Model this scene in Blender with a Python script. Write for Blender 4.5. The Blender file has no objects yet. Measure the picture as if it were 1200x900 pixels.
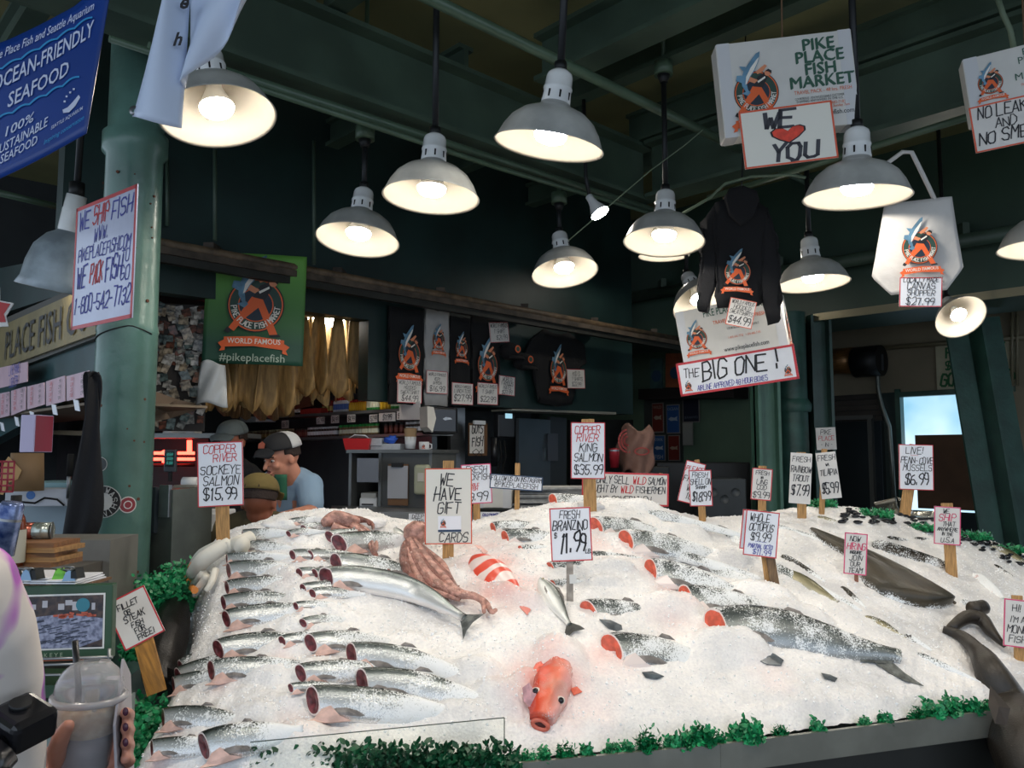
import bpy, bmesh, math, random
from mathutils import Vector, Matrix, noise
from mathutils.bvhtree import BVHTree
random.seed(7)
scene = bpy.context.scene
C = bpy.context.collection
R = math.radians

# ------------------------------------------------------------------ camera, world, exposure
F_PX = 942.0; PITCH = R(5.0); EYE = Vector((0, 0, 1.6))
cam = bpy.data.objects.new('camera', bpy.data.cameras.new('camera'))
C.objects.link(cam)
cam.data.sensor_width = 36.0
cam.data.lens = 36.0 * F_PX / 1200.0
cam.location = EYE
cam.rotation_euler = (R(90) + PITCH, 0, 0)
cam.data.clip_start = 0.02
scene.camera = cam

world = bpy.data.worlds.new('world'); scene.world = world
world.use_nodes = True
wn = world.node_tree
bgn = wn.nodes['Background']
bgn.inputs[0].default_value = (0.72, 0.84, 1.0, 1)
bgn.inputs[1].default_value = 0.74
LAMP_POWER = 56.0
scene.view_settings.view_transform = 'Standard'
scene.view_settings.look = 'None'
scene.view_settings.gamma = 1.0
scene.view_settings.use_curve_mapping = False
scene.view_settings.exposure = 1.0

for lx, ly, le in ((-0.9, 1.2, 26), (0.25, 1.45, 30), (1.45, 1.55, 30), (2.9, 1.9, 22)):      # the nearer lamps of the same row, above the frame
    ld = bpy.data.lights.new('near_row_lamp', 'SPOT'); ld.energy = le * 0.66; ld.spot_size = R(135); ld.spot_blend = 0.6; ld.shadow_soft_size = 0.07; ld.color = (1.0, 0.90, 0.78)
    lo = bpy.data.objects.new('near_row_lamp', ld); C.objects.link(lo); lo.location = (lx, ly, 2.68)

# ------------------------------------------------------------------ view helpers: a photo pixel at a known depth, height or wall gives a world point
def ray(px, py):
    r = (px - 600) / F_PX; v = (450 - py) / F_PX
    c, s = math.cos(PITCH), math.sin(PITCH)
    return Vector((r, c - v * s, s + v * c))
def at_depth(px, py, t):
    return EYE + ray(px, py) * t
def at_z(px, py, z):
    d = ray(px, py); return EYE + d * ((z - EYE.z) / d.z)
def at_y(px, py, y):
    d = ray(px, py); return EYE + d * (y / d.y)
def on_plane(px, py, pt, u):
    n = Vector((u[1], -u[0], 0)); d = ray(px, py)
    t = (Vector((pt[0], pt[1], 0)) - Vector((EYE.x, EYE.y, 0))).dot(n) / d.dot(n)
    return EYE + d * t
def depth_of(p):
    return (p - EYE).dot(Vector((0, math.cos(PITCH), math.sin(PITCH))))
DA = Vector((0.7266, 0.687, 0)); DB = Vector((-0.687, 0.7266, 0))

# ------------------------------------------------------------------ materials
MATS = {}
def mat(name, col, rough=0.6, metal=0.0, var=0.0, vscale=8.0, bump=0.0, bscale=60.0, emit=0.0, col2=None, spec=0.5, trans=0.0, stretch=None):
    if name in MATS: return MATS[name]
    m = bpy.data.materials.new(name); m.use_nodes = True
    nt = m.node_tree; b = nt.nodes['Principled BSDF']
    b.inputs['Base Color'].default_value = (*col, 1)
    b.inputs['Roughness'].default_value = rough
    b.inputs['Metallic'].default_value = metal
    b.inputs['Specular IOR Level'].default_value = spec
    tc = nt.nodes.new('ShaderNodeTexCoord')
    src = tc.outputs['Object']
    if stretch:
        mp = nt.nodes.new('ShaderNodeMapping'); mp.inputs['Scale'].default_value = stretch
        nt.links.new(src, mp.inputs[0]); src = mp.outputs[0]
    if var > 0 or col2:
        n = nt.nodes.new('ShaderNodeTexNoise'); n.inputs['Scale'].default_value = vscale; n.inputs['Detail'].default_value = 5
        nt.links.new(src, n.inputs['Vector'])
        cr = nt.nodes.new('ShaderNodeValToRGB')
        c2 = col2 if col2 else tuple(min(1, c * (1 + var)) for c in col)
        c1 = col if col2 else tuple(c * (1 - var) for c in col)
        cr.color_ramp.elements[0].color = (*c1, 1); cr.color_ramp.elements[1].color = (*c2, 1)
        cr.color_ramp.elements[0].position = 0.38; cr.color_ramp.elements[1].position = 0.64
        nt.links.new(n.outputs[0], cr.inputs[0]); nt.links.new(cr.outputs[0], b.inputs['Base Color'])
    if bump > 0:
        n2 = nt.nodes.new('ShaderNodeTexNoise'); n2.inputs['Scale'].default_value = bscale; n2.inputs['Detail'].default_value = 4
        nt.links.new(src, n2.inputs['Vector'])
        bp = nt.nodes.new('ShaderNodeBump'); bp.inputs['Strength'].default_value = bump; bp.inputs['Distance'].default_value = 0.01
        nt.links.new(n2.outputs[0], bp.inputs['Height']); nt.links.new(bp.outputs[0], b.inputs['Normal'])
    if emit > 0:
        b.inputs['Emission Color'].default_value = (*col, 1); b.inputs['Emission Strength'].default_value = emit
    if trans > 0:
        b.inputs['Transmission Weight'].default_value = trans
    MATS[name] = m
    return m
def srgb(h):
    h = h.lstrip('#'); o = []
    for i in (0, 2, 4):
        c = int(h[i:i+2], 16) / 255.0
        o.append(c / 12.92 if c <= 0.04045 else ((c + 0.055) / 1.055) ** 2.4)
    return tuple(o)

# ------------------------------------------------------------------ mesh builder
class MB:
    def __init__(s): s.v = []; s.f = []; s.m = []; s.sm = []
    def add(s, vs, fs, mi=0, smooth=False):
        o = len(s.v); s.v += [tuple(v) for v in vs]
        for f in fs: s.f.append(tuple(i + o for i in f)); s.m.append(mi); s.sm.append(smooth)
        return s
    def box(s, c, d, mi=0, rot=None):
        c = Vector(c); hx, hy, hz = d[0] / 2, d[1] / 2, d[2] / 2
        vs = [Vector((x, y, z)) for z in (-hz, hz) for y in (-hy, hy) for x in (-hx, hx)]
        if rot: vs = [rot @ v for v in vs]
        return s.add([v + c for v in vs], [(0,2,3,1),(4,5,7,6),(0,1,5,4),(2,6,7,3),(0,4,6,2),(1,3,7,5)], mi)
    def beam(s, a, b, w, h, mi=0, up=(0, 0, 1)):
        a, b = Vector(a), Vector(b); x = (b - a); L = x.length; x.normalize()
        y = Vector(up).cross(x)
        if y.length < 1e-4: y = Vector((0, 1, 0)).cross(x)
        y.normalize(); z = x.cross(y)
        return s.box((a + b) / 2, (L, w, h), mi, Matrix((x, y, z)).transposed())
    def tube(s, pts, r, n=10, mi=0, caps=True):
        pts = [Vector(p) for p in pts]; rs = r if isinstance(r, (list, tuple)) else [r] * len(pts)
        vs = []; prev = None
        for i, p in enumerate(pts):
            t = (pts[min(i + 1, len(pts) - 1)] - pts[max(i - 1, 0)]).normalized()
            a = prev if prev is not None else (Vector((0, 0, 1)) if abs(t.z) < 0.9 else Vector((1, 0, 0)))
            y = (a - t * a.dot(t))
            if y.length < 1e-5: y = t.orthogonal()
            y.normalize(); z = t.cross(y); prev = y
            for k in range(n):
                q = 2 * math.pi * k / n
                vs.append(p + (y * math.cos(q) + z * math.sin(q)) * rs[i])
        fs = [(i * n + k, i * n + (k + 1) % n, (i + 1) * n + (k + 1) % n, (i + 1) * n + k) for i in range(len(pts) - 1) for k in range(n)]
        s.add(vs, fs, mi, True)
        if caps:
            o = len(s.v) - len(vs)
            s.f.append(tuple(o + k for k in reversed(range(n)))); s.m.append(mi); s.sm.append(False)
            s.f.append(tuple(o + (len(pts) - 1) * n + k for k in range(n))); s.m.append(mi); s.sm.append(False)
        return s
    def lathe(s, prof, n=24, mi=0, origin=(0, 0, 0), mis=None, rot=None):
        O = Vector(origin); vs = []
        for (r, z) in prof:
            for k in range(n):
                q = 2 * math.pi * k / n; p = Vector((r * math.cos(q), r * math.sin(q), z))
                vs.append((rot @ p if rot else p) + O)
        for i in range(len(prof) - 1):
            pass
        o = len(s.v); s.v += [tuple(v) for v in vs]
        for i in range(len(prof) - 1):
            for k in range(n):
                s.f.append((o + i * n + k, o + i * n + (k + 1) % n, o + (i + 1) * n + (k + 1) % n, o + (i + 1) * n + k))
                s.m.append(mis[i] if mis else mi); s.sm.append(True)
        return s
    def poly(s, pts, y=0.0, mi=0):
        return s.add([(p[0], y, p[1]) for p in pts], [tuple(range(len(pts)))], mi)
    def prism(s, pts, y0, y1, mi=0):
        n = len(pts)
        vs = [(p[0], y0, p[1]) for p in pts] + [(p[0], y1, p[1]) for p in pts]
        fs = [tuple(range(n)), tuple(reversed(range(n, 2 * n)))] + [(i, i + n, (i + 1) % n + n, (i + 1) % n) for i in range(n)]
        return s.add(vs, fs, mi)
    def grid(s, fn, nu, nv, mi=0, smooth=True):
        vs = [fn(i / nu, j / nv) for j in range(nv + 1) for i in range(nu + 1)]
        fs = [(j * (nu + 1) + i, j * (nu + 1) + i + 1, (j + 1) * (nu + 1) + i + 1, (j + 1) * (nu + 1) + i) for j in range(nv) for i in range(nu)]
        return s.add(vs, fs, mi, smooth)
    def stroke(s, pts, w, y=0.0, mi=0):
        for a, b in zip(pts[:-1], pts[1:]):
            dx, dz = b[0] - a[0], b[1] - a[1]; L = math.hypot(dx, dz)
            if L < 1e-6: continue
            ux, uz = dx / L, dz / L; e = w * 0.35
            ax, az = a[0] - ux * e, a[1] - uz * e; bx, bz = b[0] + ux * e, b[1] + uz * e
            nx, nz = -uz * w / 2, ux * w / 2
            s.add([(ax - nx, y, az - nz), (bx - nx, y, bz - nz), (bx + nx, y, bz + nz), (ax + nx, y, az + nz)], [(0, 1, 2, 3)], mi)
        return s
    def build(s, name, mats, parent=None, M=None):
        me = bpy.data.meshes.new(name); me.from_pydata(s.v, [], s.f)
        if not isinstance(mats, (list, tuple)): mats = [mats]
        for m in mats: me.materials.append(m)
        me.polygons.foreach_set('material_index', s.m); me.polygons.foreach_set('use_smooth', s.sm)
        me.update()
        o = bpy.data.objects.new(name, me); C.objects.link(o)
        if parent: o.parent = parent
        if M is not None: o.matrix_local = M
        return o
def thicken(o, t, off=0):
    m = o.modifiers.new('solid', 'SOLIDIFY'); m.thickness = t; m.offset = off
    return o
def bevel(o, w, seg=2):
    m = o.modifiers.new('bev', 'BEVEL'); m.width = w; m.segments = seg; m.limit_method = 'ANGLE'
    return o
def tag(o, label, cat, group=None, kind=None):
    if label: o['label'] = label
    if cat: o['category'] = cat
    if group: o['group'] = group
    if kind: o['kind'] = kind
    return o
def empty(name, loc=(0, 0, 0), M=None):
    o = bpy.data.objects.new(name, None); C.objects.link(o); o.empty_display_size = 0.05
    if M is not None: o.matrix_local = M
    else: o.location = loc
    return o
def struct(o, label=None):
    o['kind'] = 'structure'
    if label: o['label'] = label
    return o
def copy_tree(o, parent=None, M=None):
    c = o.copy(); C.objects.link(c); c.parent = parent
    if M is not None: c.matrix_local = M
    for ch in list(o.children): copy_tree(ch, c)
    return c
def frame(loc, yaw=0, pitch=0, roll=0):
    return Matrix.Translation(loc) @ Matrix.Rotation(yaw, 4, 'Z') @ Matrix.Rotation(pitch, 4, 'X') @ Matrix.Rotation(roll, 4, 'Y')
YAW_A = math.atan2(DA.y, DA.x)              # a board lying along DA, seen from the room
YAW_B = math.atan2(-DB.y, -DB.x)            # a board lying along DB (its right end nearer)
NUM = ['first','second','third','fourth','fifth','sixth','seventh','eighth','ninth','tenth','eleventh','twelfth','thirteenth','fourteenth','fifteenth','sixteenth','seventeenth','eighteenth','nineteenth','twentieth','twenty-first','twenty-second','twenty-third','twenty-fourth']

# ------------------------------------------------------------------ marker handwriting (strokes) and printed type
GL = {'A':'002640 1232','B':'00063645443303 3342413000','C':'4536160501103041','D':'00062644422000','E':'40000646 0333','F':'000646 0333',
'G':'45361605011030414323','H':'0006 4046 0343','I':'2026','J':'0110304146','K':'0006 4603 1440','L':'060040','M':'0006234640','N':'00064046',
'O':'103041453616050110','P':'00063645443303','Q':'103041453616050110 2240','R':'00063645443303 2340','S':'453616050413334241301001','T':'0646 2620',
'U':'060110304146','V':'062046','W':'0610243046','X':'0046 0640','Y':'062346 2320','Z':'06460040','0':'103041453616050110','1':'152620',
'2':'05163645430040','3':'05163645443313 334241301001','4':'30360242','5':'460603334241301001','6':'36150301103041423303','7':'064620',
'8':'13040516364544331302011030414233','9':'304245361605041343','$':'453616050413334241301001 2026','.':'2021','-':'1333',"'":'2625','!':'2622 2120',
'@':'3413223334 4536160501103040',',':'2110','/':'0046',':':'2425 2221','#':'1016 3036 0242 0444','%':'0046 0616 3040','&':'40051636350201103042','i':'2024 2526','|':'2026'}
def adv_of(c): return 0.45 if c == ' ' else 0.34 if c in "I.'!i,:|" else 0.6 if c == '1' else 0.86
def text_w(t, h, ws=1.0):
    return sum(adv_of(c) * h * 0.8 * ws for c in t)
def write(mb, t, x, z, h, w=None, mi=0, y=0.0, wmax=None, jit=0.35, slant=0.12, align='c', lw=None, rise=0.0, rs=None):
    """strokes of one line of marker writing; x is the centre (or left edge), z the base line"""
    rs = rs or random
    ws = 1.0
    W = text_w(t, h)
    if wmax and W > wmax: ws = wmax / W; W = wmax
    cx = x - W / 2 if align == 'c' else x
    lw = lw or h * 0.11
    for c in t:
        adv = adv_of(c) * h * 0.8 * ws
        if c != ' ':
            g = GL.get(c, GL.get(c.upper(), '0006464000'))
            gw = adv * 0.78; narrow = c in "I.'!i,:|"; j = 0.1 if c in '.,:' else jit
            hh = h * (1 + rs.uniform(-0.08, 0.08)); dz = rs.uniform(-0.04, 0.04) * h; sl = slant + rs.uniform(-0.08, 0.08)
            for st in g.split():
                pts = []
                for k in range(0, len(st) - 1, 2):
                    gx, gy = int(st[k]) + rs.uniform(-j, j), int(st[k + 1]) + rs.uniform(-j, j)
                    fx = (gx - 2) / 4 * (gw * 2.2 if narrow else gw) + adv / 2
                    fz = gy / 6 * hh
                    X = cx + fx + sl * fz
                    pts.append((X, z + fz + dz + (X - x) * rise))
                mb.stroke(pts, lw, y, mi)
        cx += adv
    return mb
def font_mesh(t, size, w=None, bold=0.0, shear=0.0, align='CENTER', spacing=1.0):
    cu = bpy.data.curves.new('print', 'FONT'); cu.body = t; cu.size = size; cu.align_x = align; cu.offset = bold; cu.shear = shear
    cu.space_character = spacing; cu.resolution_u = 2
    o = bpy.data.objects.new('print', cu); C.objects.link(o)
    dg = bpy.context.evaluated_depsgraph_get(); dg.update()
    me = bpy.data.meshes.new_from_object(o.evaluated_get(dg))
    vs = [v.co.copy() for v in me.vertices]; fs = [tuple(p.vertices) for p in me.polygons]
    bpy.data.objects.remove(o); bpy.data.meshes.remove(me); bpy.data.curves.remove(cu)
    return vs, fs
def printed(mb, t, x, z, size, mi=0, y=0.0, wmax=None, bold=0.0, shear=0.0, align='CENTER', rise=0.0, spacing=1.0):
    vs, fs = font_mesh(t, size, bold=bold * size, shear=shear, align=align, spacing=spacing)
    if not vs: return mb
    W = max(v.x for v in vs) - min(v.x for v in vs); k = 1.0
    if wmax and W > wmax: k = wmax / W
    return mb.add([(x + v.x * k, y, z + v.y + v.x * k * rise) for v in vs], fs, mi)

INK = mat('marker_black', (0.012, 0.012, 0.016), 0.5)
INK_RED = mat('marker_red', srgb('c8242c'), 0.5)
INK_BLUE = mat('marker_blue', srgb('28309a'), 0.5)
CARD = mat('laminated_card', srgb('e6e8ee'), 0.28, var=0.03, vscale=12)
CARD_OLD = mat('old_white_card', srgb('dcd8d2'), 0.35, var=0.05, vscale=9)
WOODST = mat('pale_stake_wood', srgb('b48a56'), 0.7, var=0.25, vscale=30, stretch=(6, 6, 0.6))
GREEN_P = mat('painted_green_steel', srgb('27483f'), 0.38, var=0.25, vscale=5, bump=0.15, bscale=40)
GREEN_D = mat('dark_green_beam_paint', srgb('3e5043'), 0.5, var=0.2, vscale=3, bump=0.1, bscale=30)
STEEL = mat('brushed_steel', srgb('8d9092'), 0.35, 0.85, var=0.1, vscale=3, stretch=(1, 1, 8))
DARKM = mat('dark_metal', srgb('2a2b2c'), 0.5, 0.6)
BLACK = mat('black_fabric', (0.008, 0.008, 0.010), 0.9, bump=0.3, bscale=50)
WHITE = mat('white_plastic', srgb('d8dadb'), 0.4)

# ------------------------------------------------------------------ the round emblem: fishmonger in orange overalls throwing a fish
LOGO = [mat('emblem_orange', srgb('e2622a'), 0.5), mat('emblem_green', srgb('27463b'), 0.5), mat('emblem_navy', srgb('1a2a3a'), 0.5),
        mat('emblem_white', srgb('e8e4da'), 0.5), mat('emblem_fish_blue', srgb('5d86a0'), 0.45, var=0.3, vscale=14), mat('emblem_black', (0.01, 0.01, 0.012), 0.5), mat('emblem_skin', srgb('d98a62'), 0.5)]
def arc(cx, cz, r, a0, a1, n): return [(cx + r * math.cos(R(a0 + (a1 - a0) * i / n)), cz + r * math.sin(R(a0 + (a1 - a0) * i / n))) for i in range(n + 1)]
def emblem(mb, cx, cz, s, y=0.0, m0=0, text=True, banner='WORLD FAMOUS', mono=False):
    """s is the ring's radius; materials m0.. follow LOGO"""
    e = -0.0004 - s * 0.002
    def P(pts): return [(cx + a * s, cz + b * s) for a, b in pts]
    O, G, N, W_, F, K, S = [m0 + i for i in range(7)]
    mb.poly(arc(cx, cz, s, 0, 350, 35), y, K)
    mb.poly(arc(cx, cz, s * 0.96, 0, 350, 35), y + e, O)
    mb.poly(arc(cx, cz, s * 0.91, 0, 350, 35), y + 2 * e, G)
    mb.poly(arc(cx, cz, s * 0.62, 0, 350, 30), y + 3 * e, O)
    mb.poly(arc(cx, cz, s * 0.58, 0, 350, 30), y + 4 * e, N)
    # legs, boots, shirt, arms, head
    mb.poly(P([(-0.15, 0.30), (0.22, 0.26), (0.18, -0.02), (-0.36, -0.50), (-0.72, -0.98), (-0.92, -0.86), (-0.56, -0.36)]), y + 6 * e, O)
    mb.poly(P([(0.22, 0.26), (0.80, -1.05), (0.52, -1.08), (0.08, -0.05), (-0.02, 0.2)]), y + 6.2 * e, O)
    mb.poly(P([(-0.95, -0.82), (-0.78, -0.95), (-0.92, -1.06), (-1.06, -0.98)]), y + 6.4 * e, K)
    mb.poly(P([(0.85, -1.05), (0.52, -1.08), (0.56, -1.16), (0.92, -1.14)]), y + 6.4 * e, K)
    mb.poly(P([(-0.1, 0.28), (0.3, 0.2), (0.55, 0.62), (0.42, 0.86), (0.12, 0.72)]), y + 6.6 * e, K)
    mb.poly(P([(0.12, 0.42), (0.46, 0.62), (0.44, 0.70), (0.08, 0.50)]), y + 7 * e, W_)
    mb.poly(P([(-0.05, 0.42), (0.12, 0.55), (-0.42, 0.86), (-0.48, 0.80), (-0.3, 0.55)]), y + 7.2 * e, S)
    mb.poly(P([(0.05, 0.95), (0.48, 1.24), (0.58, 1.16), (0.36, 0.92), (0.12, 0.82)]), y + 7.2 * e, S)
    mb.poly(arc(cx + 0.58 * s, cz + 0.84 * s, 0.15 * s, 0, 340, 12), y + 7.4 * e, S)
    mb.poly(P([(0.46, 0.92), (0.62, 1.02), (0.76, 0.92), (0.74, 0.78), (0.60, 0.90)]), y + 7.6 * e, K)
    if text:
        t = 'PIKE PLACE FISH MARKET'; n = len(t)
        for i, c in enumerate(t):
            if c == ' ': continue
            a = R(188 + (352 - 188) * i / (n - 1)); gx = cx + math.cos(a) * s * 0.86; gz = cz + math.sin(a) * s * 0.86
            th = a + math.pi / 2
            for st in GL[c].split():
                pts = []
                for k in range(0, len(st) - 1, 2):
                    lx = (int(st[k]) - 2) / 4 * s * 0.095; lz = int(st[k + 1]) / 6 * s * 0.19
                    pts.append((gx + lx * math.cos(th) - lz * math.sin(th), gz + lx * math.sin(th) + lz * math.cos(th)))
                mb.stroke(pts, s * 0.032, y + 7.8 * e, W_)
    # fish, head up
    mb.poly(P([(-0.46, 0.05), (-0.62, 0.35), (-0.62, 0.70), (-0.46, 1.08), (-0.16, 1.45), (0.14, 1.78), (0.32, 1.86), (0.28, 1.62), (0.20, 1.36), (0.02, 1.02), (-0.22, 0.72), (-0.40, 0.42), (-0.36, 0.10)]), y + 8 * e, F)
    mb.poly(P([(-0.46, 0.40), (-0.40, 0.75), (-0.16, 1.15), (0.16, 1.52), (0.26, 1.60), (0.16, 1.34), (-0.02, 1.03), (-0.24, 0.74), (-0.40, 0.44)]), y + 8.4 * e, W_)
    mb.poly(P([(-0.62, 0.5), (-0.86, 0.62), (-0.80, 0.86), (-0.58, 0.85)]), y + 8.2 * e, F)
    mb.poly(P([(-0.5, 1.02), (-0.66, 1.28), (-0.36, 1.22)]), y + 8.2 * e, F)
    mb.poly(P([(-0.46, 0.08), (-0.66, 0.02), (-0.40, -0.12), (-0.26, 0.02), (-0.34, 0.12)]), y + 8.6 * e, F)
    if banner:
        mb.poly(P([(-1.25, -1.42), (-1.0, -1.28), (-1.0, -1.68), (-1.2, -1.72), (-1.12, -1.58)]), y + 6 * e, O)
        mb.poly(P([(1.25, -1.50), (1.0, -1.36), (1.0, -1.74), (1.2, -1.80), (1.12, -1.64)]), y + 6 * e, O)
        mb.poly(P([(-1.05, -1.2), (0, -1.14), (1.05, -1.26), (1.05, -1.62), (0, -1.50), (-1.05, -1.56)]), y + 7 * e, O)
        if text: printed(mb, banner, cx, cz - 1.42 * s, s * 0.27, W_, y + 8 * e, wmax=s * 1.85, bold=0.01)
    return mb
# ================================================================== STRUCTURE
NA = Vector((0.687, -0.7266, 0)); NB = Vector((-0.7266, -0.687, 0))     # normals of the two wall directions, towards the room
W0 = Vector((0, 6.5, 0))          # header wall with the shirts, along DA
P0 = Vector((3.98, 7.5, 0))       # far wall with the window, along DB
H0 = at_y(1000, 368, 6.6)         # deep green girder over the right side, along DB
def Wp(px, py, off=0.0): return on_plane(px, py, W0 + NA * off, DA)
def Pp(px, py, off=0.0): return on_plane(px, py, P0 + NB * off, DB)
CEIL = 4.05
def wall_slab(name, a, b, z0, z1, th, m, n, label=None):
    """a slab whose visible face runs a-b; thickness goes away from the room (against n)"""
    mb = MB(); a = Vector((a[0], a[1], 0)); b = Vector((b[0], b[1], 0)); k = -n * th
    vs = [a, b, b + k, a + k]
    mb.add([(v.x, v.y, z0) for v in vs] + [(v.x, v.y, z1) for v in vs], [(0,1,2,3),(4,7,6,5),(0,4,5,1),(1,5,6,2),(2,6,7,3),(3,7,4,0)])
    return struct(mb.build(name, m), label)
fl = MB().box((0.5, 4.0, -0.05), (16, 18, 0.1)).build('floor', mat('wet_concrete_floor', srgb('3a3a38'), 0.35, var=0.3, vscale=2, bump=0.1))
struct(fl)
OLIVE = mat('olive_ceiling_boards', srgb('84835a'), 0.6, var=0.12, vscale=2.0, bump=0.05)
cb = MB().box((0.5, 4.6, CEIL + 0.05), (17, 14, 0.1)).build('ceiling', OLIVE); struct(cb, 'dark olive painted ceiling above the green girders')
TEAL = mat('dark_teal_wall_paint', srgb('1b3230'), 0.5, var=0.25, vscale=2.5, bump=0.05)
PALEG = mat('pale_green_wall', srgb('5c7460'), 0.7, var=0.12, vscale=2)
BEIGE = mat('beige_upper_wall', srgb('7d7460'), 0.7, var=0.12, vscale=2)
# header wall along DA: high part to the left, lower part with the shirts
wl = Wp(60, 500); wm = Wp(430, 500); wr = Wp(742, 500)
z_hi = Wp(300, 357).z; z_lo = Wp(600, 478).z
wall_slab('wall_back', wm, wr, z_lo, CEIL, 0.12, TEAL, NA, 'dark teal header wall carrying the shirts')
wall_slab('wall_back_left', wl, wm, z_hi, CEIL, 0.12, TEAL, NA, 'dark teal header wall over the opening behind the green banner')
# room behind the header
b0 = wr - NA * 3.2 + DA * 2.5; b1 = wl - NA * 3.4
wall_slab('wall_rear', b1 - DA * 1.5, b0 + DA * 0.5, 0, CEIL, 0.1, mat('dim_back_room_wall', srgb('34383a'), 0.7, var=0.2, vscale=1.5), NA)
# far wall along DB, seen right of the header wall
pa = Pp(742, 500); pb = Pp(1320, 500)
zwin_t = Pp(1100, 457).z; zwin_b = Pp(1100, 620).z
ga = pa + DB * 2.2
col_end = Pp(968, 500)
wall_slab('wall_far_left', ga, col_end, 0, CEIL, 0.1, PALEG, NB, 'pale green wall beyond the header wall')
zsh = Pp(1000, 424).z
x_sh0, x_sh1 = Pp(968, 500), Pp(1036, 500); x_w0, x_w1 = Pp(1053, 500), Pp(1187, 500)
wall_slab('wall_far_top', col_end, pb, zwin_t, CEIL, 0.1, BEIGE, NB, 'beige wall over the shutter and the window')
wall_slab('wall_far_pier', x_sh1, x_w0, 0, zwin_t, 0.1, mat('dark_pier', srgb('20302f'), 0.6), NB)
wall_slab('wall_far_right', x_w1, pb, 0, zwin_t, 0.1, BEIGE, NB)
wall_slab('wall_far_sill', x_w0, x_w1, 0, 0.9, 0.1, mat('dark_lower_wall', srgb('1d2321'), 0.7), NB)
wall_slab('wall_outer', Pp(900, 500, -1.6), Pp(1400, 500, -1.6), 0, CEIL, 0.1, mat('dark_outer_wall', srgb('14181a'), 0.8), NB)
# side and rear closures well outside the view keep the hall dim, the street side stays open
wall_slab('wall_right', (7.6, 4.6), (7.6, -1.5), 0, CEIL, 0.1, TEAL, Vector((-1, 0, 0)))
# window: frame, frosted pane, cardboard
wz = lambda px, py, off=0.0: Pp(px, py, off)
def p_board(mb, x0, y0, x1, y1, off, th, mi=0):
    a = Pp(x0, (y0 + y1) / 2, off); b = Pp(x1, (y0 + y1) / 2, off); xm = (x0 + x1) / 2
    z1 = Pp(xm, y0, off).z; z0 = Pp(xm, y1, off).z; k = -NB * th
    vs = [a, b, b + k, a + k]
    return mb.add([(v.x, v.y, z0) for v in vs] + [(v.x, v.y, z1) for v in vs], [(0,1,2,3),(4,7,6,5),(0,4,5,1),(1,5,6,2),(2,6,7,3),(3,7,4,0)], mi)
wroot = struct(empty('window_1'), 'frosted window glowing pale blue behind the diagonal green brace')
glow = bpy.data.materials.new('frosted_daylight_pane'); glow.use_nodes = True
nt = glow.node_tree; bb = nt.nodes['Principled BSDF']; bb.inputs['Roughness'].default_value = 0.4
tc = nt.nodes.new('ShaderNodeTexCoord'); nz = nt.nodes.new('ShaderNodeTexNoise'); nz.inputs['Scale'].default_value = 1.6; nz.inputs['Detail'].default_value = 3
cr = nt.nodes.new('ShaderNodeValToRGB'); cr.color_ramp.elements[0].color = (*srgb('5d9cb8'), 1); cr.color_ramp.elements[1].color = (*srgb('dff2ff'), 1)
cr.color_ramp.elements[0].position = 0.35; cr.color_ramp.elements[1].position = 0.9
nt.links.new(tc.outputs['Object'], nz.inputs['Vector']); nt.links.new(nz.outputs[0], cr.inputs[0]); nt.links.new(cr.outputs[0], bb.inputs['Emission Color']); bb.inputs['Emission Strength'].default_value = 0.8
bb.inputs['Base Color'].default_value = (0.3, 0.4, 0.45, 1)
p_board(MB(), 1056, 461, 1185, 600, -0.06, 0.02).build('pane', glow, wroot)
fm = MB()
for q in ((1051, 456, 1057, 600), (1183, 456, 1189, 600), (1051, 456, 1189, 462)): p_board(fm, *q, 0.03, 0.1)
fm.build('window_frame', GREEN_P, wroot)
cbd = p_board(MB(), 1074, 509, 1186, 598, -0.02, 0.015).build('cardboard_screen', mat('brown_cardboard', srgb('4f3826'), 0.8, var=0.2, vscale=3))
tag(cbd, 'brown cardboard sheet covering the lower part of the frosted window', 'cardboard')
# roll shutter, coil and opening behind
sh = struct(empty('door_1'), 'dark roller shutter doorway right of the green columns')
for k in range(9):
    p_board(MB(), 969, 437 + k * 6.4, 1034, 442.6 + k * 6.4, -0.02 - 0.012 * (k % 2), 0.03).build('slat', mat('dark_shutter_slat', srgb('2c2723'), 0.5, var=0.2), sh)
p_board(MB(), 966, 424, 970, 600, 0.04, 0.1).build('shutter_rail', mat('grey_rail', srgb('4a4c4a'), 0.5), sh)
p_board(MB(), 1018, 490, 1023, 600, 0.04, 0.06).build('shutter_rail', MATS['grey_rail'], sh)
p_board(MB(), 969, 487, 1023, 492, 0.03, 0.06).build('bottom_bar', MATS['grey_rail'], sh)
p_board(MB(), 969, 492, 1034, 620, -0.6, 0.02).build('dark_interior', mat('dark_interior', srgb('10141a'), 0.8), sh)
c0, c1 = Pp(970, 424, 0.1), Pp(1004, 422, 0.1)
coil = MB().tube([c0, c1], 0.13, 20).build('shutter_coil', mat('bronze_shutter_coil', srgb('8a6238'), 0.35, 0.5, var=0.3, vscale=12, stretch=(1, 1, 12)), sh)
mo = tag(empty('shutter_motor'), 'black shutter motor with a conduit curving down beside the window', 'motor')
mp_ = Pp(1014, 424, 0.15)
MB().tube([mp_ - DB * 0.10 - DB * -0.2, mp_ - DB * 0.16], [0.15, 0.15], 18).build('motor_housing', DARKM, mo)
MB().box(mp_ + Vector((0.04, -0.05, -0.02)), (0.16, 0.16, 0.16)).build('gearbox', DARKM, mo)
cp = [Pp(x, y, 0.14) for x, y in ((1016, 414), (1024, 418), (1028, 430), (1029, 455), (1034, 478), (1042, 500), (1045, 540), (1048, 592))]
MB().tube(cp, 0.022, 8).build('conduit', mat('galvanised_conduit', srgb('707570'), 0.4, 0.7), mo)

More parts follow.
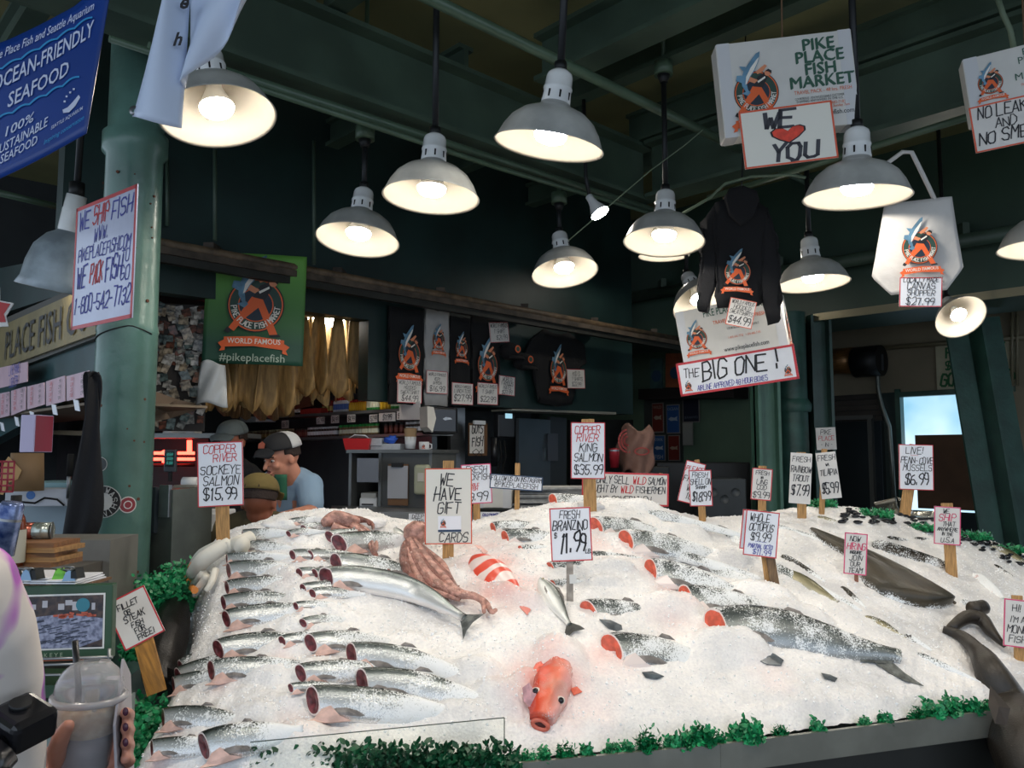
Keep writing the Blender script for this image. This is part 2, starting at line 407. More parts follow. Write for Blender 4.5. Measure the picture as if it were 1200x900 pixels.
# pipes along the far wall
PIPEM = mat('beige_painted_pipe', srgb('716a54'), 0.5)
pr = tag(empty('wall_pipe_run'), 'thin beige pipes along the beige far wall with risers at its right', 'pipe')
MB().tube([Pp(972, 412, 0.05), Pp(1290, 389, 0.05)], 0.022, 8).build('pipe', PIPEM, pr)
MB().tube([Pp(1186, 350, 0.06), Pp(1186, 452, 0.06)], 0.014, 8).build('riser', PIPEM, pr)
MB().tube([Pp(1192, 350, 0.06), Pp(1192, 452, 0.06)], 0.014, 8).build('riser', PIPEM, pr)
# green lettered paper sign on that wall
def p_frame(px, py, off=0.0, roll=0): return frame(Pp(px, py, off), YAW_B, 0, roll)
sg = tag(empty('paper_sign', M=p_frame(1143, 428, 0.02)), 'white paper banner with green painted letters high on the beige wall', 'sign')
s = 85 * depth_of(Pp(1143, 428)) / F_PX / math.cos(R(3)); 
MB().box((0, 0, 0), (s * 1.0, 0.006, s * 0.62)).build('paper', mat('aged_paper', srgb('a8a58c'), 0.8, var=0.08), sg)
INKG = mat('marker_green', srgb('24633a'), 0.6)
mb = MB(); rs = random.Random(3)
for t, x, z, h in (('PIKE WINE', 0, 0.13, 0.15), ('$12 DAYS 12', 0, -0.04, 0.12), ('GO TOWN TWD', 0, -0.26, 0.17)): write(mb, t, x * s, z * s, h * s, wmax=s * 0.92, y=-0.005, lw=h * s * 0.18, rs=rs)
mb.build('lettering', INKG, sg)

# deep green girder (header over the right aisle) and its light underside
def Hp(px, py, off=0.0): return on_plane(px, py, H0 + NB * off, DB)
ha, hb = Hp(640, 400), Hp(1330, 400)
wall_slab('trim_1', ha, hb, Hp(1000, 370).z, CEIL, 0.75, mat('girder_green', srgb('30463a'), 0.5, var=0.15, vscale=2), NB, 'deep green boxed girder over the right aisle')
wall_slab('trim_2', Hp(950, 400, 0.012) , hb + NB * 0.012, Hp(1000, 370).z - 0.006, Hp(1000, 362).z, 0.02, mat('girder_edge_metal', srgb('8d866e'), 0.3, 0.6), NB, 'bright metal edge under the green girder')
# big pipes on the girder
bp_ = tag(empty('drain_pipe'), 'thick green drain pipe running along the girder below the ceiling', 'pipe')
MB().tube([Hp(720, 352, 0.15), Hp(1320, 250, 0.15)], 0.055, 14).build('pipe', GREEN_D, bp_)
for px in (770, 905, 1120): 
    p = Hp(px, 352 - (px - 720) * 0.17, 0.15); MB().box(p + Vector((0, 0, 0.06)) - NB * 0.08, (0.05, 0.2, 0.16)).build('bracket', GREEN_D, bp_)
# far columns
def post(name, px0, px1, py_t, y, label, m=GREEN_P, round_=False, z0=0.0, z1=None):
    a = at_y(px0, 480, y); b = at_y(px1, 480, y); w = (b - a).length; c = (a + b) / 2; z1 = z1 or CEIL
    r = empty(name, (c.x, c.y, z0))
    if round_:
        MB().lathe([(w / 2, 0), (w / 2, z1 - z0)], 24).build('shaft', m, r)
        MB().lathe([(w / 2 + 0.02, 1.95), (w / 2 + 0.03, 1.98), (w / 2 + 0.03, 2.02), (w / 2 + 0.004, 2.06)], 24).build('collar', m, r)
    else:
        MB().box((0, 0, (z1 - z0) / 2), (w, 0.05, z1 - z0)).build('web', m, r)
        for sx in (-1, 1): MB().box((sx * (w / 2 - 0.012), 0, (z1 - z0) / 2), (0.024, 0.22, z1 - z0)).build('flange', m, r)
    return struct(r, label)
GREEN_L = mat('light_green_post', srgb('4a7263'), 0.45, var=0.15, vscale=4)
hz = Hp(950, 370).z
post('pillar_slim', 884, 910, 350, 6.62, 'slim light green steel post under the girder', GREEN_L, z1=hz)
post('pillar_round', 911, 946, 350, 6.75, 'round blue green column beside the slim post', mat('blue_green_column', srgb('2c5048'), 0.5, var=0.3, vscale=6), True, z1=hz)
post('pillar_outer', 948, 972, 350, 6.9, 'dark green steel post right of the round column', GREEN_P, z1=hz)
# diagonal brace at right
da_, db_ = at_y(1138, 372, 6.3), at_y(1205, 760, 6.1)
br = struct(empty('beam_brace'), 'dark green steel brace leaning in front of the frosted window')
x = (db_ - da_).normalized(); sd = Vector((1, 0, 0))
for o_, w_, h_, nm in ((0, 0.26, 0.02, 'web'),): MB().beam(da_, db_, 0.02, 0.27, up=(0, -1, 0)).build('web', GREEN_P, br)
for s_ in (-1, 1):
    o2 = Vector((s_ * 0.135, 0, 0)); MB().beam(da_ + o2, db_ + o2, 0.17, 0.022, up=(0, -1, 0)).build('flange', GREEN_P, br)

# ceiling girders
def ibeam(name, a, b, z0, z1, w, label, m=GREEN_D):
    r = struct(empty(name), label); a = Vector((a[0], a[1], 0)); b = Vector((b[0], b[1], 0)); zc = (z0 + z1) / 2
    MB().beam(a + Vector((0, 0, zc)), b + Vector((0, 0, zc)), 0.03, z1 - z0).build('web', m, r)
    for z in (z0, z1): MB().beam(a + Vector((0, 0, z)), b + Vector((0, 0, z)), w, 0.025).build('flange', m, r)
    return r
ba = at_z(400, 117, 3.3)
ibeam('beam_main', ba - DA * 4.2 , ba + DA * 2.35, 3.3, 3.66, 0.2, 'long dark green girder running from upper left to the centre')
bb_ = at_z(1013, 163, 3.3)
ibeam('beam_cross', bb_ - DB * 4.5, bb_ + DB * 1.4, 3.3, 3.66, 0.2, 'dark green girder running from the centre to the upper right')
ibeam('beam_upper', bb_ - DA * 1.25 - DB * 4.5, bb_ - DA * 1.25 + DB * 1.2, 3.62, 3.86, 0.16, 'dark green girder in the upper middle of the ceiling')
for k in range(8):
    p = ba + DA * (-3.2 + 0.78 * k)
    if k == 5: continue
    ibeam('beam_joist', p - DB * 3.6, p + DB * 0.02, 3.70, 3.88, 0.10, None)
for k in range(7):
    p = ba + DA * (-3.0 + 0.95 * k)
    ibeam('beam_joist', p + DB * 0.02, p + DB * 3.4, 3.70, 3.86, 0.10, None)
for k, off in enumerate((0.25, 0.9)):
    pass
# conduits
def conduit(name, pts, r, label, m=GREEN_D):
    return tag(MB().tube(pts, r, 10).build(name, m), label, 'pipe')
c1_ = at_z(507, 0, 3.45); c2_ = at_z(952, 216, 3.45)
CONM = mat('green_conduit_paint', srgb('4a5f4c'), 0.4, var=0.1)
d_ = (c2_ - c1_).normalized()
conduit('ceiling_conduit', [c1_ - d_ * 1.2, c2_ + d_ * 0.6], 0.026, 'pale green conduit crossing in front of the main girder to the right', CONM)
k1, k2 = at_z(310, 100, 3.24), at_z(765, 246, 3.24)
conduit('ceiling_conduit', [k1 - DA * 0.5, k2], 0.02, 'green conduit fixed under the long main girder', CONM)
k1, k2 = at_z(300, 102, 3.2), at_z(770, 252, 3.2)
conduit('ceiling_conduit', [k1 - DA * 0.6, (k1 + k2) / 2 + Vector((0, 0, -0.02)), k2], 0.014, 'thinner second conduit below the main girder', CONM)
k1, k2 = at_z(640, 190, 3.1), at_z(760, 250, 3.1)
k1, k2 = at_z(830, 232, 3.2), at_z(1195, 118, 3.2)
conduit('ceiling_conduit', [k1, k2], 0.018, 'conduit under the cross girder behind the tote bag', CONM)
k1, k2 = at_z(-5, 225, 3.2), at_z(100, 250, 3.2)
conduit('ceiling_conduit', [k1 + DB * 0.4 - DB * 0.4, k2], 0.022, 'green conduit behind the large grey lamp at upper left', CONM)
# sagging wires
WIRE = mat('thin_green_wire', srgb('6c7c66'), 0.6)
conduit('loose_wire', [at_depth(x, y, 4.4) for x, y in ((800, 250), (832, 232), (850, 215), (880, 207), (925, 205), (944, 208))], 0.008, 'thin green cable swooping below the cardboard box', WIRE)
conduit('loose_wire', [at_depth(x, y, 4.2) for x, y in ((666, 282), (720, 236), (762, 200), (800, 172), (824, 152))], 0.003, 'thin straight wire stretched past the small spot bulb', WIRE)
conduit('loose_wire', [at_depth(x, y, 3.6) for x, y in ((1168, -5), (1176, 18), (1184, 35), (1188, 56))], 0.012, 'short green flexible conduit at the upper right corner', WIRE)
for (px, py0, py1, y) in ((252, 165, 282, 4.5), (196, 185, 265, 4.55), (368, 165, 310, 4.9)):
    a = at_y(px, py0, y); b = at_y(px, py1, y)
    tag(MB().tube([a, b], 0.012, 6).build('hanger_rod', GREEN_D), 'thin hanger rod at %s' % {252: 'the left of the green banner, middle one', 196: 'the edge of the big column', 368: 'the right of the green banner'}[px], 'rod')

# sliding rail beam in front of the header wall
rail = tag(empty('track_rail'), 'long weathered brown track rail running above the shirts', 'rail')
ra, rb = Wp(176, 292, 0.22), Wp(800, 404, 0.22)
DIRTY = mat('weathered_rail', srgb('4a4036'), 0.7, var=0.45, vscale=9, bump=0.3)
MB().beam(ra, rb, 0.09, 0.04).build('track', DIRTY, rail)
MB().beam(ra + Vector((0, 0, -0.04)), rb + Vector((0, 0, -0.04)), 0.05, 0.05).build('rail_web', mat('rail_dark', srgb('23241f'), 0.6, var=0.3), rail)
MB().tube([ra + Vector((0, 0, 0.04)) + NA * 0.02, rb + Vector((0, 0, 0.04)) + NA * 0.02], 0.028, 10).build('pipe', mat('rusty_pipe', srgb('5d4c38'), 0.6, var=0.4, vscale=14), rail)
for k in range(6):
    p = ra.lerp(rb, 0.08 + 0.17 * k); MB().box(p + Vector((0, 0, 0.06)) - NA * 0.1, (0.06, 0.2, 0.1)).build('bracket', DIRTY, rail)

# big round column at left with stickers
cy = 3.45; cxl = at_y(145, 500, cy); cr_ = 0.122
colm = struct(empty('pillar_big', (cxl.x, cy, 0)), 'big round green painted column left of the ice display')
COLP = mat('glossy_column_paint', srgb('587a70'), 0.28, var=0.22, vscale=4, bump=0.25, bscale=18)
MB().lathe([(cr_, 0), (cr_, 2.12), (cr_ + 0.004, 2.13), (cr_ - 0.004, 2.16), (cr_ - 0.006, 2.9), (cr_ + 0.012, 2.92), (cr_ + 0.012, 3.0), (cr_ - 0.008, 3.02), (cr_ - 0.008, CEIL)], 40).build('shaft', COLP, colm)
rustm = mat('rust_spot', srgb('5b3420'), 0.8)
# chips of rust
mb = MB(); rs = random.Random(5)
for k in range(46):
    a = R(rs.uniform(200, 340)); z = rs.uniform(0.7, 2.8); r_ = rs.uniform(0.002, 0.008)
    mb.tube([(math.cos(a) * (cr_ - 0.004), math.sin(a) * (cr_ - 0.004), z), (math.cos(a) * (cr_ + 0.0012), math.sin(a) * (cr_ + 0.0012), z)], r_, 6)
mb.build('rust_spots', rustm, colm)['kind'] = 'stuff'
MB().tube([(math.cos(R(a)) * (cr_ + 0.003), math.sin(R(a)) * (cr_ + 0.003), 2.14 - 0.0006 * abs(a - 300)) for a in range(200, 345, 8)], 0.003, 6).build('wire_tie', DARKM, colm)
def sticker(px, py, rad, cols, label, text=None):
    p = on_plane(px, py, Vector((cxl.x, cy - cr_, 0)), Vector((1, 0, 0))); dx = p.x - cxl.x; a = math.asin(max(-0.98, min(0.98, dx / cr_)))
    M = frame((cxl.x + math.sin(a) * (cr_ + 0.002), cy - math.cos(a) * (cr_ + 0.002), p.z), a)
    r = tag(empty('sticker', M=M), label, 'sticker')
    def bent(poly, y): return [(x, y - 0 + cr_ * (1 - math.cos(x / cr_)), z) for x, z in poly]
    for i, (rr, m) in enumerate(cols):
        pl = arc(0, 0, rad * rr, 0, 345, 23); mb = MB(); c0_ = (0, -0.001 - 0.001 * i, 0)
        mb.add([c0_] + bent(pl, -0.001 - 0.001 * i), [(0, 1 + (k + 1) % 24, 1 + k) for k in range(24)]); mb.build('disc', m, r)
    if text:
        mb = MB()
        for i, c in enumerate(text):
            a2 = R(70 - i * 150 / max(1, len(text) - 1)); gx, gz = math.cos(a2) * rad * 0.74, math.sin(a2) * rad * 0.74; th = a2 - math.pi / 2
            for st in GL.get(c, '').split():
                pts = [(gx + ((int(st[k]) - 2) * math.cos(th) - (int(st[k + 1]) - 3) * math.sin(th)) * rad * 0.055, gz + ((int(st[k]) - 2) * math.sin(th) + (int(st[k + 1]) - 3) * math.cos(th)) * rad * 0.055) for k in range(0, len(st) - 1, 2)]
                mb.stroke(pts, rad * 0.05, -0.0045)
        mb.build('lettering', mat('sticker_white', srgb('d8d8d4'), 0.5), r)
SW, SK, SR = mat('sticker_white', srgb('d8d8d4'), 0.5), mat('sticker_black', (0.02, 0.02, 0.02), 0.5), mat('sticker_red', srgb('8c2b34'), 0.5)
sticker(122, 588, 0.066, [(1, SW), (0.95, SK), (0.55, SW)], 'round black and white sticker on the big column beside the apron', 'WASHIN')
sticker(146, 592, 0.034, [(1, SW), (0.88, SR), (0.5, SW), (0.38, SR)], 'small round red and white sticker on the big column')
sticker(118, 544, 0.03, [(1, SW), (0.9, mat('sticker_grey', srgb('4d5456'), 0.5))], 'small dark grey sticker above the round ones on the column')

# ================================================================== LAMPS
ENA_O = mat('grey_enamel_shade', srgb('adaeaa'), 0.3, var=0.18, vscale=7, bump=0.04)
ENA_I = mat('white_enamel_inside', srgb('9b9488'), 0.4)
PORC = mat('white_porcelain', srgb('dfe1e0'), 0.15, var=0.05)
STEM = mat('dark_conduit_stem', srgb('26282a'), 0.45, 0.5)
BULB = mat('lit_bulb', (1.0, 0.93, 0.82), 0.4, emit=LAMP_POWER)
BLK = mat('black_slot', (0.005, 0.005, 0.005), 0.9)
LAMP_MESH = {}
def lamp(px, py, w, label, top=None, roll=0, pitch=0, lean=0, kind='rlm', box=False, bulb=True, clampz=None, yaw=0, z_off=0, neckcol=None):
    D = 0.42 if kind != 'small' else 0.34
    t = D * F_PX / w; c = at_depth(px, py, t)
    top = top if top is not None else CEIL
    LM = frame(c, yaw, pitch, roll); root = empty('pendant_lamp', M=LM); tag(root, label, 'lamp', 'enamel pendant lamps over the fish display')
    k = D / 0.42
    if kind not in LAMP_MESH:
        o1 = [(0.052, 0.168), (0.062, 0.150), (0.085, 0.140), (0.125, 0.122), (0.160, 0.092), (0.184, 0.055), (0.203, 0.010), (0.2105, 0.000)]
        i1 = [(0.2085, -0.002), (0.200, 0.008), (0.181, 0.052), (0.157, 0.088), (0.122, 0.117), (0.083, 0.134), (0.058, 0.142), (0.0, 0.142)]
        prof = [(r * k, z * k) for r, z in o1 + i1]
        LAMP_MESH[kind] = MB().lathe(prof, 48, mis=[0] * 7 + [2] + [1] * 7).build('shade', [ENA_O, ENA_I, ENA_O], root)
    else:
        s_ = LAMP_MESH[kind].copy(); C.objects.link(s_); s_.parent = root
    MB().lathe([(0.0, 0.29 * k), (0.030 * k, 0.288 * k), (0.046 * k, 0.275 * k), (0.050 * k, 0.262 * k), (0.052 * k, 0.225 * k), (0.055 * k, 0.222 * k), (0.055 * k, 0.214 * k), (0.052 * k, 0.21 * k), (0.056 * k, 0.165 * k), (0.05 * k, 0.16 * k)], 32).build('neck', neckcol or PORC, root)
    mb = MB()
    for q in range(8):
        a = q * math.pi / 4 + 0.2; mb.box((math.cos(a) * 0.0535 * k, math.sin(a) * 0.0535 * k, 0.188 * k), (0.007, 0.004, 0.028), 0, Matrix.Rotation(a + math.pi / 2, 3, 'Z'))
    mb.build('vent_slots', BLK, root)['kind'] = 'stuff'
    if bulb:
        MB().lathe([(0.0, 0.012 * k), (0.03 * k, 0.014 * k), (0.05 * k, 0.021 * k), (0.061 * k, 0.036 * k), (0.062 * k, 0.046 * k)], 28).build('bulb', BULB, root)
        MB().lathe([(0.062 * k, 0.046 * k), (0.05 * k, 0.075 * k), (0.03 * k, 0.12 * k), (0.028 * k, 0.142 * k)], 20).build('bulb_neck', WHITE, root)
    # stem goes up from the neck to a box or the ceiling (world coordinates, then expressed in the lamp's frame)
    Mi = LM.inverted(); n0 = LM @ Vector((0, 0, 0.285 * k))
    n1 = Vector((n0.x + lean * (top - n0.z), n0.y, top))
    MB().tube([Mi @ n0, Mi @ n1], 0.0145, 10).build('stem', STEM, root)
    MB().tube([Mi @ n0, Mi @ (n0 + Vector((0, 0, 0.035)))], 0.024, 12).build('coupling', DARKM, root)
    if box:
        MB().tube([Mi @ (n1 + Vector((0, 0, -0.01))), Mi @ (n1 + Vector((0, 0, 0.06)))], 0.05, 16).build('junction_box', CONM, root)
        MB().tube([Mi @ (n1 + Vector((0, 0, -0.05))), Mi @ (n1 + Vector((0, 0, -0.01)))], [0.02, 0.035], 12).build('swivel', DARKM, root)
        if n1.z < 3.9: MB().tube([Mi @ (n1 + Vector((0, 0, 0.06))), Mi @ Vector((n1.x, n1.y, CEIL))], 0.012, 8).build('hanger', CONM, root)
    if clampz: MB().tube([Mi @ Vector((n0.x + lean * (clampz - n0.z), n0.y, clampz - 0.04)), Mi @ Vector((n0.x + lean * (clampz - n0.z), n0.y, clampz + 0.04))], 0.024, 12).build('clamp', STEEL, root)
    return root
lamp(256, 138, 133, 'pendant lamp partly hidden by the folded white banner', roll=R(-12), pitch=R(-7))
lamp(643, 172, 130, 'large tilted pendant lamp at top centre hanging from a leaning rod', roll=R(9), pitch=R(7), lean=0.05, clampz=2.98)
lamp(505, 232, 114, 'pendant lamp on a long straight rod left of centre', roll=R(3), pitch=R(-3), box=False)
lamp(419, 282, 98, 'pendant lamp with a round green junction box left of centre', top=3.22, box=True, roll=R(4), pitch=R(-10))
lamp(662, 320, 79, 'smaller pendant lamp in the middle hanging below the main girder', top=3.2, box=True, roll=R(-6), pitch=R(-15))
lamp(778, 284, 95, 'pendant lamp right of the middle with its box high under the ceiling', top=3.62, box=True, roll=R(4), pitch=R(-7))
lamp(1004, 232, 121, 'pendant lamp beside the hanging cardboard box with heart sign', roll=R(1), pitch=R(3))
lamp(953, 333, 83, 'darker grey pendant lamp above the green columns', top=3.35, box=False, roll=R(-2), pitch=R(-4))
lamp(822, 355, 70, 'cream pendant lamp half hidden behind the hooded sweatshirt', roll=R(-14), pitch=R(-32), top=3.3)
lamp(778, 300, 60, 'farther pendant lamp seen just under the lamp right of the middle', roll=R(0), top=3.3)
lamp(1126, 372, 58, 'far pendant lamp tilted towards the front above the window', roll=R(0), pitch=R(-48), top=CEIL, kind='small')
lamp(1232, 292, 112, 'pendant lamp cut off by the right edge of the photo', roll=R(3))
lamp(329, 176, 62, 'unlit dark pendant lamp in the shadow behind the banner', bulb=False, top=3.3, neckcol=DARKM)
for ch in [o for o in C.objects if o.name.startswith('pendant_lamp')][-1].children:
    if ch.name.startswith('shade'):
        ch.data = ch.data.copy(); ch.data.materials.clear(); [ch.data.materials.append(DARKM) for _ in range(3)]
# gooseneck barn lamp at far left, with white cylinder neck
gl = at_depth(66, 340, 3.9)
GM = frame(gl, R(-10), R(4), R(14)); g = tag(empty('barn_lamp', M=GM), 'large weathered barn lamp behind the we ship fish sign', 'lamp')
MB().lathe([(0.045, 0.30), (0.055, 0.285), (0.09, 0.262), (0.135, 0.20), (0.155, 0.12), (0.162, 0.04), (0.180, 0.0), (0.176, -0.002), (0.156, 0.04), (0.15, 0.12), (0.13, 0.19), (0.08, 0.25), (0.0, 0.26)], 40, mis=[0]*6+[1]*6).build('shade', [mat('weathered_blue_enamel', srgb('9aa6ae'), 0.35, var=0.35, vscale=5, bump=0.1), ENA_I], g)
MB().lathe([(0.0, 0.47), (0.045, 0.468), (0.048, 0.40), (0.05, 0.395), (0.05, 0.38), (0.052, 0.30), (0.05, 0.285)], 28).build('neck', PORC, g)
Mi = GM.inverted(); n0 = GM @ Vector((0, 0, 0.46)); MB().tube([Mi @ n0, Mi @ Vector((n0.x + 0.02, n0.y, CEIL))], 0.016, 10).build('stem', STEM, g)
MB().tube([Mi @ n0, Mi @ (n0 + Vector((0, 0, 0.07)))], 0.035, 12).build('coupling', DARKM, g)
MB().lathe([(0.0, 0.05), (0.04, 0.055), (0.055, 0.08), (0.05, 0.12)], 20).build('bulb', mat('dim_bulb', (1.0, 0.9, 0.75), 0.4, emit=12), g)
# bare spot bulb
SM = frame(at_depth(703, 250, 4.6), R(20), R(-25), R(-20)); sp = tag(empty('spot_bulb', M=SM), 'small bare reflector bulb shining beside the main girder', 'lamp')
MB().lathe([(0.0, -0.012), (0.03, -0.01), (0.055, 0.0)], 24).build('bulb_face', BULB, sp)
MB().lathe([(0.055, 0.0), (0.05, 0.02), (0.028, 0.07), (0.022, 0.10), (0.022, 0.13), (0, 0.13)], 24).build('bulb_body', WHITE, sp)
Mi = SM.inverted(); n0 = SM @ Vector((0, 0, 0.12)); MB().tube([Vector((0, 0, 0.12)), Mi @ (n0 + Vector((-0.02, 0, 0.12))), Mi @ Vector((n0.x - 0.03, n0.y, 3.66))], 0.012, 8).build('stem', STEM, sp)
# bright lamp behind the header, right of the green banner
bl = Wp(379, 377, -0.55)
b_ = tag(empty('work_lamp', M=frame(bl, 0, 0, 0)), 'bright round work lamp right of the green banner inside the stall', 'lamp')
MB().lathe([(0.0, -0.03), (0.10, -0.025), (0.155, 0.0), (0.155, 0.012)], 32).build('diffuser', mat('lit_diffuser', (1, 0.97, 0.9), 0.4, emit=14), b_)
MB().lathe([(0.16, 0.012), (0.14, 0.05), (0.05, 0.08), (0.0, 0.08)], 32).build('housing', WHITE, b_)
MB().tube([(0, 0, 0.08), (0, 0, CEIL - bl.z)], 0.012, 8).build('stem', STEM, b_)
# ================================================================== ICE HEAP, TABLE
def lerp_poly(tbl, x):
    if x <= tbl[0][0]: a, b = tbl[0], tbl[1]
    elif x >= tbl[-1][0]: a, b = tbl[-2], tbl[-1]
    else:
        for a, b in zip(tbl[:-1], tbl[1:]):
            if a[0] <= x <= b[0]: break
    f = (x - a[0]) / (b[0] - a[0]); return a[1] + (b[1] - a[1]) * f
def smooth_poly(tbl, x, r=22): return sum(lerp_poly(tbl, x + d) for d in (-r, -r / 2, 0, r / 2, r)) / 5
RIM_Z = 0.82
CREST = [(195, 690), (240, 640), (300, 617), (340, 605), (380, 601), (440, 604), (480, 615), (520, 624), (560, 616), (600, 606), (640, 596), (690, 590), (730, 590), (760, 596), (800, 610), (840, 616), (870, 610), (920, 603), (980, 600), (1040, 605), (1100, 620), (1150, 634), (1200, 650), (1300, 690), (1420, 740)]
def crest_y(px): return 3.5 + 0.27 * ((px - 600) / F_PX * 3.6)
FR = [(-1.2, 1.83), (-0.9, 1.90), (-0.5, 1.97), (0, 2.10), (0.553, 2.235), (0.98, 2.37), (1.46, 2.52), (2.6, 2.9)]   # front rim of the tray, x -> y
def front_pt(px):
    # walk the rim line to the point seen in this photo column (or out of frame below it)
    best = None
    for i in range(len(FR) - 1):
        for k in range(41):
            f = k / 40; x = FR[i][0] + (FR[i + 1][0] - FR[i][0]) * f; y = FR[i][1] + (FR[i + 1][1] - FR[i][1]) * f
            e = abs(x - (px - 600) / F_PX * (y * 0.9962 + (RIM_Z - 1.6) * math.sin(PITCH)))
            if best is None or e < best[0]: best = (e, x, y)
    return Vector((best[1], best[2], RIM_Z))
def col_ends(px):
    c = at_y(px, smooth_poly(CREST, px), crest_y(px))
    f = front_pt(max(px, 120)) + Vector((0, 0.035, 0.0))
    if px < 330:                       # the left flank ends behind the corner of the tray
        k = (330 - px) / 150.0; f = f.lerp(Vector((-0.98, 2.12, 0.80)), min(1, k) ** 1.5 * 0.9)
    return f, c
PX0, PX1 = 168, 1330
NU, NV = 460, 250
COLS = []
for i in range(NU + 1):
    w_ = i / NU; pf = 165 + (PX1 - 165) * w_; pc = 226 + (PX1 - 226) * w_
    COLS.append((col_ends(pf)[0], col_ends(pc)[1]))
def ice_base(u, t):
    i = u * NU; i0 = min(NU - 1, max(0, int(i))); f = i - i0
    F = COLS[i0][0].lerp(COLS[i0 + 1][0], f); K = COLS[i0][1].lerp(COLS[i0 + 1][1], f)
    if t <= 1:
        g = 1 - (1 - t) ** 1.32
        p = F.lerp(K, t); p.z = F.z + (K.z - F.z) * g
        p.z += 0.028 * min(1, t / 0.04) 
    else:
        p = K + Vector((0, (t - 1) * 1.0, 0)); p.z = K.z - 1.6 * (t - 1) ** 1.3 + 0.028
    if u < 0.14: p.x += 0.085 * (1 - u / 0.14) * math.sin(math.pi * min(1, t)) ** 0.8
    if u < 0.035: 
        k = (0.035 - u) / 0.035; p.z -= 0.28 * k * k; p.x -= 0.04 * k
    return p
TMAX = 1.22
def ice_noise(p, fine=True):
    z = 0.020 * noise.noise(Vector((p.x * 3.1, p.y * 3.1, 0.3))) + 0.010 * noise.noise(Vector((p.x * 9, p.y * 9, 4.0)))
    if fine: z += 0.0050 * noise.noise(Vector((p.x * 33, p.y * 33, 1.0))) + 0.0032 * noise.noise(Vector((p.x * 85, p.y * 85, 7.0)))
    return z
# coarse smooth surface for placing things
cu, cv = 160, 90
cvs = []
for j in range(cv + 1):
    for i in range(cu + 1):
        p = ice_base(i / cu, TMAX * j / cv); p.z += ice_noise(p, False); cvs.append(p)
cfs = [(j * (cu + 1) + i, j * (cu + 1) + i + 1, (j + 1) * (cu + 1) + i + 1, (j + 1) * (cu + 1) + i) for j in range(cv) for i in range(cu)]
BVH = BVHTree.FromPolygons(cvs, cfs)
def hit(px, py):
    d = ray(px, py).normalized(); l, n, i, dist = BVH.ray_cast(EYE, d)
    k = 0
    while l is None and k < 60:
        k += 1; py += 1; d = ray(px, py).normalized(); l, n, i, dist = BVH.ray_cast(EYE, d)
    if l is None: return at_y(px, py, 3.5), Vector((0, -0.3, 1)).normalized()
    if n.z < 0: n = -n
    return l, n
def snormal(p):
    n = Vector((0, 0, 0))
    for dx, dy in ((0, 0), (0.12, 0), (-0.12, 0), (0, 0.1), (0, -0.1)):
        l, nn, i, d = BVH.ray_cast(Vector((p.x + dx, p.y + dy, 3)), Vector((0, 0, -1)))
        if nn: n += nn if nn.z > 0 else -nn
    return n.normalized() if n.length else Vector((0, -0.3, 1)).normalized()
STAINS = []   # (centre, radius, strength): meltwater reddened around cut and red fish
MOUNDS = []   # ice shovelled over tails: (x0, y0, x1, y1, radius, height)
def mound_z(X, Y):
    import numpy as np
    Z = np.zeros_like(X)
    for (x0, y0, x1, y1, r_, h_) in MOUNDS:
        k = (np.abs(X - (x0 + x1) / 2) < 0.6)
        dx, dy = x1 - x0, y1 - y0; L2 = dx * dx + dy * dy + 1e-9
        f = np.clip(((X[k] - x0) * dx + (Y[k] - y0) * dy) / L2, 0, 1); d = np.hypot(X[k] - x0 - f * dx, Y[k] - y0 - f * dy) / r_
        w = np.clip(1 - d * d, 0, 1) ** 1.2 * np.clip(f * 1.6, 0, 1) * h_
        Z[k] = np.maximum(Z[k], w)
    return Z
def build_ice():
    import numpy as np
    mb_v = []; st = []
    for j in range(NV + 1):
        t = TMAX * j / NV
        for i in range(NU + 1):
            p = ice_base(i / NU, t); p.z += ice_noise(p); mb_v.append(tuple(p))
            s_ = 0.0
            for c, r, k in STAINS:
                dx = p.x - c.x
                if abs(dx) > r * 1.6: continue
                d = math.hypot(dx, p.y - c.y) / r
                if d < 1.6: s_ = max(s_, k * max(0.0, 1.0 - (d / 1.6)) * (0.65 + 0.8 * noise.noise(Vector((p.x * 14, p.y * 14, 2)))))
            st.append(min(1, max(0, s_)))
    A = np.array(mb_v); A[:, 2] += mound_z(A[:, 0], A[:, 1]); mb_v = [tuple(q) for q in A.tolist()]
    fs = [(j * (NU + 1) + i, j * (NU + 1) + i + 1, (j + 1) * (NU + 1) + i + 1, (j + 1) * (NU + 1) + i) for j in range(NV) for i in range(NU)]
    me = bpy.data.meshes.new('crushed_ice'); me.from_pydata(mb_v, [], fs)
    at = me.attributes.new('stain', 'FLOAT', 'POINT'); at.data.foreach_set('value', st)
    me.polygons.foreach_set('use_smooth', [True] * len(fs)); me.materials.append(ICE); me.update()
    o = bpy.data.objects.new('crushed_ice', me); C.objects.link(o)
    return tag(o, 'big sloping heap of white crushed ice holding all the fish', 'ice', kind='stuff')
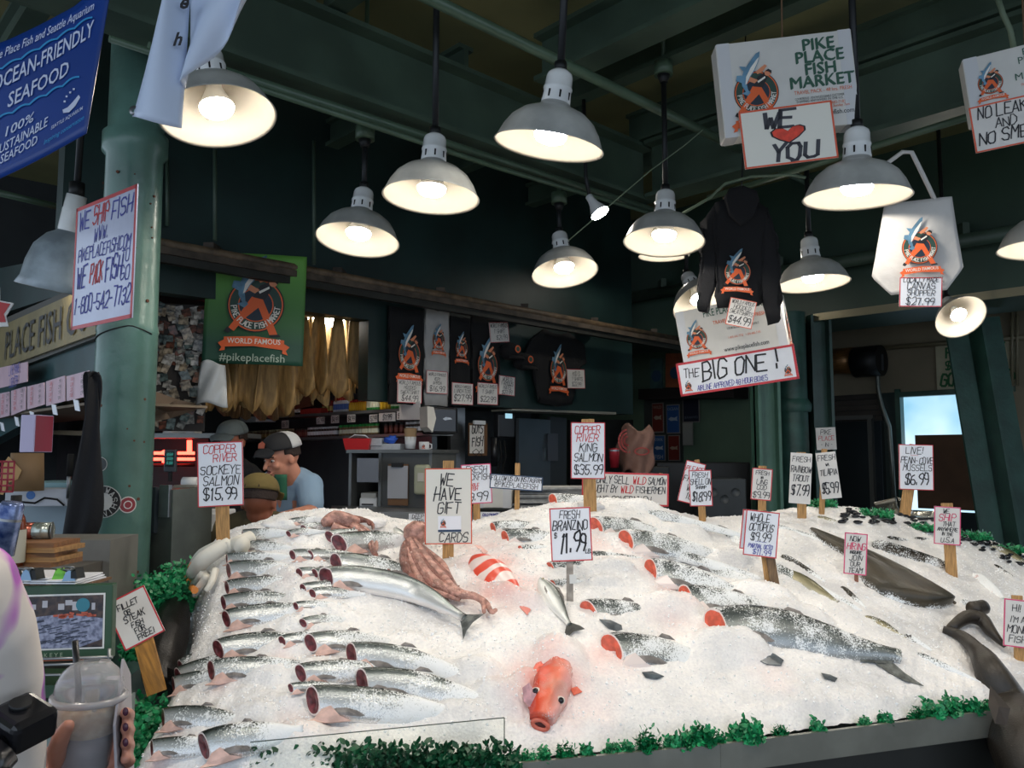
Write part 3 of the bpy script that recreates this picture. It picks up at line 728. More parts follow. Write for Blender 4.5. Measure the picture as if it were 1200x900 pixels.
def make_ice_mat():
    m = bpy.data.materials.new('crushed_ice'); m.use_nodes = True; nt = m.node_tree; b = nt.nodes['Principled BSDF']
    b.inputs['Roughness'].default_value = 0.35; b.inputs['Specular IOR Level'].default_value = 0.45
    tc = nt.nodes.new('ShaderNodeTexCoord')
    n = nt.nodes.new('ShaderNodeTexNoise'); n.inputs['Scale'].default_value = 120; n.inputs['Detail'].default_value = 3
    v = nt.nodes.new('ShaderNodeTexVoronoi'); v.inputs['Scale'].default_value = 130
    big = nt.nodes.new('ShaderNodeTexNoise'); big.inputs['Scale'].default_value = 5; big.inputs['Detail'].default_value = 5
    for q in (n, v, big): nt.links.new(tc.outputs['Object'], q.inputs['Vector'])
    cr = nt.nodes.new('ShaderNodeValToRGB'); cr.color_ramp.elements[0].position = 0.3; cr.color_ramp.elements[1].position = 0.62
    cr.color_ramp.elements[0].color = (*srgb('dadada'), 1); cr.color_ramp.elements[1].color = (*srgb('f8f6f3'), 1)
    nt.links.new(big.outputs[0], cr.inputs[0])
    vr = nt.nodes.new('ShaderNodeValToRGB'); vr.color_ramp.elements[0].color = (0.90, 0.90, 0.92, 1); vr.color_ramp.elements[1].color = (1, 1, 1, 1); vr.color_ramp.elements[0].position = 0.05; vr.color_ramp.elements[1].position = 0.4
    nt.links.new(n.outputs[0], vr.inputs[0]); vr.color_ramp.elements[0].position = 0.35; vr.color_ramp.elements[1].position = 0.6
    mx = nt.nodes.new('ShaderNodeMix'); mx.data_type = 'RGBA'; mx.blend_type = 'MULTIPLY'; mx.inputs[0].default_value = 1
    nt.links.new(cr.outputs[0], mx.inputs[6]); nt.links.new(vr.outputs[0], mx.inputs[7])
    a = nt.nodes.new('ShaderNodeAttribute'); a.attribute_name = 'stain'
    m2 = nt.nodes.new('ShaderNodeMix'); m2.data_type = 'RGBA'; m2.blend_type = 'MIX'
    nt.links.new(a.outputs['Fac'], m2.inputs[0]); nt.links.new(mx.outputs[2], m2.inputs[6]); m2.inputs[7].default_value = (*srgb('e8836f'), 1)
    nt.links.new(m2.outputs[2], b.inputs['Base Color'])
    bp = nt.nodes.new('ShaderNodeBump'); bp.inputs['Strength'].default_value = 0.32; bp.inputs['Distance'].default_value = 0.004
    nt.links.new(v.outputs['Distance'], bp.inputs['Height']); nt.links.new(bp.outputs[0], b.inputs['Normal'])
    return m
ICE = make_ice_mat()

# ------------------------------------------------------------------ fish
def fish_material(name, stops, metal=0.45, rough=0.23, spots=0.0, frost=0.5, mottling=0.0, back='1c211e'):
    """stops: (position 0 belly .. 1 back, colour)"""
    m = bpy.data.materials.new(name); m.use_nodes = True; nt = m.node_tree; b = nt.nodes['Principled BSDF']
    b.inputs['Metallic'].default_value = metal; b.inputs['Roughness'].default_value = rough
    at = nt.nodes.new('ShaderNodeAttribute'); at.attribute_name = 'fish'
    sep = nt.nodes.new('ShaderNodeSeparateColor'); nt.links.new(at.outputs['Color'], sep.inputs[0])
    tc = nt.nodes.new('ShaderNodeTexCoord'); info = nt.nodes.new('ShaderNodeObjectInfo')
    addv = nt.nodes.new('ShaderNodeVectorMath'); addv.operation = 'ADD'
    ml = nt.nodes.new('ShaderNodeMath'); ml.operation = 'MULTIPLY'; ml.inputs[1].default_value = 37
    nt.links.new(info.outputs['Random'], ml.inputs[0]); nt.links.new(tc.outputs['Object'], addv.inputs[0]); nt.links.new(ml.outputs[0], addv.inputs[1])
    V = addv.outputs[0]
    n0 = nt.nodes.new('ShaderNodeTexNoise'); n0.inputs['Scale'].default_value = 22; n0.inputs['Detail'].default_value = 3; nt.links.new(V, n0.inputs['Vector'])
    jit = nt.nodes.new('ShaderNodeMath'); jit.operation = 'MULTIPLY_ADD'; jit.inputs[1].default_value = 0.16; nt.links.new(n0.outputs[0], jit.inputs[0]); 
    sb = nt.nodes.new('ShaderNodeMath'); sb.operation = 'SUBTRACT'; sb.inputs[1].default_value = 0.08; nt.links.new(sep.outputs[0], sb.inputs[0]); nt.links.new(sb.outputs[0], jit.inputs[2])
    cr = nt.nodes.new('ShaderNodeValToRGB'); el = cr.color_ramp.elements
    while len(el) < len(stops): el.new(0.5)
    for e, (p, c) in zip(el, stops): e.position = p; e.color = (*srgb(c), 1)
    nt.links.new(jit.outputs[0], cr.inputs[0]); col = cr.outputs[0]
    def mix(fac, a, bcol):
        mx = nt.nodes.new('ShaderNodeMix'); mx.data_type = 'RGBA'; nt.links.new(fac, mx.inputs[0]); nt.links.new(a, mx.inputs[6])
        if isinstance(bcol, tuple): mx.inputs[7].default_value = (*bcol, 1)
        else: nt.links.new(bcol, mx.inputs[7])
        return mx.outputs[2]
    def ramp(src, lo, hi):
        mr = nt.nodes.new('ShaderNodeMapRange'); mr.inputs['From Min'].default_value = lo; mr.inputs['From Max'].default_value = hi; nt.links.new(src, mr.inputs[0]); return mr.outputs[0]
    if mottling > 0:
        n3 = nt.nodes.new('ShaderNodeTexNoise'); n3.inputs['Scale'].default_value = 16; n3.inputs['Detail'].default_value = 6; nt.links.new(V, n3.inputs['Vector'])
        f = nt.nodes.new('ShaderNodeMath'); f.operation = 'MULTIPLY'; f.inputs[1].default_value = mottling; nt.links.new(ramp(n3.outputs[0], 0.45, 0.62), f.inputs[0])
        col = mix(f.outputs[0], col, srgb(back))
    if spots > 0:
        v = nt.nodes.new('ShaderNodeTexVoronoi'); v.inputs['Scale'].default_value = 85; nt.links.new(V, v.inputs['Vector'])
        s1 = ramp(v.outputs['Distance'], 0.28, 0.16); s2 = ramp(sep.outputs[0], 0.62, 0.85)
        f = nt.nodes.new('ShaderNodeMath'); f.operation = 'MULTIPLY'; nt.links.new(s1, f.inputs[0]); nt.links.new(s2, f.inputs[1])
        f2 = nt.nodes.new('ShaderNodeMath'); f2.operation = 'MULTIPLY'; f2.inputs[1].default_value = spots; nt.links.new(f.outputs[0], f2.inputs[0])
        col = mix(f2.outputs[0], col, srgb('121614'))
    # ice grains clinging to the skin, more of them towards the tail (blue channel)
    n4 = nt.nodes.new('ShaderNodeTexNoise'); n4.inputs['Scale'].default_value = 210; n4.inputs['Detail'].default_value = 3; nt.links.new(V, n4.inputs['Vector'])
    n5 = nt.nodes.new('ShaderNodeTexNoise'); n5.inputs['Scale'].default_value = 14; n5.inputs['Detail'].default_value = 3; nt.links.new(V, n5.inputs['Vector'])
    ad = nt.nodes.new('ShaderNodeMath'); ad.operation = 'ADD'; nt.links.new(n4.outputs[0], ad.inputs[0]); nt.links.new(n5.outputs[0], ad.inputs[1])
    ad2 = nt.nodes.new('ShaderNodeMath'); ad2.operation = 'MULTIPLY_ADD'; ad2.inputs[1].default_value = 0.75; nt.links.new(sep.outputs[2], ad2.inputs[0]); nt.links.new(ad.outputs[0], ad2.inputs[2])
    fr = ramp(ad2.outputs[0], 1.36 - 0.38 * frost, 1.56 - 0.38 * frost)
    col = mix(fr, col, srgb('eceff0'))
    nt.links.new(col, b.inputs['Base Color'])
    rm = nt.nodes.new('ShaderNodeMath'); rm.operation = 'MULTIPLY_ADD'; rm.inputs[1].default_value = 0.3; rm.inputs[2].default_value = rough; nt.links.new(fr, rm.inputs[0]); nt.links.new(rm.outputs[0], b.inputs['Roughness'])
    mm = nt.nodes.new('ShaderNodeMath'); mm.operation = 'MULTIPLY_ADD'; mm.inputs[1].default_value = -metal; mm.inputs[2].default_value = metal; nt.links.new(fr, mm.inputs[0]); nt.links.new(mm.outputs[0], b.inputs['Metallic'])
    bp = nt.nodes.new('ShaderNodeBump'); bp.inputs['Strength'].default_value = 0.3; bp.inputs['Distance'].default_value = 0.004
    nt.links.new(n4.outputs[0], bp.inputs['Height']); nt.links.new(bp.outputs[0], b.inputs['Normal'])
    return m
SALMON = fish_material('salmon_skin', [(0.0, 'e9e4e0'), (0.30, 'd2d4d4'), (0.60, 'b4babb'), (0.76, '7d8684'), (0.90, '343c39'), (1.0, '1d2321')], spots=0.7, frost=0.30)
KING = fish_material('king_skin', [(0.0, 'd0d0cf'), (0.30, 'a3a8a8'), (0.55, '727a79'), (0.78, '454d4b'), (1.0, '20262a')], spots=0.6, frost=0.50)
DARKF = fish_material('dark_fish_skin', [(0.0, '8b8578'), (0.3, '4c463c'), (0.6, '2b2721'), (1.0, '171410')], metal=0.1, frost=0.55, mottling=0.6)
BROWNF = fish_material('halibut_skin', [(0.0, '6a604a'), (0.3, '4a4232'), (0.7, '3a3326'), (1.0, '332d20')], metal=0.0, rough=0.36, frost=-0.1, mottling=0.5)
OLIVEF = fish_material('trout_skin', [(0.0, 'd9d3bb'), (0.4, 'a59d7c'), (0.7, '6b664a'), (1.0, '34331f')], metal=0.2, frost=0.3)
REDF = fish_material('rockfish_skin', [(0.0, 'f0b0a8'), (0.3, 'e8785c'), (0.65, 'dd4f33'), (1.0, 'c9351f')], metal=0.0, rough=0.25, frost=0.12, mottling=0.35, back='b8a090')
BASS = fish_material('branzino_skin', [(0.0, 'f2f1ec'), (0.45, 'd9dbd8'), (0.7, '9aa09c'), (0.9, '4a504b'), (1.0, '2a302c')], metal=0.25, frost=0.1)
BLACKF = fish_material('black_cod_skin', [(0.0, '241f1b'), (0.5, '100e0d'), (1.0, '080707')], metal=0.0, rough=0.35, frost=-0.4, mottling=0.6, back='0a0807')
MONK = fish_material('monkfish_skin', [(0.0, '5a5044'), (0.5, '3a342c'), (1.0, '26211b')], metal=0.0, rough=0.42, frost=-0.35, mottling=0.7, back='15120e')
CUT = mat('dark_red_cut_flesh', srgb('6e3236'), 0.3, var=0.5, vscale=45, bump=0.2, bscale=80)
CUTK = mat('orange_king_flesh', srgb('dc6248'), 0.35, var=0.22, vscale=40, bump=0.15)
RING = mat('pale_skin_edge', srgb('e6d8d2'), 0.3)
FIN = mat('grey_fin', srgb('77726f'), 0.35, var=0.4, vscale=30, bump=0.3, bscale=120)
FIND = mat('dark_fin', srgb('23282a'), 0.3, var=0.3, vscale=30)
PINK = mat('pink_belly_edge', srgb('dcb6a8'), 0.35, var=0.2, vscale=30)
TAILM = mat('tail_fin', srgb('5f6360'), 0.4, var=0.45, vscale=50, bump=0.4, bscale=140)
TAILD = mat('dark_tail_fin', srgb('2a2d2b'), 0.4, var=0.4, vscale=40)

PROF = {'salmon': [(0, .80), (.06, .90), (.18, 1.0), (.34, 1.02), (.5, .94), (.64, .78), (.78, .56), (.88, .38), (.95, .30), (1, .31)],
        'bass': [(0, .08), (.03, .30), (.08, .52), (.15, .74), (.25, .93), (.38, 1.0), (.52, .93), (.68, .70), (.82, .44), (.92, .28), (1, .27)],
        'slab': [(0, .30), (.1, .62), (.25, .92), (.45, 1.0), (.65, .92), (.85, .6), (1, .22)],
        'rock': [(0, .34), (.05, .62), (.12, .84), (.22, 1.0), (.36, 1.08), (.5, 1.0), (.65, .80), (.8, .52), (.92, .32), (1, .28)],
        'eel': [(0, .5), (.06, .82), (.15, 1.0), (.35, .98), (.6, .82), (.8, .62), (.93, .40), (1, .2)]}
def prof(name, u): return lerp_poly(PROF[name], u)
def fish_body(L, H, W, pn, bend=0.0, nu=26, nv=18, frost0=0.0, frost1=0.6, sq=2.3, belly=1.0, slant=0.0, wsh=None):
    """head end at x=0, back towards +z, shown flank towards -y"""
    vs = []; cols = []
    for i in range(nu + 1):
        u = i / nu; h = prof(pn, u) * H / 2; w = (wsh(u) if wsh else min(1, 0.55 + prof(pn, u) * 0.45) * prof(pn, u) ** 0.3) * W / 2
        zc = -bend * H * math.sin(u * math.pi * 0.5) ** 2 * 2.0 * u
        for k in range(nv):
            a = 2 * math.pi * k / nv; ca, sa = math.cos(a), math.sin(a)
            z = math.copysign(abs(sa) ** (2 / sq), sa) * h * (belly if sa < 0 else 1); y = math.copysign(abs(ca) ** (2 / sq), ca) * w
            x = u * L + (slant * (-z) + (0.85 * slant / 0.35) * (-y)) * (1 - u) ** 3 * (1 if u * L < H * 3 else 0)
            vs.append((x, y, z + zc)); cols.append(((sa + 1) / 2, u, frost0 + (frost1 - frost0) * u ** 1.3, 1))
    fs = [(i * nv + k, (i + 1) * nv + k, (i + 1) * nv + (k + 1) % nv, i * nv + (k + 1) % nv) for i in range(nu) for k in range(nv)]
    fs.append(tuple(nu * nv + k for k in range(nv)))
    return vs, fs, cols
def raw_mesh(name, vs, fs, mats, cols=None, smooth=True, mi=None):
    me = bpy.data.meshes.new(name); me.from_pydata([tuple(v) for v in vs], [], fs)
    for m in (mats if isinstance(mats, (list, tuple)) else [mats]): me.materials.append(m)
    if cols:
        a = me.color_attributes.new('fish', 'FLOAT_COLOR', 'POINT'); a.data.foreach_set('color', [c for q in cols for c in q])
    me.polygons.foreach_set('use_smooth', [smooth] * len(fs))
    if mi: me.polygons.foreach_set('material_index', mi)
    me.update(); return me
def obj(name, me, parent=None, M=None):
    o = bpy.data.objects.new(name, me); C.objects.link(o); o.parent = parent
    if M is not None: o.matrix_local = M
    return o
def fin_mesh(name, pts, th, m):
    """outline in x-z, thin but solid, slightly crowned"""
    n = len(pts); cx = sum(p[0] for p in pts) / n; cz = sum(p[1] for p in pts) / n
    vs = [(p[0], 0, p[1]) for p in pts] + [(cx, -th, cz), (cx, th, cz)]
    fs = [(i, (i + 1) % n, n) for i in range(n)] + [((i + 1) % n, i, n + 1) for i in range(n)]
    return raw_mesh(name, vs, fs, m, smooth=False)
def headless(L, H, W, skin, flesh, bend=0.0, frost=(0.0, 0.6), tail=True, fin=True, spread=True):
    """prototype parts of a headed-off salmon: body, cut face, collar, fins"""
    parts = {}
    vs, fs, cols = fish_body(L, H, W, 'salmon', bend, frost0=frost[0], frost1=frost[1], slant=0.35)
    parts['body'] = raw_mesh('body', vs, fs, skin, cols)
    nv = 18; ring = [Vector(v) for v in vs[:nv]]; c = sum(ring, Vector()) / nv
    fv = list(ring) + [c + (r - c) * 0.88 + Vector((-0.01 * H, 0, 0)) for r in ring] + [c + (r - c) * 0.5 + Vector((H * 0.0, 0, -H * 0.03)) for r in ring] + [c + Vector((H * 0.14, 0.05 * H, -H * 0.05))]
    ff = []; mi = []
    for a_, m_ in ((0, 1), (nv, 0)):
        for k in range(nv): ff.append((a_ + k, a_ + (k + 1) % nv, a_ + nv + (k + 1) % nv, a_ + nv + k)); mi.append(m_)
    for k in range(nv): ff.append((2 * nv + k, 2 * nv + (k + 1) % nv, 3 * nv)); mi.append(0)
    parts['cut_face'] = raw_mesh('cut_face', fv, ff, [flesh, RING], smooth=True, mi=mi)
    # collar: pale flap of the belly wall reaching forward under the cut
    ox = 0.18 * H
    pr = [(-0.26 * H, -0.62 * H), (-0.06 * H, -0.52 * H), (0.10 * H, -0.26 * H), (0.34 * H, -0.16 * H), (0.62 * H, -0.40 * H), (0.95 * H, -0.50 * H), (0.30 * H, -0.60 * H)]
    cv = []; n = len(pr)
    for yy in (-W * 0.52, -W * 0.30): cv += [(x + ox, yy + 0.10 * W * math.sin(i * 1.3), z) for i, (x, z) in enumerate(pr)]
    cf = [tuple(range(n)), tuple(reversed(range(n, 2 * n)))] + [(i, i + n, (i + 1) % n + n, (i + 1) % n) for i in range(n)]
    parts['collar'] = raw_mesh('collar', cv, cf, [PINK if flesh is CUT else RING], smooth=False)
    if fin:
        b = [(0.34, -0.30), (0.50, -0.20), (0.78, -0.17), (1.08, -0.22), (1.32, -0.34), (1.20, -0.38), (0.90, -0.38), (0.58, -0.37)]
        me = fin_mesh('pectoral_fin', [(x * H + ox, z * H) for x, z in b], 0.0015, FIN)
        for v in me.vertices: v.co.y -= W * 0.52
        parts['pectoral_fin'] = me
    me = fin_mesh('dorsal_fin', [(0.36 * L, 0.46 * H), (0.40 * L, 0.60 * H), (0.46 * L, 0.56 * H), (0.50 * L, 0.44 * H)], 0.003, FIN); parts['dorsal_fin'] = me
    if tail:
        zc = -bend * H * 2.0; th = H * 0.15
        b = [(L * 0.985, zc + th), (L + 0.28 * H, zc + 0.30 * H), (L + 0.72 * H, zc + 0.52 * H), (L + 0.52 * H, zc + 0.04 * H), (L + 0.56 * H, zc - 0.34 * H), (L + 0.72 * H, zc - 0.66 * H), (L + 0.28 * H, zc - 0.36 * H), (L * 0.985, zc - th)]
        parts['tail_fin'] = fin_mesh('tail_fin', b, 0.005, TAILM)
    return parts
def surf_frame(px0, py0, px1, py1, face=0.7, sink=0.3, W=0.07, dip=0.0, lift=0.0):
    """local frame lying on the ice from one photo point to another; flank turned 'face' towards the viewer"""
    p0, n0 = hit(px0, py0); p1, n1 = hit(px1, py1); n = snormal((p0 + p1) / 2)
    x = (p1 - p0); L = x.length; x = (x.normalized() - n * dip).normalized()
    tocam = (EYE - (p0 + p1) / 2).normalized()
    out = (n * (1 - face) + tocam * face); out = (out - x * out.dot(x)).normalized()
    y = -out; z = x.cross(y)
    p = p0 + n * (W * (0.5 - sink) + lift)
    M = Matrix((x, y, z)).transposed().to_4x4(); M.translation = p
    return M, L, depth_of(p0)
def spawn(name, parts, M, label, cat, group, sc=(1, 1, 1)):
    r = empty(name, M=M @ Matrix.Diagonal((*sc, 1))); tag(r, label, cat, group)
    for k, me in parts.items(): obj(k, me, r)
    return r
FRESH = fish_material('fresh_salmon_skin', [(0.0, 'f0ebe8'), (0.30, 'dcdedd'), (0.62, 'b9bfc0'), (0.80, '848c8b'), (0.93, '49504d'), (1.0, '2a302e')], spots=0.6, frost=-0.1)
KINDS_ = {'b': (SALMON, CUT, (0.12, 0.95), False, 4.3), 's': (SALMON, CUT, (0.0, 0.45), True, 4.0), 'k': (KING, CUTK, (0.25, 0.80), False, 3.9)}
BENDS = (0.0, 0.18, 0.4, -0.12)
def salmon(x0, y0, x1, y1, h, label, kind='b0', face=0.6, sink=0.25, dip=0.03, group='headless salmon in rows on the ice', L=None, lift=0.0):
    M, Lw, t = surf_frame(x0, y0, x1, y1, face, sink, 0.07, dip, lift)
    skin, flesh, frost, tail, ratio = KINDS_[kind[0]]
    H = h * 1.12 * t / F_PX; Lw = L or max(Lw, ratio * H)
    if kind[0] != 's':
        xa = M.col[0].to_3d(); a = M.translation + xa * Lw * (0.62 if kind[0] == 'b' else 0.5); b = M.translation + xa * Lw * 1.04
        MOUNDS.append((a.x, a.y, b.x, b.y, H * 0.75, H * (0.34 if kind[0] == 'b' else 0.42)))
    return spawn('headless_salmon', headless(Lw, H, H * 0.5, skin, flesh, BENDS[int(kind[1])], frost, tail), M, label, 'fish', group)
def spine_map(meshes, pts, L, lift, face=0.7):
    """bend straight fish parts so their length follows surface points"""
    P = []; 
    for p in pts: q, n = hit(*p); P.append(q)
    seg = [(P[i + 1] - P[i]).length for i in range(len(P) - 1)]; tot = sum(seg)
    def at(s_):
        s_ = s_ / L * tot
        for i, d in enumerate(seg):
            if s_ <= d or i == len(seg) - 1: return P[i] + (P[i + 1] - P[i]) * (s_ / d)
            s_ -= d
    def sm(s_): return (at(max(0, s_ - .05 * L)) + at(s_) * 2 + at(min(L * 1.3, s_ + .05 * L))) / 4 if s_ > 0 else at(s_)
    for me in meshes:
        for v in me.vertices:
            x, y, z = v.co; c = sm(x); tx = (sm(x + .04 * L) - sm(x - .04 * L)).normalized(); n = snormal(c)
            out = n * (1 - face) + (EYE - c).normalized() * face; out = (out - tx * out.dot(tx)).normalized(); zz = tx.cross(-out)
            v.co = c + n * lift - out * y + zz * z
        me.update()
# ================================================================== THE FISH, ROW BY ROW
def P3(a): return at_depth(*a)
ROWS = [
 # left column, heads hidden by the black fish
 ('in the far left column under the white gloves', 'l', [
  (222, 694, 330, 683, 17, 'b0', 0.0), (219, 712, 340, 697, 19, 'b1', 0), (217, 731, 345, 715, 20, 'b0', 0), (215, 751, 345, 735, 21, 'b1', 0), (211, 776, 345, 758, 23, 'b0', 0), (206, 800, 330, 786, 22, 'b3', 0)]),
]
k = 0
LEFTC = [(222, 692, 340, 682, 17), (219, 710, 350, 695, 19), (217, 729, 350, 713, 20), (215, 749, 350, 733, 21), (211, 773, 345, 757, 24), (206, 797, 320, 787, 22)]
for i, (a, b, c, d, h) in enumerate(LEFTC):
    salmon(a, b, c, d, h, 'silver salmon lying beside the black fish, %s down in the leftmost stack' % NUM[i], 'b%d' % (i % 2), sink=0.25, dip=0.04)
SECOND = [(286, 633, 350, 629, 12), (283, 648, 352, 643, 13), (268, 662, 350, 657, 14), (270, 676, 372, 668, 22), (268, 696, 372, 684, 19), (264, 714, 374, 700, 20), (267, 733, 378, 716, 24), (258, 769, 372, 744, 27), (250, 794, 352, 783, 27), (196, 849, 300, 838, 25), (184, 884, 262, 876, 22)]
LB2 = ['thin shiny salmon back at the top left of the ice beside the gloves', 'shiny salmon flank just below the topmost one beside the gloves', 'third shiny salmon flank beside the gloves, no cut visible',
  'headless salmon with dark red cut right under the white gloves', 'headless salmon below the one touching the gloves, dark red cut', 'headless salmon with dark cut, third below the white gloves', 'headless salmon with pink pectoral fin, fourth below the white gloves',
  'headless salmon with small dark cut and upright fin left of the ice patch', 'headless salmon whose lone cut faces the black fish tail, back sinking in ice', 'headless salmon half buried at the lower left corner of the ice', 'salmon collar sticking out at the very lower left of the ice']
for i, (a, b, c, d, h) in enumerate(SECOND):
    salmon(a, b, c, d, h, LB2[i], 'b%d' % ((i * 7) % 2), sink=0.15, dip=0.10 if i > 6 else 0.045, face=0.65)
THIRD = [(341, 619, 372, 612, 9), (339, 633, 362, 627, 9), (356, 626, 384, 619, 9), (385, 636, 452, 630, 17), (396, 644, 492, 636, 26), (343, 658, 372, 655, 14), (363, 658, 402, 655, 14), (351, 679, 378, 676, 13), (368, 680, 408, 676, 14),
  (392, 667, 520, 676, 26), (355, 697, 384, 692, 13), (366, 703, 396, 698, 13), (347, 718, 376, 714, 11), (355, 738, 408, 724, 13), (331, 759, 366, 751, 14), (363, 762, 470, 752, 25), (333, 759, 360, 753, 12)]
LB3 = ['small headless salmon highest in the middle stack', 'small red cut salmon end just under the highest of the middle stack', 'little salmon end tucked right of the two highest cuts',
  'salmon with round red cut just left of the wide white one', 'wide white salmon with dark double cut and grey fin below the small octopus', 'left one of the paired salmon ends in the upper pair of the middle stack', 'right one of the paired salmon ends in the upper pair of the middle stack',
  'left one of the paired salmon ends in the second pair of the middle stack', 'right one of the paired salmon ends in the second pair of the middle stack', 'silver salmon with dark cut running under the octopus arms',
  'left one of the bright red paired ends in the third pair of the middle stack', 'right one of the bright red paired ends beside the big whole salmon', 'pale pink salmon end with black gill strip under the third pair', 'salmon back with dark ridge emerging left below the big whole salmon',
  'reddish cut salmon end left of the lower middle fish', 'dark backed salmon lying alone above the lower trio', 'small cut tip next to the reddish salmon end']
for i, (a, b, c, d, h) in enumerate(THIRD[:-1]):
    salmon(a, b, c, d, h, LB3[i], 'b%d' % (i % 2), sink=0.15, dip=0.12 if h < 16 else 0.05, face=0.65)
LOWER = [(411, 778, 545, 786, 31, 'b1', 'long dark backed salmon, upper one of the lower trio', 0.05), (352, 800, 440, 791, 24, 'b0', 'salmon with purple cut left of the lower trio', 0.06), (424, 810, 560, 815, 34, 'b1', 'large salmon with wide red cut and dark blade fin in the lower trio', 0.05),
  (366, 832, 490, 838, 37, 'b0', 'big salmon with spotted silver side lowest behind the glass guard', 0.05), (341, 818, 366, 814, 12, 'b0', 'small salmon tip with orange edge left of the lowest big one', 0.12), (244, 884, 318, 868, 36, 'b0', 'big bluish silver salmon at the bottom edge left of the glass', 0.08)]
for a, b, c, d, h, kd, lb, dp in LOWER: salmon(a, b, c, d, h, lb, kd, sink=0.05, dip=dp, face=0.7, L=0.24 if a == 244 else None)
# a back that breaks through the ice without a head
salmon(240, 850, 345, 822, 20, 'salmon back breaking through the ice at lower left, no cut visible', 'b0', sink=0.62, dip=-0.02)
# the hero fish with its tail on the ice
hp = [(381, 688), (415, 689), (450, 694), (480, 702), (505, 713), (532, 729), (552, 741)]
pr_ = headless(0.62, 0.088, 0.05, FRESH, CUT, 0.0, (0, 0), True)
spine_map(pr_.values(), hp, 0.62 * 1.06, 0.035)
r = empty('headless_salmon'); tag(r, 'whole clean silver salmon with forked tail lying across the ice below the octopus', 'fish')
for k, me in pr_.items(): obj(k, me, r)
hp = [(838, 738), (880, 739), (920, 745), (960, 755), (1000, 764), (1052, 772), (1080, 780)]
pr_ = headless(0.80, 0.155, 0.085, fish_material('large_king_skin', [(0.0, 'b9bbbb'), (0.35, '8d9393'), (0.6, '646c6b'), (0.8, '474f4d'), (1.0, '262c2a')], spots=0.5, frost=0.45, mottling=0.25, back='3a403e'), CUTK, 0.0, (0.2, 0.35), False)
spine_map(pr_.values(), hp, 0.80 * 1.12, 0.012, 0.6)
r = empty('headless_salmon'); tag(r, 'very large grey king salmon reaching right towards its forked tail', 'fish')
for k, me in pr_.items(): obj(k, me, r)
# kings with orange cuts to the right
KINGS = [(578, 621, 645, 616, 15, 'small orange cut salmon at the top left of the middle heap', 0.06), (592, 632, 668, 629, 19, 'orange cut salmon directly left of the branzino sign', 0.03), (610, 643, 668, 643, 12, 'thin dark salmon back lowest left of the branzino sign', 0.04),
  (697, 619, 810, 628, 26, 'king salmon with orange cut split by a dark rib, right of the branzino sign', 0.03), (733, 636, 860, 655, 30, 'king salmon whose orange cut is ringed by black skin', 0.03), (762, 671, 900, 700, 32, 'king salmon with half moon orange cut in the middle of the ice', 0.04), (803, 702, 900, 715, 32, 'king salmon with deep red orange cut under the half moon one', 0.07),
 (716, 763, 812, 766, 40, 'bulky silver king salmon buried to its back at lower centre', 0.10), (648, 588, 770, 600, 20, 'brownish king salmon along the very top of the ice crest', 0.03),
  (645, 664, 730, 663, 16, 'dark salmon back crossing behind the branzino stake', 0.03), (648, 684, 715, 682, 13, 'dark salmon back lower behind the branzino stake', 0.05), (690, 715, 762, 712, 30, 'broad silver fish back right of the whole branzino', 0.10)]
for i, (a, b, c, d, h, lb, dp) in enumerate(KINGS):
    salmon(a, b, c, d, h, lb, 'k%d' % ((0, 1, 0, 1)[i % 4]), sink=0.36 if i not in (2, 9, 10, 11) else 0.55, dip=dp, face=0.6, group='king salmon on the right of the ice')
# tail of the very large one
FINB = mat('blue_grey_fin', srgb('4c555b'), 0.3, var=0.35, vscale=40)
def loose_fin(pts, label, name='fish_tail', m=TAILM, th=0.012, cat='fish tail', lift=0.008):
    lift = min(lift, 0.005)
    P = [hit(*p)[0] + snormal(hit(*p)[0]) * lift for p in pts]; n = len(P); c = sum(P, Vector()) / n; nn = snormal(c)
    vs = [tuple(p) for p in P] + [tuple(c + nn * min(th, 0.003))] + [tuple(p - nn * 0.002) for p in P]
    fs = [(i, (i + 1) % n, n) for i in range(n)] + [(i, n + 1 + i, n + 1 + (i + 1) % n, (i + 1) % n) for i in range(n)]
    return tag(obj(name, raw_mesh(name, vs, fs, m, smooth=False)), label, cat)
loose_fin([(1010, 764), (1030, 768), (1052, 766), (1053, 771), (1046, 778), (1060, 790), (1082, 805), (1062, 800), (1042, 790), (1025, 778), (1008, 776)], 'grey forked tail of the very large king salmon')
loose_fin([(878, 762), (895, 763), (908, 768), (918, 775), (915, 781), (900, 780), (887, 775)], 'dark blade shaped fin poking from the ice below the large king', m=FINB, cat='fish fin', name='fish_fin', lift=0.02)
loose_fin([(702, 727), (715, 728), (728, 734), (729, 739), (722, 741), (712, 737)], 'small dark fin poking from the ice right of the branzino', m=FINB, cat='fish fin', name='fish_fin', lift=0.02)
loose_fin([(962, 790), (972, 792), (981, 796), (978, 800), (966, 796)], 'tiny dark fin tip in the ice under the large king', m=FINB, cat='fish fin', name='fish_fin', lift=0.015)
loose_fin([(752, 789), (764, 788), (778, 794), (770, 797), (756, 795)], 'thin dark fin under the bulky silver king', m=FINB, cat='fish fin', name='fish_fin', lift=0.02)

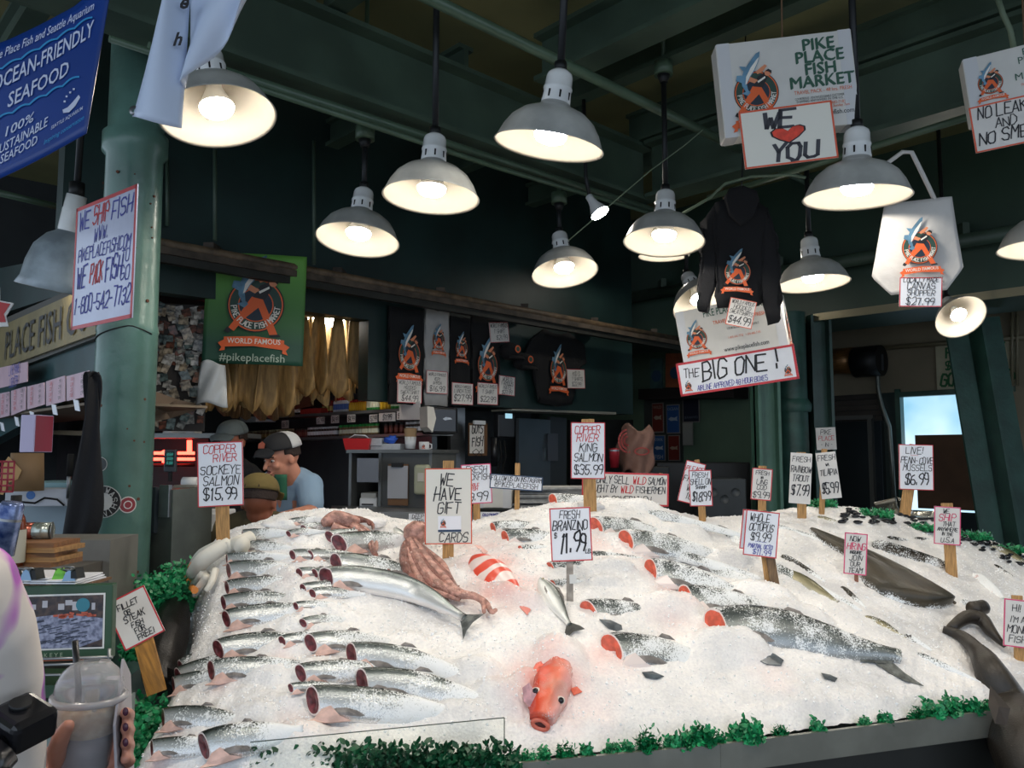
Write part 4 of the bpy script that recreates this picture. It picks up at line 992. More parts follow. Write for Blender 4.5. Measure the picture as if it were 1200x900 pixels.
def whole_fish(name, x0, y0, x1, y1, h, pn, skin, label, bend=0.0, face=0.6, sink=0.25, dip=0.0, frost=(0.1, 0.5), tail=None, eye=True, wk=0.5, cat='fish', sq=2.2, wsh=None, lift=0.0, fins=None, kh=1.0, group=None):
    M, Lw, t = surf_frame(x0, y0, x1, y1, face, sink, h * wk * 1.0 / F_PX * 2.5, dip, lift)
    H = h * t / F_PX; W = H * wk
    vs, fs, cols = fish_body(Lw, H, W, pn, bend, 40, 24, frost[0], frost[1], sq, wsh=wsh)
    nv = 24; c = sum((Vector(v) for v in vs[:nv]), Vector()) / nv; vs.append(c - Vector((Lw * 0.012, 0, 0))); cols.append((0.5, 0, frost[0], 1)); q = len(vs) - 1
    fs += [(k, (k + 1) % nv, q) for k in range(nv)]
    r = empty(name, M=M); tag(r, label, cat, group)
    obj('body', raw_mesh('body', vs, fs, skin, cols), r)
    if tail:
        zc = -bend * H * 2.0; th = H * prof(pn, 1.0) * 0.5
        b = [(Lw * 0.98, zc + th), (Lw + 0.35 * H, zc + 0.40 * H), (Lw + 0.75 * H, zc + 0.52 * H), (Lw + 0.55 * H, zc), (Lw + 0.75 * H, zc - 0.52 * H), (Lw + 0.35 * H, zc - 0.40 * H), (Lw * 0.98, zc - th)]
        obj('tail_fin', fin_mesh('tail_fin', b, 0.006, tail), r)
    if eye:
        e = Vector((Lw * 0.10, -W * 0.36, H * 0.12)); MB().lathe([(0.0, 0.0), (H * 0.05, -H * 0.01), (H * 0.07, -H * 0.03)], 14, rot=Matrix.Rotation(R(-90), 3, 'X'), origin=e + Vector((0, -H * 0.05, 0))).build('eye_ring', mat('eye_ring', srgb('c8b89a'), 0.2), r)
        MB().lathe([(0.0, 0.0), (H * 0.034, -H * 0.008)], 12, rot=Matrix.Rotation(R(-90), 3, 'X'), origin=e + Vector((0, -H * 0.058, 0))).build('pupil', mat('fish_pupil', (0.01, 0.012, 0.015), 0.1), r)
    for f in (fins or []):
        obj(f[0], fin_mesh(f[0], [(a * Lw, b * H) for a, b in f[1]], 0.004, f[2]), r, M=Matrix.Translation((0, f[3] * W, 0)))
    return r
whole_fish('branzino', 632, 682, 667, 736, 22, 'bass', BASS, 'small whole silver branzino lying head up left of its price stake', 0.0, 0.75, 0.1, 0, (0, 0.2), TAILD, fins=[('dorsal_fin', [(.25, .44), (.32, .62), (.5, .56), (.62, .40)], FIN, 0), ('pectoral_fin', [(.24, .0), (.36, -.05), (.40, -.16), (.28, -.12)], FIN, -0.5)])
whole_fish('sea_bass', 838, 616, 885, 648, 14, 'bass', DARKF, 'dark speckled fish end on the far ice left of the octopus sign', frost=(0.2, 0.9), eye=False, sink=0.4, dip=0.04)
whole_fish('dark_fish', 916, 652, 972, 684, 12, 'eel', DARKF, 'narrow dark fish back right of the octopus sign stake', frost=(0.1, 0.7), eye=False, sink=0.5, dip=0.03)
whole_fish('trout', 918, 668, 982, 706, 16, 'bass', OLIVEF, 'olive brown trout back below the narrow dark fish', frost=(0.0, 0.3), eye=False, sink=0.45, dip=0.0)
whole_fish('dark_fish', 986, 688, 1014, 712, 8, 'eel', DARKF, 'short dark sliver of fish below the hiring sign', frost=(0, 0.6), eye=False, sink=0.5)
whole_fish('trout', 1014, 722, 1062, 748, 12, 'bass', OLIVEF, 'brown fish back between the king tail and the halibut', frost=(0.2, 0.5), eye=False, sink=0.5)
whole_fish('dark_fish', 1060, 744, 1092, 762, 9, 'eel', DARKF, 'small dark fish back just above the king salmon tail', frost=(0.3, 0.7), eye=False, sink=0.5)
whole_fish('dark_fish', 1022, 640, 1116, 670, 22, 'eel', DARKF, 'long dark mottled fish behind the halibut near the shipping stake', frost=(0.25, 0.35), eye=False, sink=0.35, bend=-0.1)
whole_fish('dark_fish', 1126, 706, 1156, 716, 11, 'eel', DARKF, 'dark fish tail tip right of the halibut', frost=(0.5, 0.0), eye=False, sink=0.4)
whole_fish('pink_fish', 1142, 674, 1176, 702, 16, 'eel', fish_material('pink_skin', [(0, 'd8b0a8'), (0.6, 'b87d76'), (1, '8a5a54')], metal=0, frost=0.6), 'pink brown speckled fish right of the shipping sign stake', frost=(0.5, 0.7), eye=False, sink=0.5)
whole_fish('greenish_fish', 1160, 640, 1215, 668, 14, 'bass', OLIVEF, 'greenish fish at the far right edge below the mussels', frost=(0.1, 0.3), eye=False, sink=0.4)
for i, (a, b, c, d, h, lb) in enumerate(((1040, 630, 1066, 633, 5, 'thin dark fish fin line left above the halibut'), (1072, 631, 1108, 634, 5, 'thin dark fish back line behind the shipping sign'), (958, 606, 985, 612, 6, 'pale small fish on the far ridge of the ice'), (1165, 662, 1190, 678, 5, 'thin dark fish line near the right edge'))):
    whole_fish('small_fish', a, b, c, d, h, 'eel', DARKF if i != 2 else OLIVEF, lb, frost=(0.2, 0.5), eye=False, sink=0.5)
for i, (a, b, c, d, h, lb) in enumerate(((760, 640, 905, 682, 14, 'long buried grey fish back right of the ringed cut'), (880, 610, 962, 634, 10, 'long pale fish stripe on the far ridge right of the octopus sign'), (870, 690, 960, 738, 22, 'dark blotchy fish back above the very large king'), (905, 616, 990, 642, 9, 'second pale fish stripe close to the halibut tail'), (1075, 766, 1150, 800, 8, 'faint fish back under ice left of the monkfish'), (688, 650, 800, 664, 14, 'dark blurred fish back between the two rows of orange cuts'), (895, 660, 1010, 716, 16, 'long dim fish back running below the trout'), (800, 655, 930, 700, 16, 'grey fish back behind the half moon cut'), (760, 600, 880, 630, 12, 'brown tinged fish back along the right slope of the crest'))):
    whole_fish('buried_fish', a, b, c, d, h, 'eel', KING, lb, frost=(0.35, 0.7), eye=False, sink=0.55, group='buried fish backs')
# halibut: flat brown diamond
def halibut():
    P = [(942, 618), (962, 626), (990, 638), (1012, 648), (1034, 660), (1062, 674), (1090, 690), (1108, 702), (1118, 710), (1112, 713), (1092, 714), (1068, 710), (1044, 703), (1022, 692), (1008, 680), (1004, 668), (998, 656), (976, 644), (956, 632)]
    W = [hit(*p)[0] for p in P]; c = hit(1058, 690)[0]; n = snormal(c); vs = []; cols = []; m = len(W)
    for r_, hgt in ((1.0, 0.0), (0.93, 0.022), (0.8, 0.036), (0.55, 0.046), (0.25, 0.050)):
        for w in W:
            # ribs towards the fish's own spine rather than one centre
            f = max(0.0, min(1.0, (w - W[0]).length / (W[8] - W[0]).length)); sp = (W[3].lerp(W[15], 0.5)).lerp(c, 1) if f > 0.3 else W[2].lerp(W[16], 0.5)
            sp = W[0].lerp(W[8], f * 0.9 + 0.03) + (c - W[0].lerp(W[8], 0.62)) * (1 if f > 0.35 else f / 0.35) * 0.6
            q = sp.lerp(w, r_) + n * (hgt * (0.35 + 0.65 * min(1, f * 2)) + 0.004); vs.append(tuple(q)); cols.append((0.5 + 0.5 * (1 - r_), f, 0.75 if r_ > .97 else 0.35 if r_ > .9 else 0.0, 1))
    fs = [(j * m + i, j * m + (i + 1) % m, (j + 1) * m + (i + 1) % m, (j + 1) * m + i) for j in range(4) for i in range(m)] + [tuple(4 * m + i for i in range(m))]
    # skirt under the fish so that it is solid
    b0_ = len(vs); vs += [tuple(w - n * 0.02) for w in W]; cols += [(0.2, 0, 0.0, 1)] * m
    fs += [(i, b0_ + i, b0_ + (i + 1) % m, (i + 1) % m) for i in range(m)]
    r = empty('halibut'); tag(r, 'large flat dark brown halibut lying diagonally on the right of the ice', 'fish')
    b = obj('body', raw_mesh('body', vs, fs, BROWNF, cols), r)
    s_ = b.modifiers.new('s', 'SUBSURF'); s_.levels = 1; s_.render_levels = 1
    MB().tube([Vector(w) + n * 0.012 for w in W[3:9]], 0.006, 6).build('edge_fin', mat('halibut_fin', srgb('4a402c'), 0.3), r)
halibut()
def chain(name, pts, rad, m, label=None, parent=None, n=20, attr=True, flat=1.0):
    """tapered body through world points; the fish attribute is set for the fish materials"""
    P = [Vector(p) for p in pts]; sm = []; rr = []
    for i in range(len(P) - 1):
        for k in range(4):
            f = k / 4; a = P[max(0, i - 1)]; b = P[i]; c = P[i + 1]; d = P[min(len(P) - 1, i + 2)]
            sm.append(0.5 * ((2 * b) + (c - a) * f + (2 * a - 5 * b + 4 * c - d) * f * f + (3 * b - a - 3 * c + d) * f ** 3)); rr.append(rad[i] + (rad[i + 1] - rad[i]) * f)
    sm.append(P[-1]); rr.append(rad[-1])
    mb = MB().tube(sm, rr, n); me = raw_mesh(name, mb.v, mb.f, m, [((math.sin(2 * math.pi * (i % n) / n) + 1) / 2, 0.5, 0.0, 1) for i in range(len(mb.v))], smooth=True)
    return obj(name, me, parent)
def flap(name, pts, m, parent, th=0.008):
    """solid thin shape through world points (x, y, depth)"""
    P = [at_depth(*p) for p in pts]; n = len(P); c = sum(P, Vector()) / n; nn = Vector((0, -1, 0.2)).normalized() * th
    vs = [tuple(p) for p in P] + [tuple(c + nn)] + [tuple(c - nn)]
    fs = [(i, (i + 1) % n, n) for i in range(n)] + [((i + 1) % n, i, n + 1) for i in range(n)]
    o = obj(name, raw_mesh(name, vs, fs, m, [(0.8, 0.5, 0, 1)] * len(vs), smooth=False), parent); return o
# red rockfish, head towards the viewer
rk = tag(empty('rockfish'), 'bright orange red rockfish head up front with open dark mouth', 'fish')
rp = [(658, 776), (654, 786), (650, 798), (645, 812), (640, 826), (637, 838), (634, 848)]
def blobm(c, r, sc, m, name, parent, Q=None, n=24, amp=0.1, seed=0):
    mb = MB(); blob(mb, c, r, sc, Q, n, amp, seed); o = mb.build(name, m, parent); return o
def blob(mb, c, r, sc, rotm=None, n=20, amp=0.1, seed=0):
    vs = []
    for j in range(n + 1):
        for i in range(n):
            th = math.pi * j / n; ph = 2 * math.pi * i / n; d = Vector((math.sin(th) * math.cos(ph), math.sin(th) * math.sin(ph), math.cos(th)))
            q = d * r * (1 + amp * noise.noise(d * 1.8 + Vector((seed, 0, 0))) + amp * 0.4 * noise.noise(d * 6 + Vector((seed, 3, 0)))); q = Vector((q.x * sc[0], q.y * sc[1], q.z * sc[2])); vs.append((rotm @ q if rotm else q) + Vector(c))
    fs = [(j * n + i, j * n + (i + 1) % n, (j + 1) * n + (i + 1) % n, (j + 1) * n + i) for j in range(n) for i in range(n)]
    return mb.add(vs, fs, 0, True)
RP = [hit(*p)[0] + snormal(hit(*p)[0]) * l for p, l in zip(rp, (-.02, -.008, .005, .014, .018, .018, .012))]
chain('body', RP, [0.030, 0.043, 0.050, 0.052, 0.048, 0.040, 0.033], REDF, parent=rk, n=32)
bo = rk.children[0].data
for v in bo.vertices: v.co += v.normal * (0.008 * noise.noise(v.co * 32) + 0.003 * noise.noise(v.co * 110))
for a_ in bo.color_attributes['fish'].data: a_.color = (a_.color[0], a_.color[1], 0.12, 1)
MOUNDS += [(RP[2].x, RP[2].y, RP[0].x, RP[0].y + .03, .09, .045), (RP[4].x - .10, RP[4].y + .03, RP[2].x - .08, RP[2].y, .05, .03)]
fwd = (RP[-1] - RP[3]).normalized(); nn_ = snormal(RP[-1]); sid = fwd.cross(nn_).normalized()
Q = Matrix((sid, nn_.cross(sid) * -1, nn_)).transposed()
mc = RP[-1] + fwd * 0.012 - nn_ * 0.004
tor = [mc + sid * math.cos(a) * 0.021 + (nn_ * 0.8 - fwd * 0.35) * math.sin(a) * 0.014 for a in [2 * math.pi * i / 20 for i in range(21)]]
MB().tube(tor, 0.0065, 10, caps=False).build('lips', mat('rockfish_lip', srgb('d8705c'), 0.25, bump=0.2), rk)
blobm(mc - fwd * 0.002, 0.019, (1.1, 0.3, 0.75), mat('dark_mouth', srgb('4a141a'), 0.4), 'mouth', rk, Q)
for s_, hgt in ((1, 0.040), (-1, 0.038)):
    ec = RP[4] + fwd * 0.006 + sid * 0.034 * s_ + nn_ * (hgt - 0.013)
    blobm(ec, 0.0135, (1, 1, 0.8), mat('eye_white_ring', srgb('d9d4cc'), 0.15), 'eye', rk, amp=0)
    blobm(ec + ((EYE - ec).normalized() + sid * 0.3 * s_).normalized() * 0.008, 0.0085, (1, 1, 1), mat('fish_pupil', (0.01, 0.012, 0.015), 0.1), 'pupil', rk, amp=0)
flap('gill_cover', [(612, 806, 2.20), (620, 800, 2.19), (628, 812, 2.17), (630, 826, 2.16), (624, 832, 2.16), (614, 822, 2.18)], mat('gill_mauve', srgb('d6a3a8'), 0.3, var=0.25, vscale=40), rk)
for q in (((636, 772), (628, 780), (622, 792), (624, 800), (634, 792), (642, 782))  ,):
    P_ = [hit(*p)[0] + snormal(hit(*p)[0]) * 0.012 for p in q]; n = len(P_); c = sum(P_, Vector()) / n
    obj('fin', raw_mesh('fin', P_ + [c + nn_ * 0.008, c - nn_ * 0.03], [(i, (i + 1) % n, n) for i in range(n)] + [((i + 1) % n, i, n + 1) for i in range(n)], mat('coral_fin', srgb('e86a55'), 0.35, var=0.3, vscale=50, bump=0.3), smooth=False), rk)
# banded red fish
BAND = bpy.data.materials.new('banded_skin'); BAND.use_nodes = True
nt = BAND.node_tree; b = nt.nodes['Principled BSDF']; b.inputs['Roughness'].default_value = 0.3
tc = nt.nodes.new('ShaderNodeTexCoord'); wv = nt.nodes.new('ShaderNodeTexWave'); wv.inputs['Scale'].default_value = 4.2; wv.inputs['Distortion'].default_value = 9.0; wv.inputs['Detail'].default_value = 2
cr = nt.nodes.new('ShaderNodeValToRGB'); cr.color_ramp.elements[0].position = 0.42; cr.color_ramp.elements[1].position = 0.6; cr.color_ramp.elements[0].color = (*srgb('ecdad4'), 1); cr.color_ramp.elements[1].color = (*srgb('e2503a'), 1)
nt.links.new(tc.outputs['Object'], wv.inputs['Vector']); nt.links.new(wv.outputs[0], cr.inputs[0]); nt.links.new(cr.outputs[0], b.inputs['Base Color'])
_q = hit(580, 690)[0]; MOUNDS.append((_q.x - .08, _q.y + .05, _q.x + .12, _q.y - .08, .05, .035))
whole_fish('banded_rockfish', 556, 654, 616, 706, 38, 'rock', BAND, 'red and white banded rockfish half buried right of the octopus', 0.0, 0.5, 0.55, 0.05, (0.2, 0.6), None, False, 0.6)
loose_fin([(604, 704), (614, 705), (622, 716), (618, 722), (610, 714)], 'red tail tip of the banded rockfish', m=mat('red_tail', srgb('e58a7c'), 0.4), lift=0.006)
loose_fin([(556, 640), (564, 641), (572, 648), (567, 650)], 'pale pink fin above the banded rockfish', m=mat('pale_pink', srgb('e6b8ae'), 0.4), cat='fish fin', name='fish_fin')
loose_fin([(668, 808), (676, 806), (682, 812), (672, 816)], 'small orange fin tip right of the rockfish head', m=mat('orange_tip', srgb('e0694e'), 0.4), cat='fish fin', name='fish_fin')
whole_fish('pale_fish_piece', 462, 621, 476, 636, 11, 'slab', BASS, 'small silvery fish piece standing left of the octopus head', eye=False, sink=0.1, frost=(0, 0))
# black fish hanging at the left flank
bk = tag(empty('black_fish'), 'big glossy black fish hanging down the left flank of the ice', 'fish')
bp = [at_depth(*q) for q in ((206, 700, 2.92), (203, 722, 2.78), (197, 748, 2.66), (190, 772, 2.56), (187, 792, 2.5), (196, 806, 2.44))]
chain('body', bp, [0.035, 0.056, 0.066, 0.062, 0.05, 0.03], BLACKF, parent=bk)
flap('pectoral_fin', [(196, 782, 2.44), (206, 786, 2.42), (222, 806, 2.38), (210, 810, 2.38), (196, 800, 2.40)], BLACKF, bk)
flap('side_fin', [(214, 708, 2.8), (222, 716, 2.78), (219, 730, 2.76), (212, 724, 2.78)], BLACKF, bk)
flap('side_fin', [(212, 738, 2.68), (221, 748, 2.66), (216, 764, 2.62), (208, 756, 2.64)], BLACKF, bk)
# monkfish over the right corner
mk = tag(empty('monkfish'), 'brown monkfish hanging over the right corner of the tray', 'fish')
def hs(px, py, up=0.0): p, n = hit(px, py); return p + n * up
chain('body', [hs(1104, 741, .012), hs(1124, 751, .02), hs(1140, 770, .03), hs(1156, 795, .035), at_depth(1178, 826, 2.55), at_depth(1200, 868, 2.40), at_depth(1222, 925, 2.30)], [0.012, 0.02, 0.027, 0.045, 0.075, 0.10, 0.10], MONK, parent=mk, n=24)
chain('jaw', [hs(1112, 742, .02), hs(1130, 733, .035), hs(1146, 736, .035), hs(1158, 748, .03), hs(1176, 762, .015)], [0.016, 0.024, 0.026, 0.02, 0.006], MONK, parent=mk)
chain('head_knob', [hs(1134, 728, .05), hs(1146, 726, .055)], [0.028, 0.026], MONK, parent=mk)
flap('side_fin', [(1160, 803, 2.42), (1168, 812, 2.40), (1184, 830, 2.36), (1180, 850, 2.34), (1166, 848, 2.34), (1158, 826, 2.38)], mat('monkfish_fin', srgb('2c241e'), 0.6, var=0.3, vscale=20), mk, 0.006)
# octopuses
OCTO = mat('octopus_skin', srgb('b98a7c'), 0.22, var=0.35, vscale=40, bump=1.0, bscale=70)
OCTD = mat('octopus_dark_arm', srgb('8a5c52'), 0.22, var=0.35, vscale=30, bump=0.8, bscale=90)
oc = tag(empty('octopus'), 'larger pink brown octopus with round head and long trailing arms', 'octopus')
h0 = hs(483, 638, .05); mb = MB(); 
blob(MB(), h0, 0.047, (1.05, 1, 0.95)).build('mantle', OCTO, oc)
rs = random.Random(11)
for k in range(8):
    f = (k - 3.5) / 3.5
    base = [(477 + 3 * f, 650 - 2 * f), (484 + 12 * f, 662 - 3 * f), (497 + 18 * f + rs.uniform(-2, 2), 680 - 8 * f), (512 + 16 * f + rs.uniform(-3, 3), 694 - 9 * f), (527 + 9 * f, 704 - 4 * f), (542 + 4 * f, 709 - 3 * f)]
    if k in (3, 5): base += [(556, 709), (570, 717), (576, 727), (581, 724)] if k == 5 else [(556, 710), (566, 716), (568, 727)]
    if k == 0: base = [(474, 652), (470, 668), (478, 686), (492, 697), (504, 694), (506, 684)]
    n = len(base); rad = [0.020 * (1 - 0.78 * (i / (n - 1))) + 0.002 for i in range(n)]
    up = 0.03 + 0.012 * math.cos(f * 1.6)
    chain('arm', [hs(x, y, up * (1 - 0.6 * i / n) + 0.01) for i, (x, y) in enumerate(base)], rad, OCTO if k % 2 else OCTD, parent=oc, n=10)
# web between the arms and rows of sucker bumps along them
blob(MB(), hs(486, 662, .03), 0.05, (0.75, 0.9, 0.7), n=16, amp=0.25).build('arm_web', OCTO, oc)
mb = MB()
for k in range(110):
    f = rs.random(); x = 482 + 55 * f + rs.uniform(-11, 11) * (1 - f * 0.6); y = 662 + 42 * f + rs.uniform(-9, 9) * (1 - f * 0.5)
    blob(mb, hs(x, y, .047 - 0.015 * f), rs.uniform(0.003, 0.0055), (1, 1, .8), n=6, amp=0)
s_ = mb.build('suckers', OCTO, oc); s_['kind'] = 'stuff'
o2 = tag(empty('octopus'), 'smaller octopus draped over the top edge of the ice', 'octopus')
chain('mantle', [hs(378, 622, .03), hs(390, 619, .04), hs(405, 622, .04), hs(418, 622, .03)], [0.015, 0.030, 0.030, 0.02], OCTO, parent=o2, n=14)
for k, pts in enumerate([[(412, 622), (425, 632), (434, 645), (440, 660), (452, 672), (463, 680)], [(410, 624), (424, 628), (436, 636), (440, 648), (437, 656)], [(405, 620), (420, 617), (434, 620), (436, 628)], [(412, 625), (424, 634), (431, 644), (436, 656)], [(400, 617), (412, 615), (426, 616), (432, 621)], [(388, 625), (400, 628), (414, 630), (424, 636)]]):
    n = len(pts); chain('arm', [hs(x, y, 0.03 - 0.003 * i) for i, (x, y) in enumerate(pts)], [0.015 * (1 - 0.8 * i / (n - 1)) + 0.0015 for i in range(n)], OCTO if k % 2 else OCTD, parent=o2, n=9)
# white gloves with orange marks on the left end of the heap
gv = tag(empty('work_gloves'), 'pair of white rubber gloves with orange marks lying on the left end of the ice', 'gloves'); GLV = mat('white_rubber', srgb('dcd8cc'), 0.5, var=0.05, bump=0.25, bscale=16)
chain('cuff', [hs(297, 640, .03), hs(284, 648, .04), hs(268, 656, .045)], [.030, .027, .024], GLV, parent=gv, n=16); chain('cuff', [hs(280, 652, .05), hs(290, 654, .05)], [.022, .030], GLV, parent=gv, n=16)
chain('palm', [hs(272, 652, .05), hs(256, 664, .055), hs(243, 676, .05)], [.024, .029, .025], GLV, parent=gv, n=16); chain('palm', [hs(262, 646, .03), hs(248, 654, .035), hs(236, 666, .03)], [.017, .023, .02], GLV, parent=gv, n=16)
for q, r_ in (((246, 670), (226, 686), (208, 696)), .014), (((248, 676), (234, 690), (222, 699)), .014), (((252, 680), (243, 692), (238, 700)), .013), (((258, 676), (254, 690), (250, 698)), .012), (((238, 662), (226, 674), (214, 688)), .012): chain('finger', [hs(*p, .03) for p in q], [r_ * 1.1, r_, r_ * .7], GLV, parent=gv, n=10)
ORB = mat('orange_band', srgb('e08a3c'), .5)
for (x, y), (x2, y2) in (((240, 664), (237, 670)), ((232, 680), (238, 685)), ((239, 692), (244, 697))): MB().tube([hs(x, y, .042), hs(x2, y2, .046)], .0115, 12).build('orange_band', ORB, gv)
for p in (((286, 640), (300, 646), (292, 662), (272, 668)), ): flap('folded_edge', [(x, y, depth_of(hs(x, y, .08))) for x, y in p], GLV, gv, .006)
# stains around cuts and red fish
for px, py, r_, k_ in ((640, 800, .11, .75), (685, 815, .08, .3), (590, 690, .12, .7), (575, 665, .12, .55), (560, 640, .10, .35), (345, 680, .05, .12), (330, 770, .04, .15), (262, 800, .04, .2), (800, 700, .08, .35), (790, 730, .08, .25), (712, 770, .08, .35), (700, 640, .08, .3), (760, 655, .08, .3), (905, 790, .06, .2), (352, 850, .05, .3), (190, 880, .05, .4)):
    STAINS.append((hit(px, py)[0], r_, k_))
build_ice()
# loose ice pieces on the surface: lumps near the crest and grains everywhere
rs = random.Random(21); vs = []; fs = []
OCT = [(1,0,0),(-1,0,0),(0,1,0),(0,-1,0),(0,0,1),(0,0,-1)]; OF = [(0,2,4),(2,1,4),(1,3,4),(3,0,4),(2,0,5),(1,2,5),(3,1,5),(0,3,5)]
import numpy as np
GP = []
for k in range(15000):
    p = ice_base(rs.random(), rs.random() ** 0.9 * 1.02); p.z += ice_noise(p); GP.append(tuple(p))
GP = np.array(GP); GP[:, 2] += mound_z(GP[:, 0], GP[:, 1])
for k in range(15000):
    t = 1.0 * (k % 12 == 0); p = Vector(GP[k])
    r_ = 0.0016 + 0.003 * rs.random() ** 3 + (0.003 * rs.random() if t > 0.93 else 0); o_ = len(vs)
    q = Matrix.Rotation(rs.uniform(0, 6.28), 3, Vector((rs.uniform(-1, 1), rs.uniform(-1, 1), 1)).normalized())
    for a in OCT: v = q @ (Vector(a) * r_ * rs.uniform(0.6, 1.3)); vs.append((p.x + v.x, p.y + v.y, p.z + v.z + r_ * 0.3))
    fs += [(a + o_, b + o_, c + o_) for a, b, c in OF]
g_ = obj('ice_grains', raw_mesh('ice_grains', vs, fs, mat('ice_grain', srgb('f8f9fa'), 0.5), smooth=False)); tag(g_, 'loose glittering ice grains scattered over the heap', 'ice grains', kind='stuff')
for i, (px, py, r_, lb) in enumerate(((332, 612, .055, 'rounded lump of packed ice on the crest behind the gloves'), (385, 606, .05, 'wide low lump of packed ice above the small octopus'), (430, 609, .05, 'lump of packed ice right of the small octopus'), (305, 621, .045, 'lump of packed ice at the left end of the crest'), (692, 589, .04, 'lump of packed ice under the king salmon sign'), (830, 612, .035, 'low lump of packed ice on the far ridge'))):
    mb = MB(); p = hit(px, py + 4)[0]
    vs = []; n = 26
    for j in range(n + 1):
        for i2 in range(n):
            th = math.pi * j / n; ph = 2 * math.pi * i2 / n; d = Vector((math.sin(th) * math.cos(ph), math.sin(th) * math.sin(ph), math.cos(th)))
            q = d * r_ * (1 + 0.25 * noise.noise(d * 2 + Vector((i * 5, 0, 0))) + 0.07 * noise.noise(d * 9)); vs.append((p.x + q.x * 1.5, p.y + q.y, p.z + q.z * 0.55))
    mb.add(vs, [(j * n + a, j * n + (a + 1) % n, (j + 1) * n + (a + 1) % n, (j + 1) * n + a) for j in range(n) for a in range(n)], 0, True)
    tag(mb.build('ice_lump', ICE), lb, 'ice')

# ------------------------------------------------------------------ steel tray table under the ice
tb = tag(empty('display_table'), 'long curved steel display table with dark front carrying the ice', 'table')
RIMM = mat('steel_rim', srgb('8f9087'), 0.35, 0.7, var=0.1)
fr = [Vector((x, y, 0)) for x, y in FR]
mb = MB()
for i in range(len(fr) - 1):
    a, b = fr[i], fr[i + 1]; n = Vector((b.y - a.y, -(b.x - a.x), 0)).normalized()
    mb.beam(a + n * 0.006 + Vector((0, 0, RIM_Z - 0.03)), b + n * 0.006 + Vector((0, 0, RIM_Z - 0.03)), 0.012, 0.075)
mb.build('front_rim', RIMM, tb)
mb = MB()
for i in range(len(fr) - 1):
    a, b = fr[i], fr[i + 1]; n = Vector((b.y - a.y, -(b.x - a.x), 0)).normalized(); a = a - n * 0.05; b = b - n * 0.05
    mb.add([(a.x, a.y, 0.05), (b.x, b.y, 0.05), (b.x, b.y, RIM_Z - 0.06), (a.x, a.y, RIM_Z - 0.06)], [(0, 1, 2, 3)])
thicken(mb.build('front_panel', mat('dark_steel_front', srgb('3c3d3b'), 0.35, 0.5), tb), 0.01)
MB().add([(-1.25, 1.84, RIM_Z - 0.05), (0, 2.12, RIM_Z - 0.05), (1.46, 2.55, RIM_Z - 0.05), (2.9, 3.0, RIM_Z - 0.05), (3.1, 4.6, RIM_Z - 0.05), (-0.9, 3.5, RIM_Z - 0.05), (-1.45, 3.2, RIM_Z - 0.05), (-1.3, 2.3, RIM_Z - 0.05)], [tuple(range(8))]).build('tray', STEEL, tb)
for x, y in ((-1.2, 2.0), (1.4, 2.7), (-1.2, 3.1), (1.4, 3.7), (2.8, 3.2)): MB().box((x, y, 0.38), (0.06, 0.06, 0.76)).build('leg', STEEL, tb)
# glass guard
gl = tag(empty('glass_guard'), 'clear glass guard panel standing at the front of the tray', 'glass panel')
g0, g1 = at_y(303, 868, 2.0), at_y(591, 841, 2.075)
gx0, gx1 = g0.x, g1.x
def rim_y(x): return lerp_poly(FR, x)
ga_ = Vector((gx0, rim_y(gx0) - 0.014, 0)); gb_ = Vector((gx1, rim_y(gx1) - 0.014, 0))
za, zb = on_plane(303, 869, ga_, (gb_ - ga_)).z, on_plane(591, 841, ga_, (gb_ - ga_)).z
GLASS = bpy.data.materials.new('thin_glass'); GLASS.use_nodes = True; b = GLASS.node_tree.nodes['Principled BSDF']; b.inputs['Transmission Weight'].default_value = 1; b.inputs['Roughness'].default_value = 0.02; b.inputs['IOR'].default_value = 1.15; b.inputs['Base Color'].default_value = (0.93, 0.96, 0.94, 1)
k_ = Vector((0, 0.004, 0))
q = [(ga_, RIM_Z - 0.06), (gb_, RIM_Z - 0.06), (gb_, zb), (ga_, za)]
vs = [(p.x, p.y, z) for p, z in q] + [(p.x, p.y + 0.004, z) for p, z in q]
MB().add(vs, [(0,1,2,3),(7,6,5,4),(0,4,5,1),(1,5,6,2),(2,6,7,3),(3,7,4,0)]).build('pane', GLASS, gl)
MB().tube([Vector((ga_.x, ga_.y, za)), Vector((gb_.x, gb_.y, zb)), ], 0.0014, 6).build('polished_edge', mat('glass_edge', srgb('4e5a50'), 0.3), gl)
MB().tube([Vector((gb_.x, gb_.y, zb)), Vector((gb_.x, gb_.y, RIM_Z - .06))], 0.0014, 6).build('polished_edge', MATS['glass_edge'], gl)
# green plastic parsley
PARS = [mat('plastic_parsley', srgb('1f8a55'), 0.4, var=0.4, vscale=30), mat('plastic_parsley_dark', srgb('0c4f30'), 0.4, var=0.4, vscale=30)]
def parsley_mesh(seed, n, rx, ry, rz, leaf=0.012):
    rs = random.Random(seed); mb = MB()
    for k in range(n):
        b = Vector((rs.uniform(-rx, rx), rs.uniform(-ry, ry), rs.uniform(0, rz) * rs.random())); d = Vector((rs.uniform(-1, 1), rs.uniform(-1, 1), rs.uniform(-0.2, 1.2))).normalized(); s_ = d.orthogonal().normalized(); q = d.cross(s_)
        l = leaf * rs.uniform(0.7, 1.8); w = l * 0.22; c = rs.uniform(-0.5, 0.5)
        p0, p1, p2 = b, b + d * l * 0.5 + q * l * 0.15 * c, b + d * l
        mb.add([p0 - s_ * w, p0 + s_ * w, p1 + s_ * w * 1.6, p1 - s_ * w * 1.6, p2 + s_ * w * 0.3 + q * l * 0.3 * c, p2 - s_ * w * 0.8], [(0, 1, 2, 3), (3, 2, 4, 5)])
    return mb
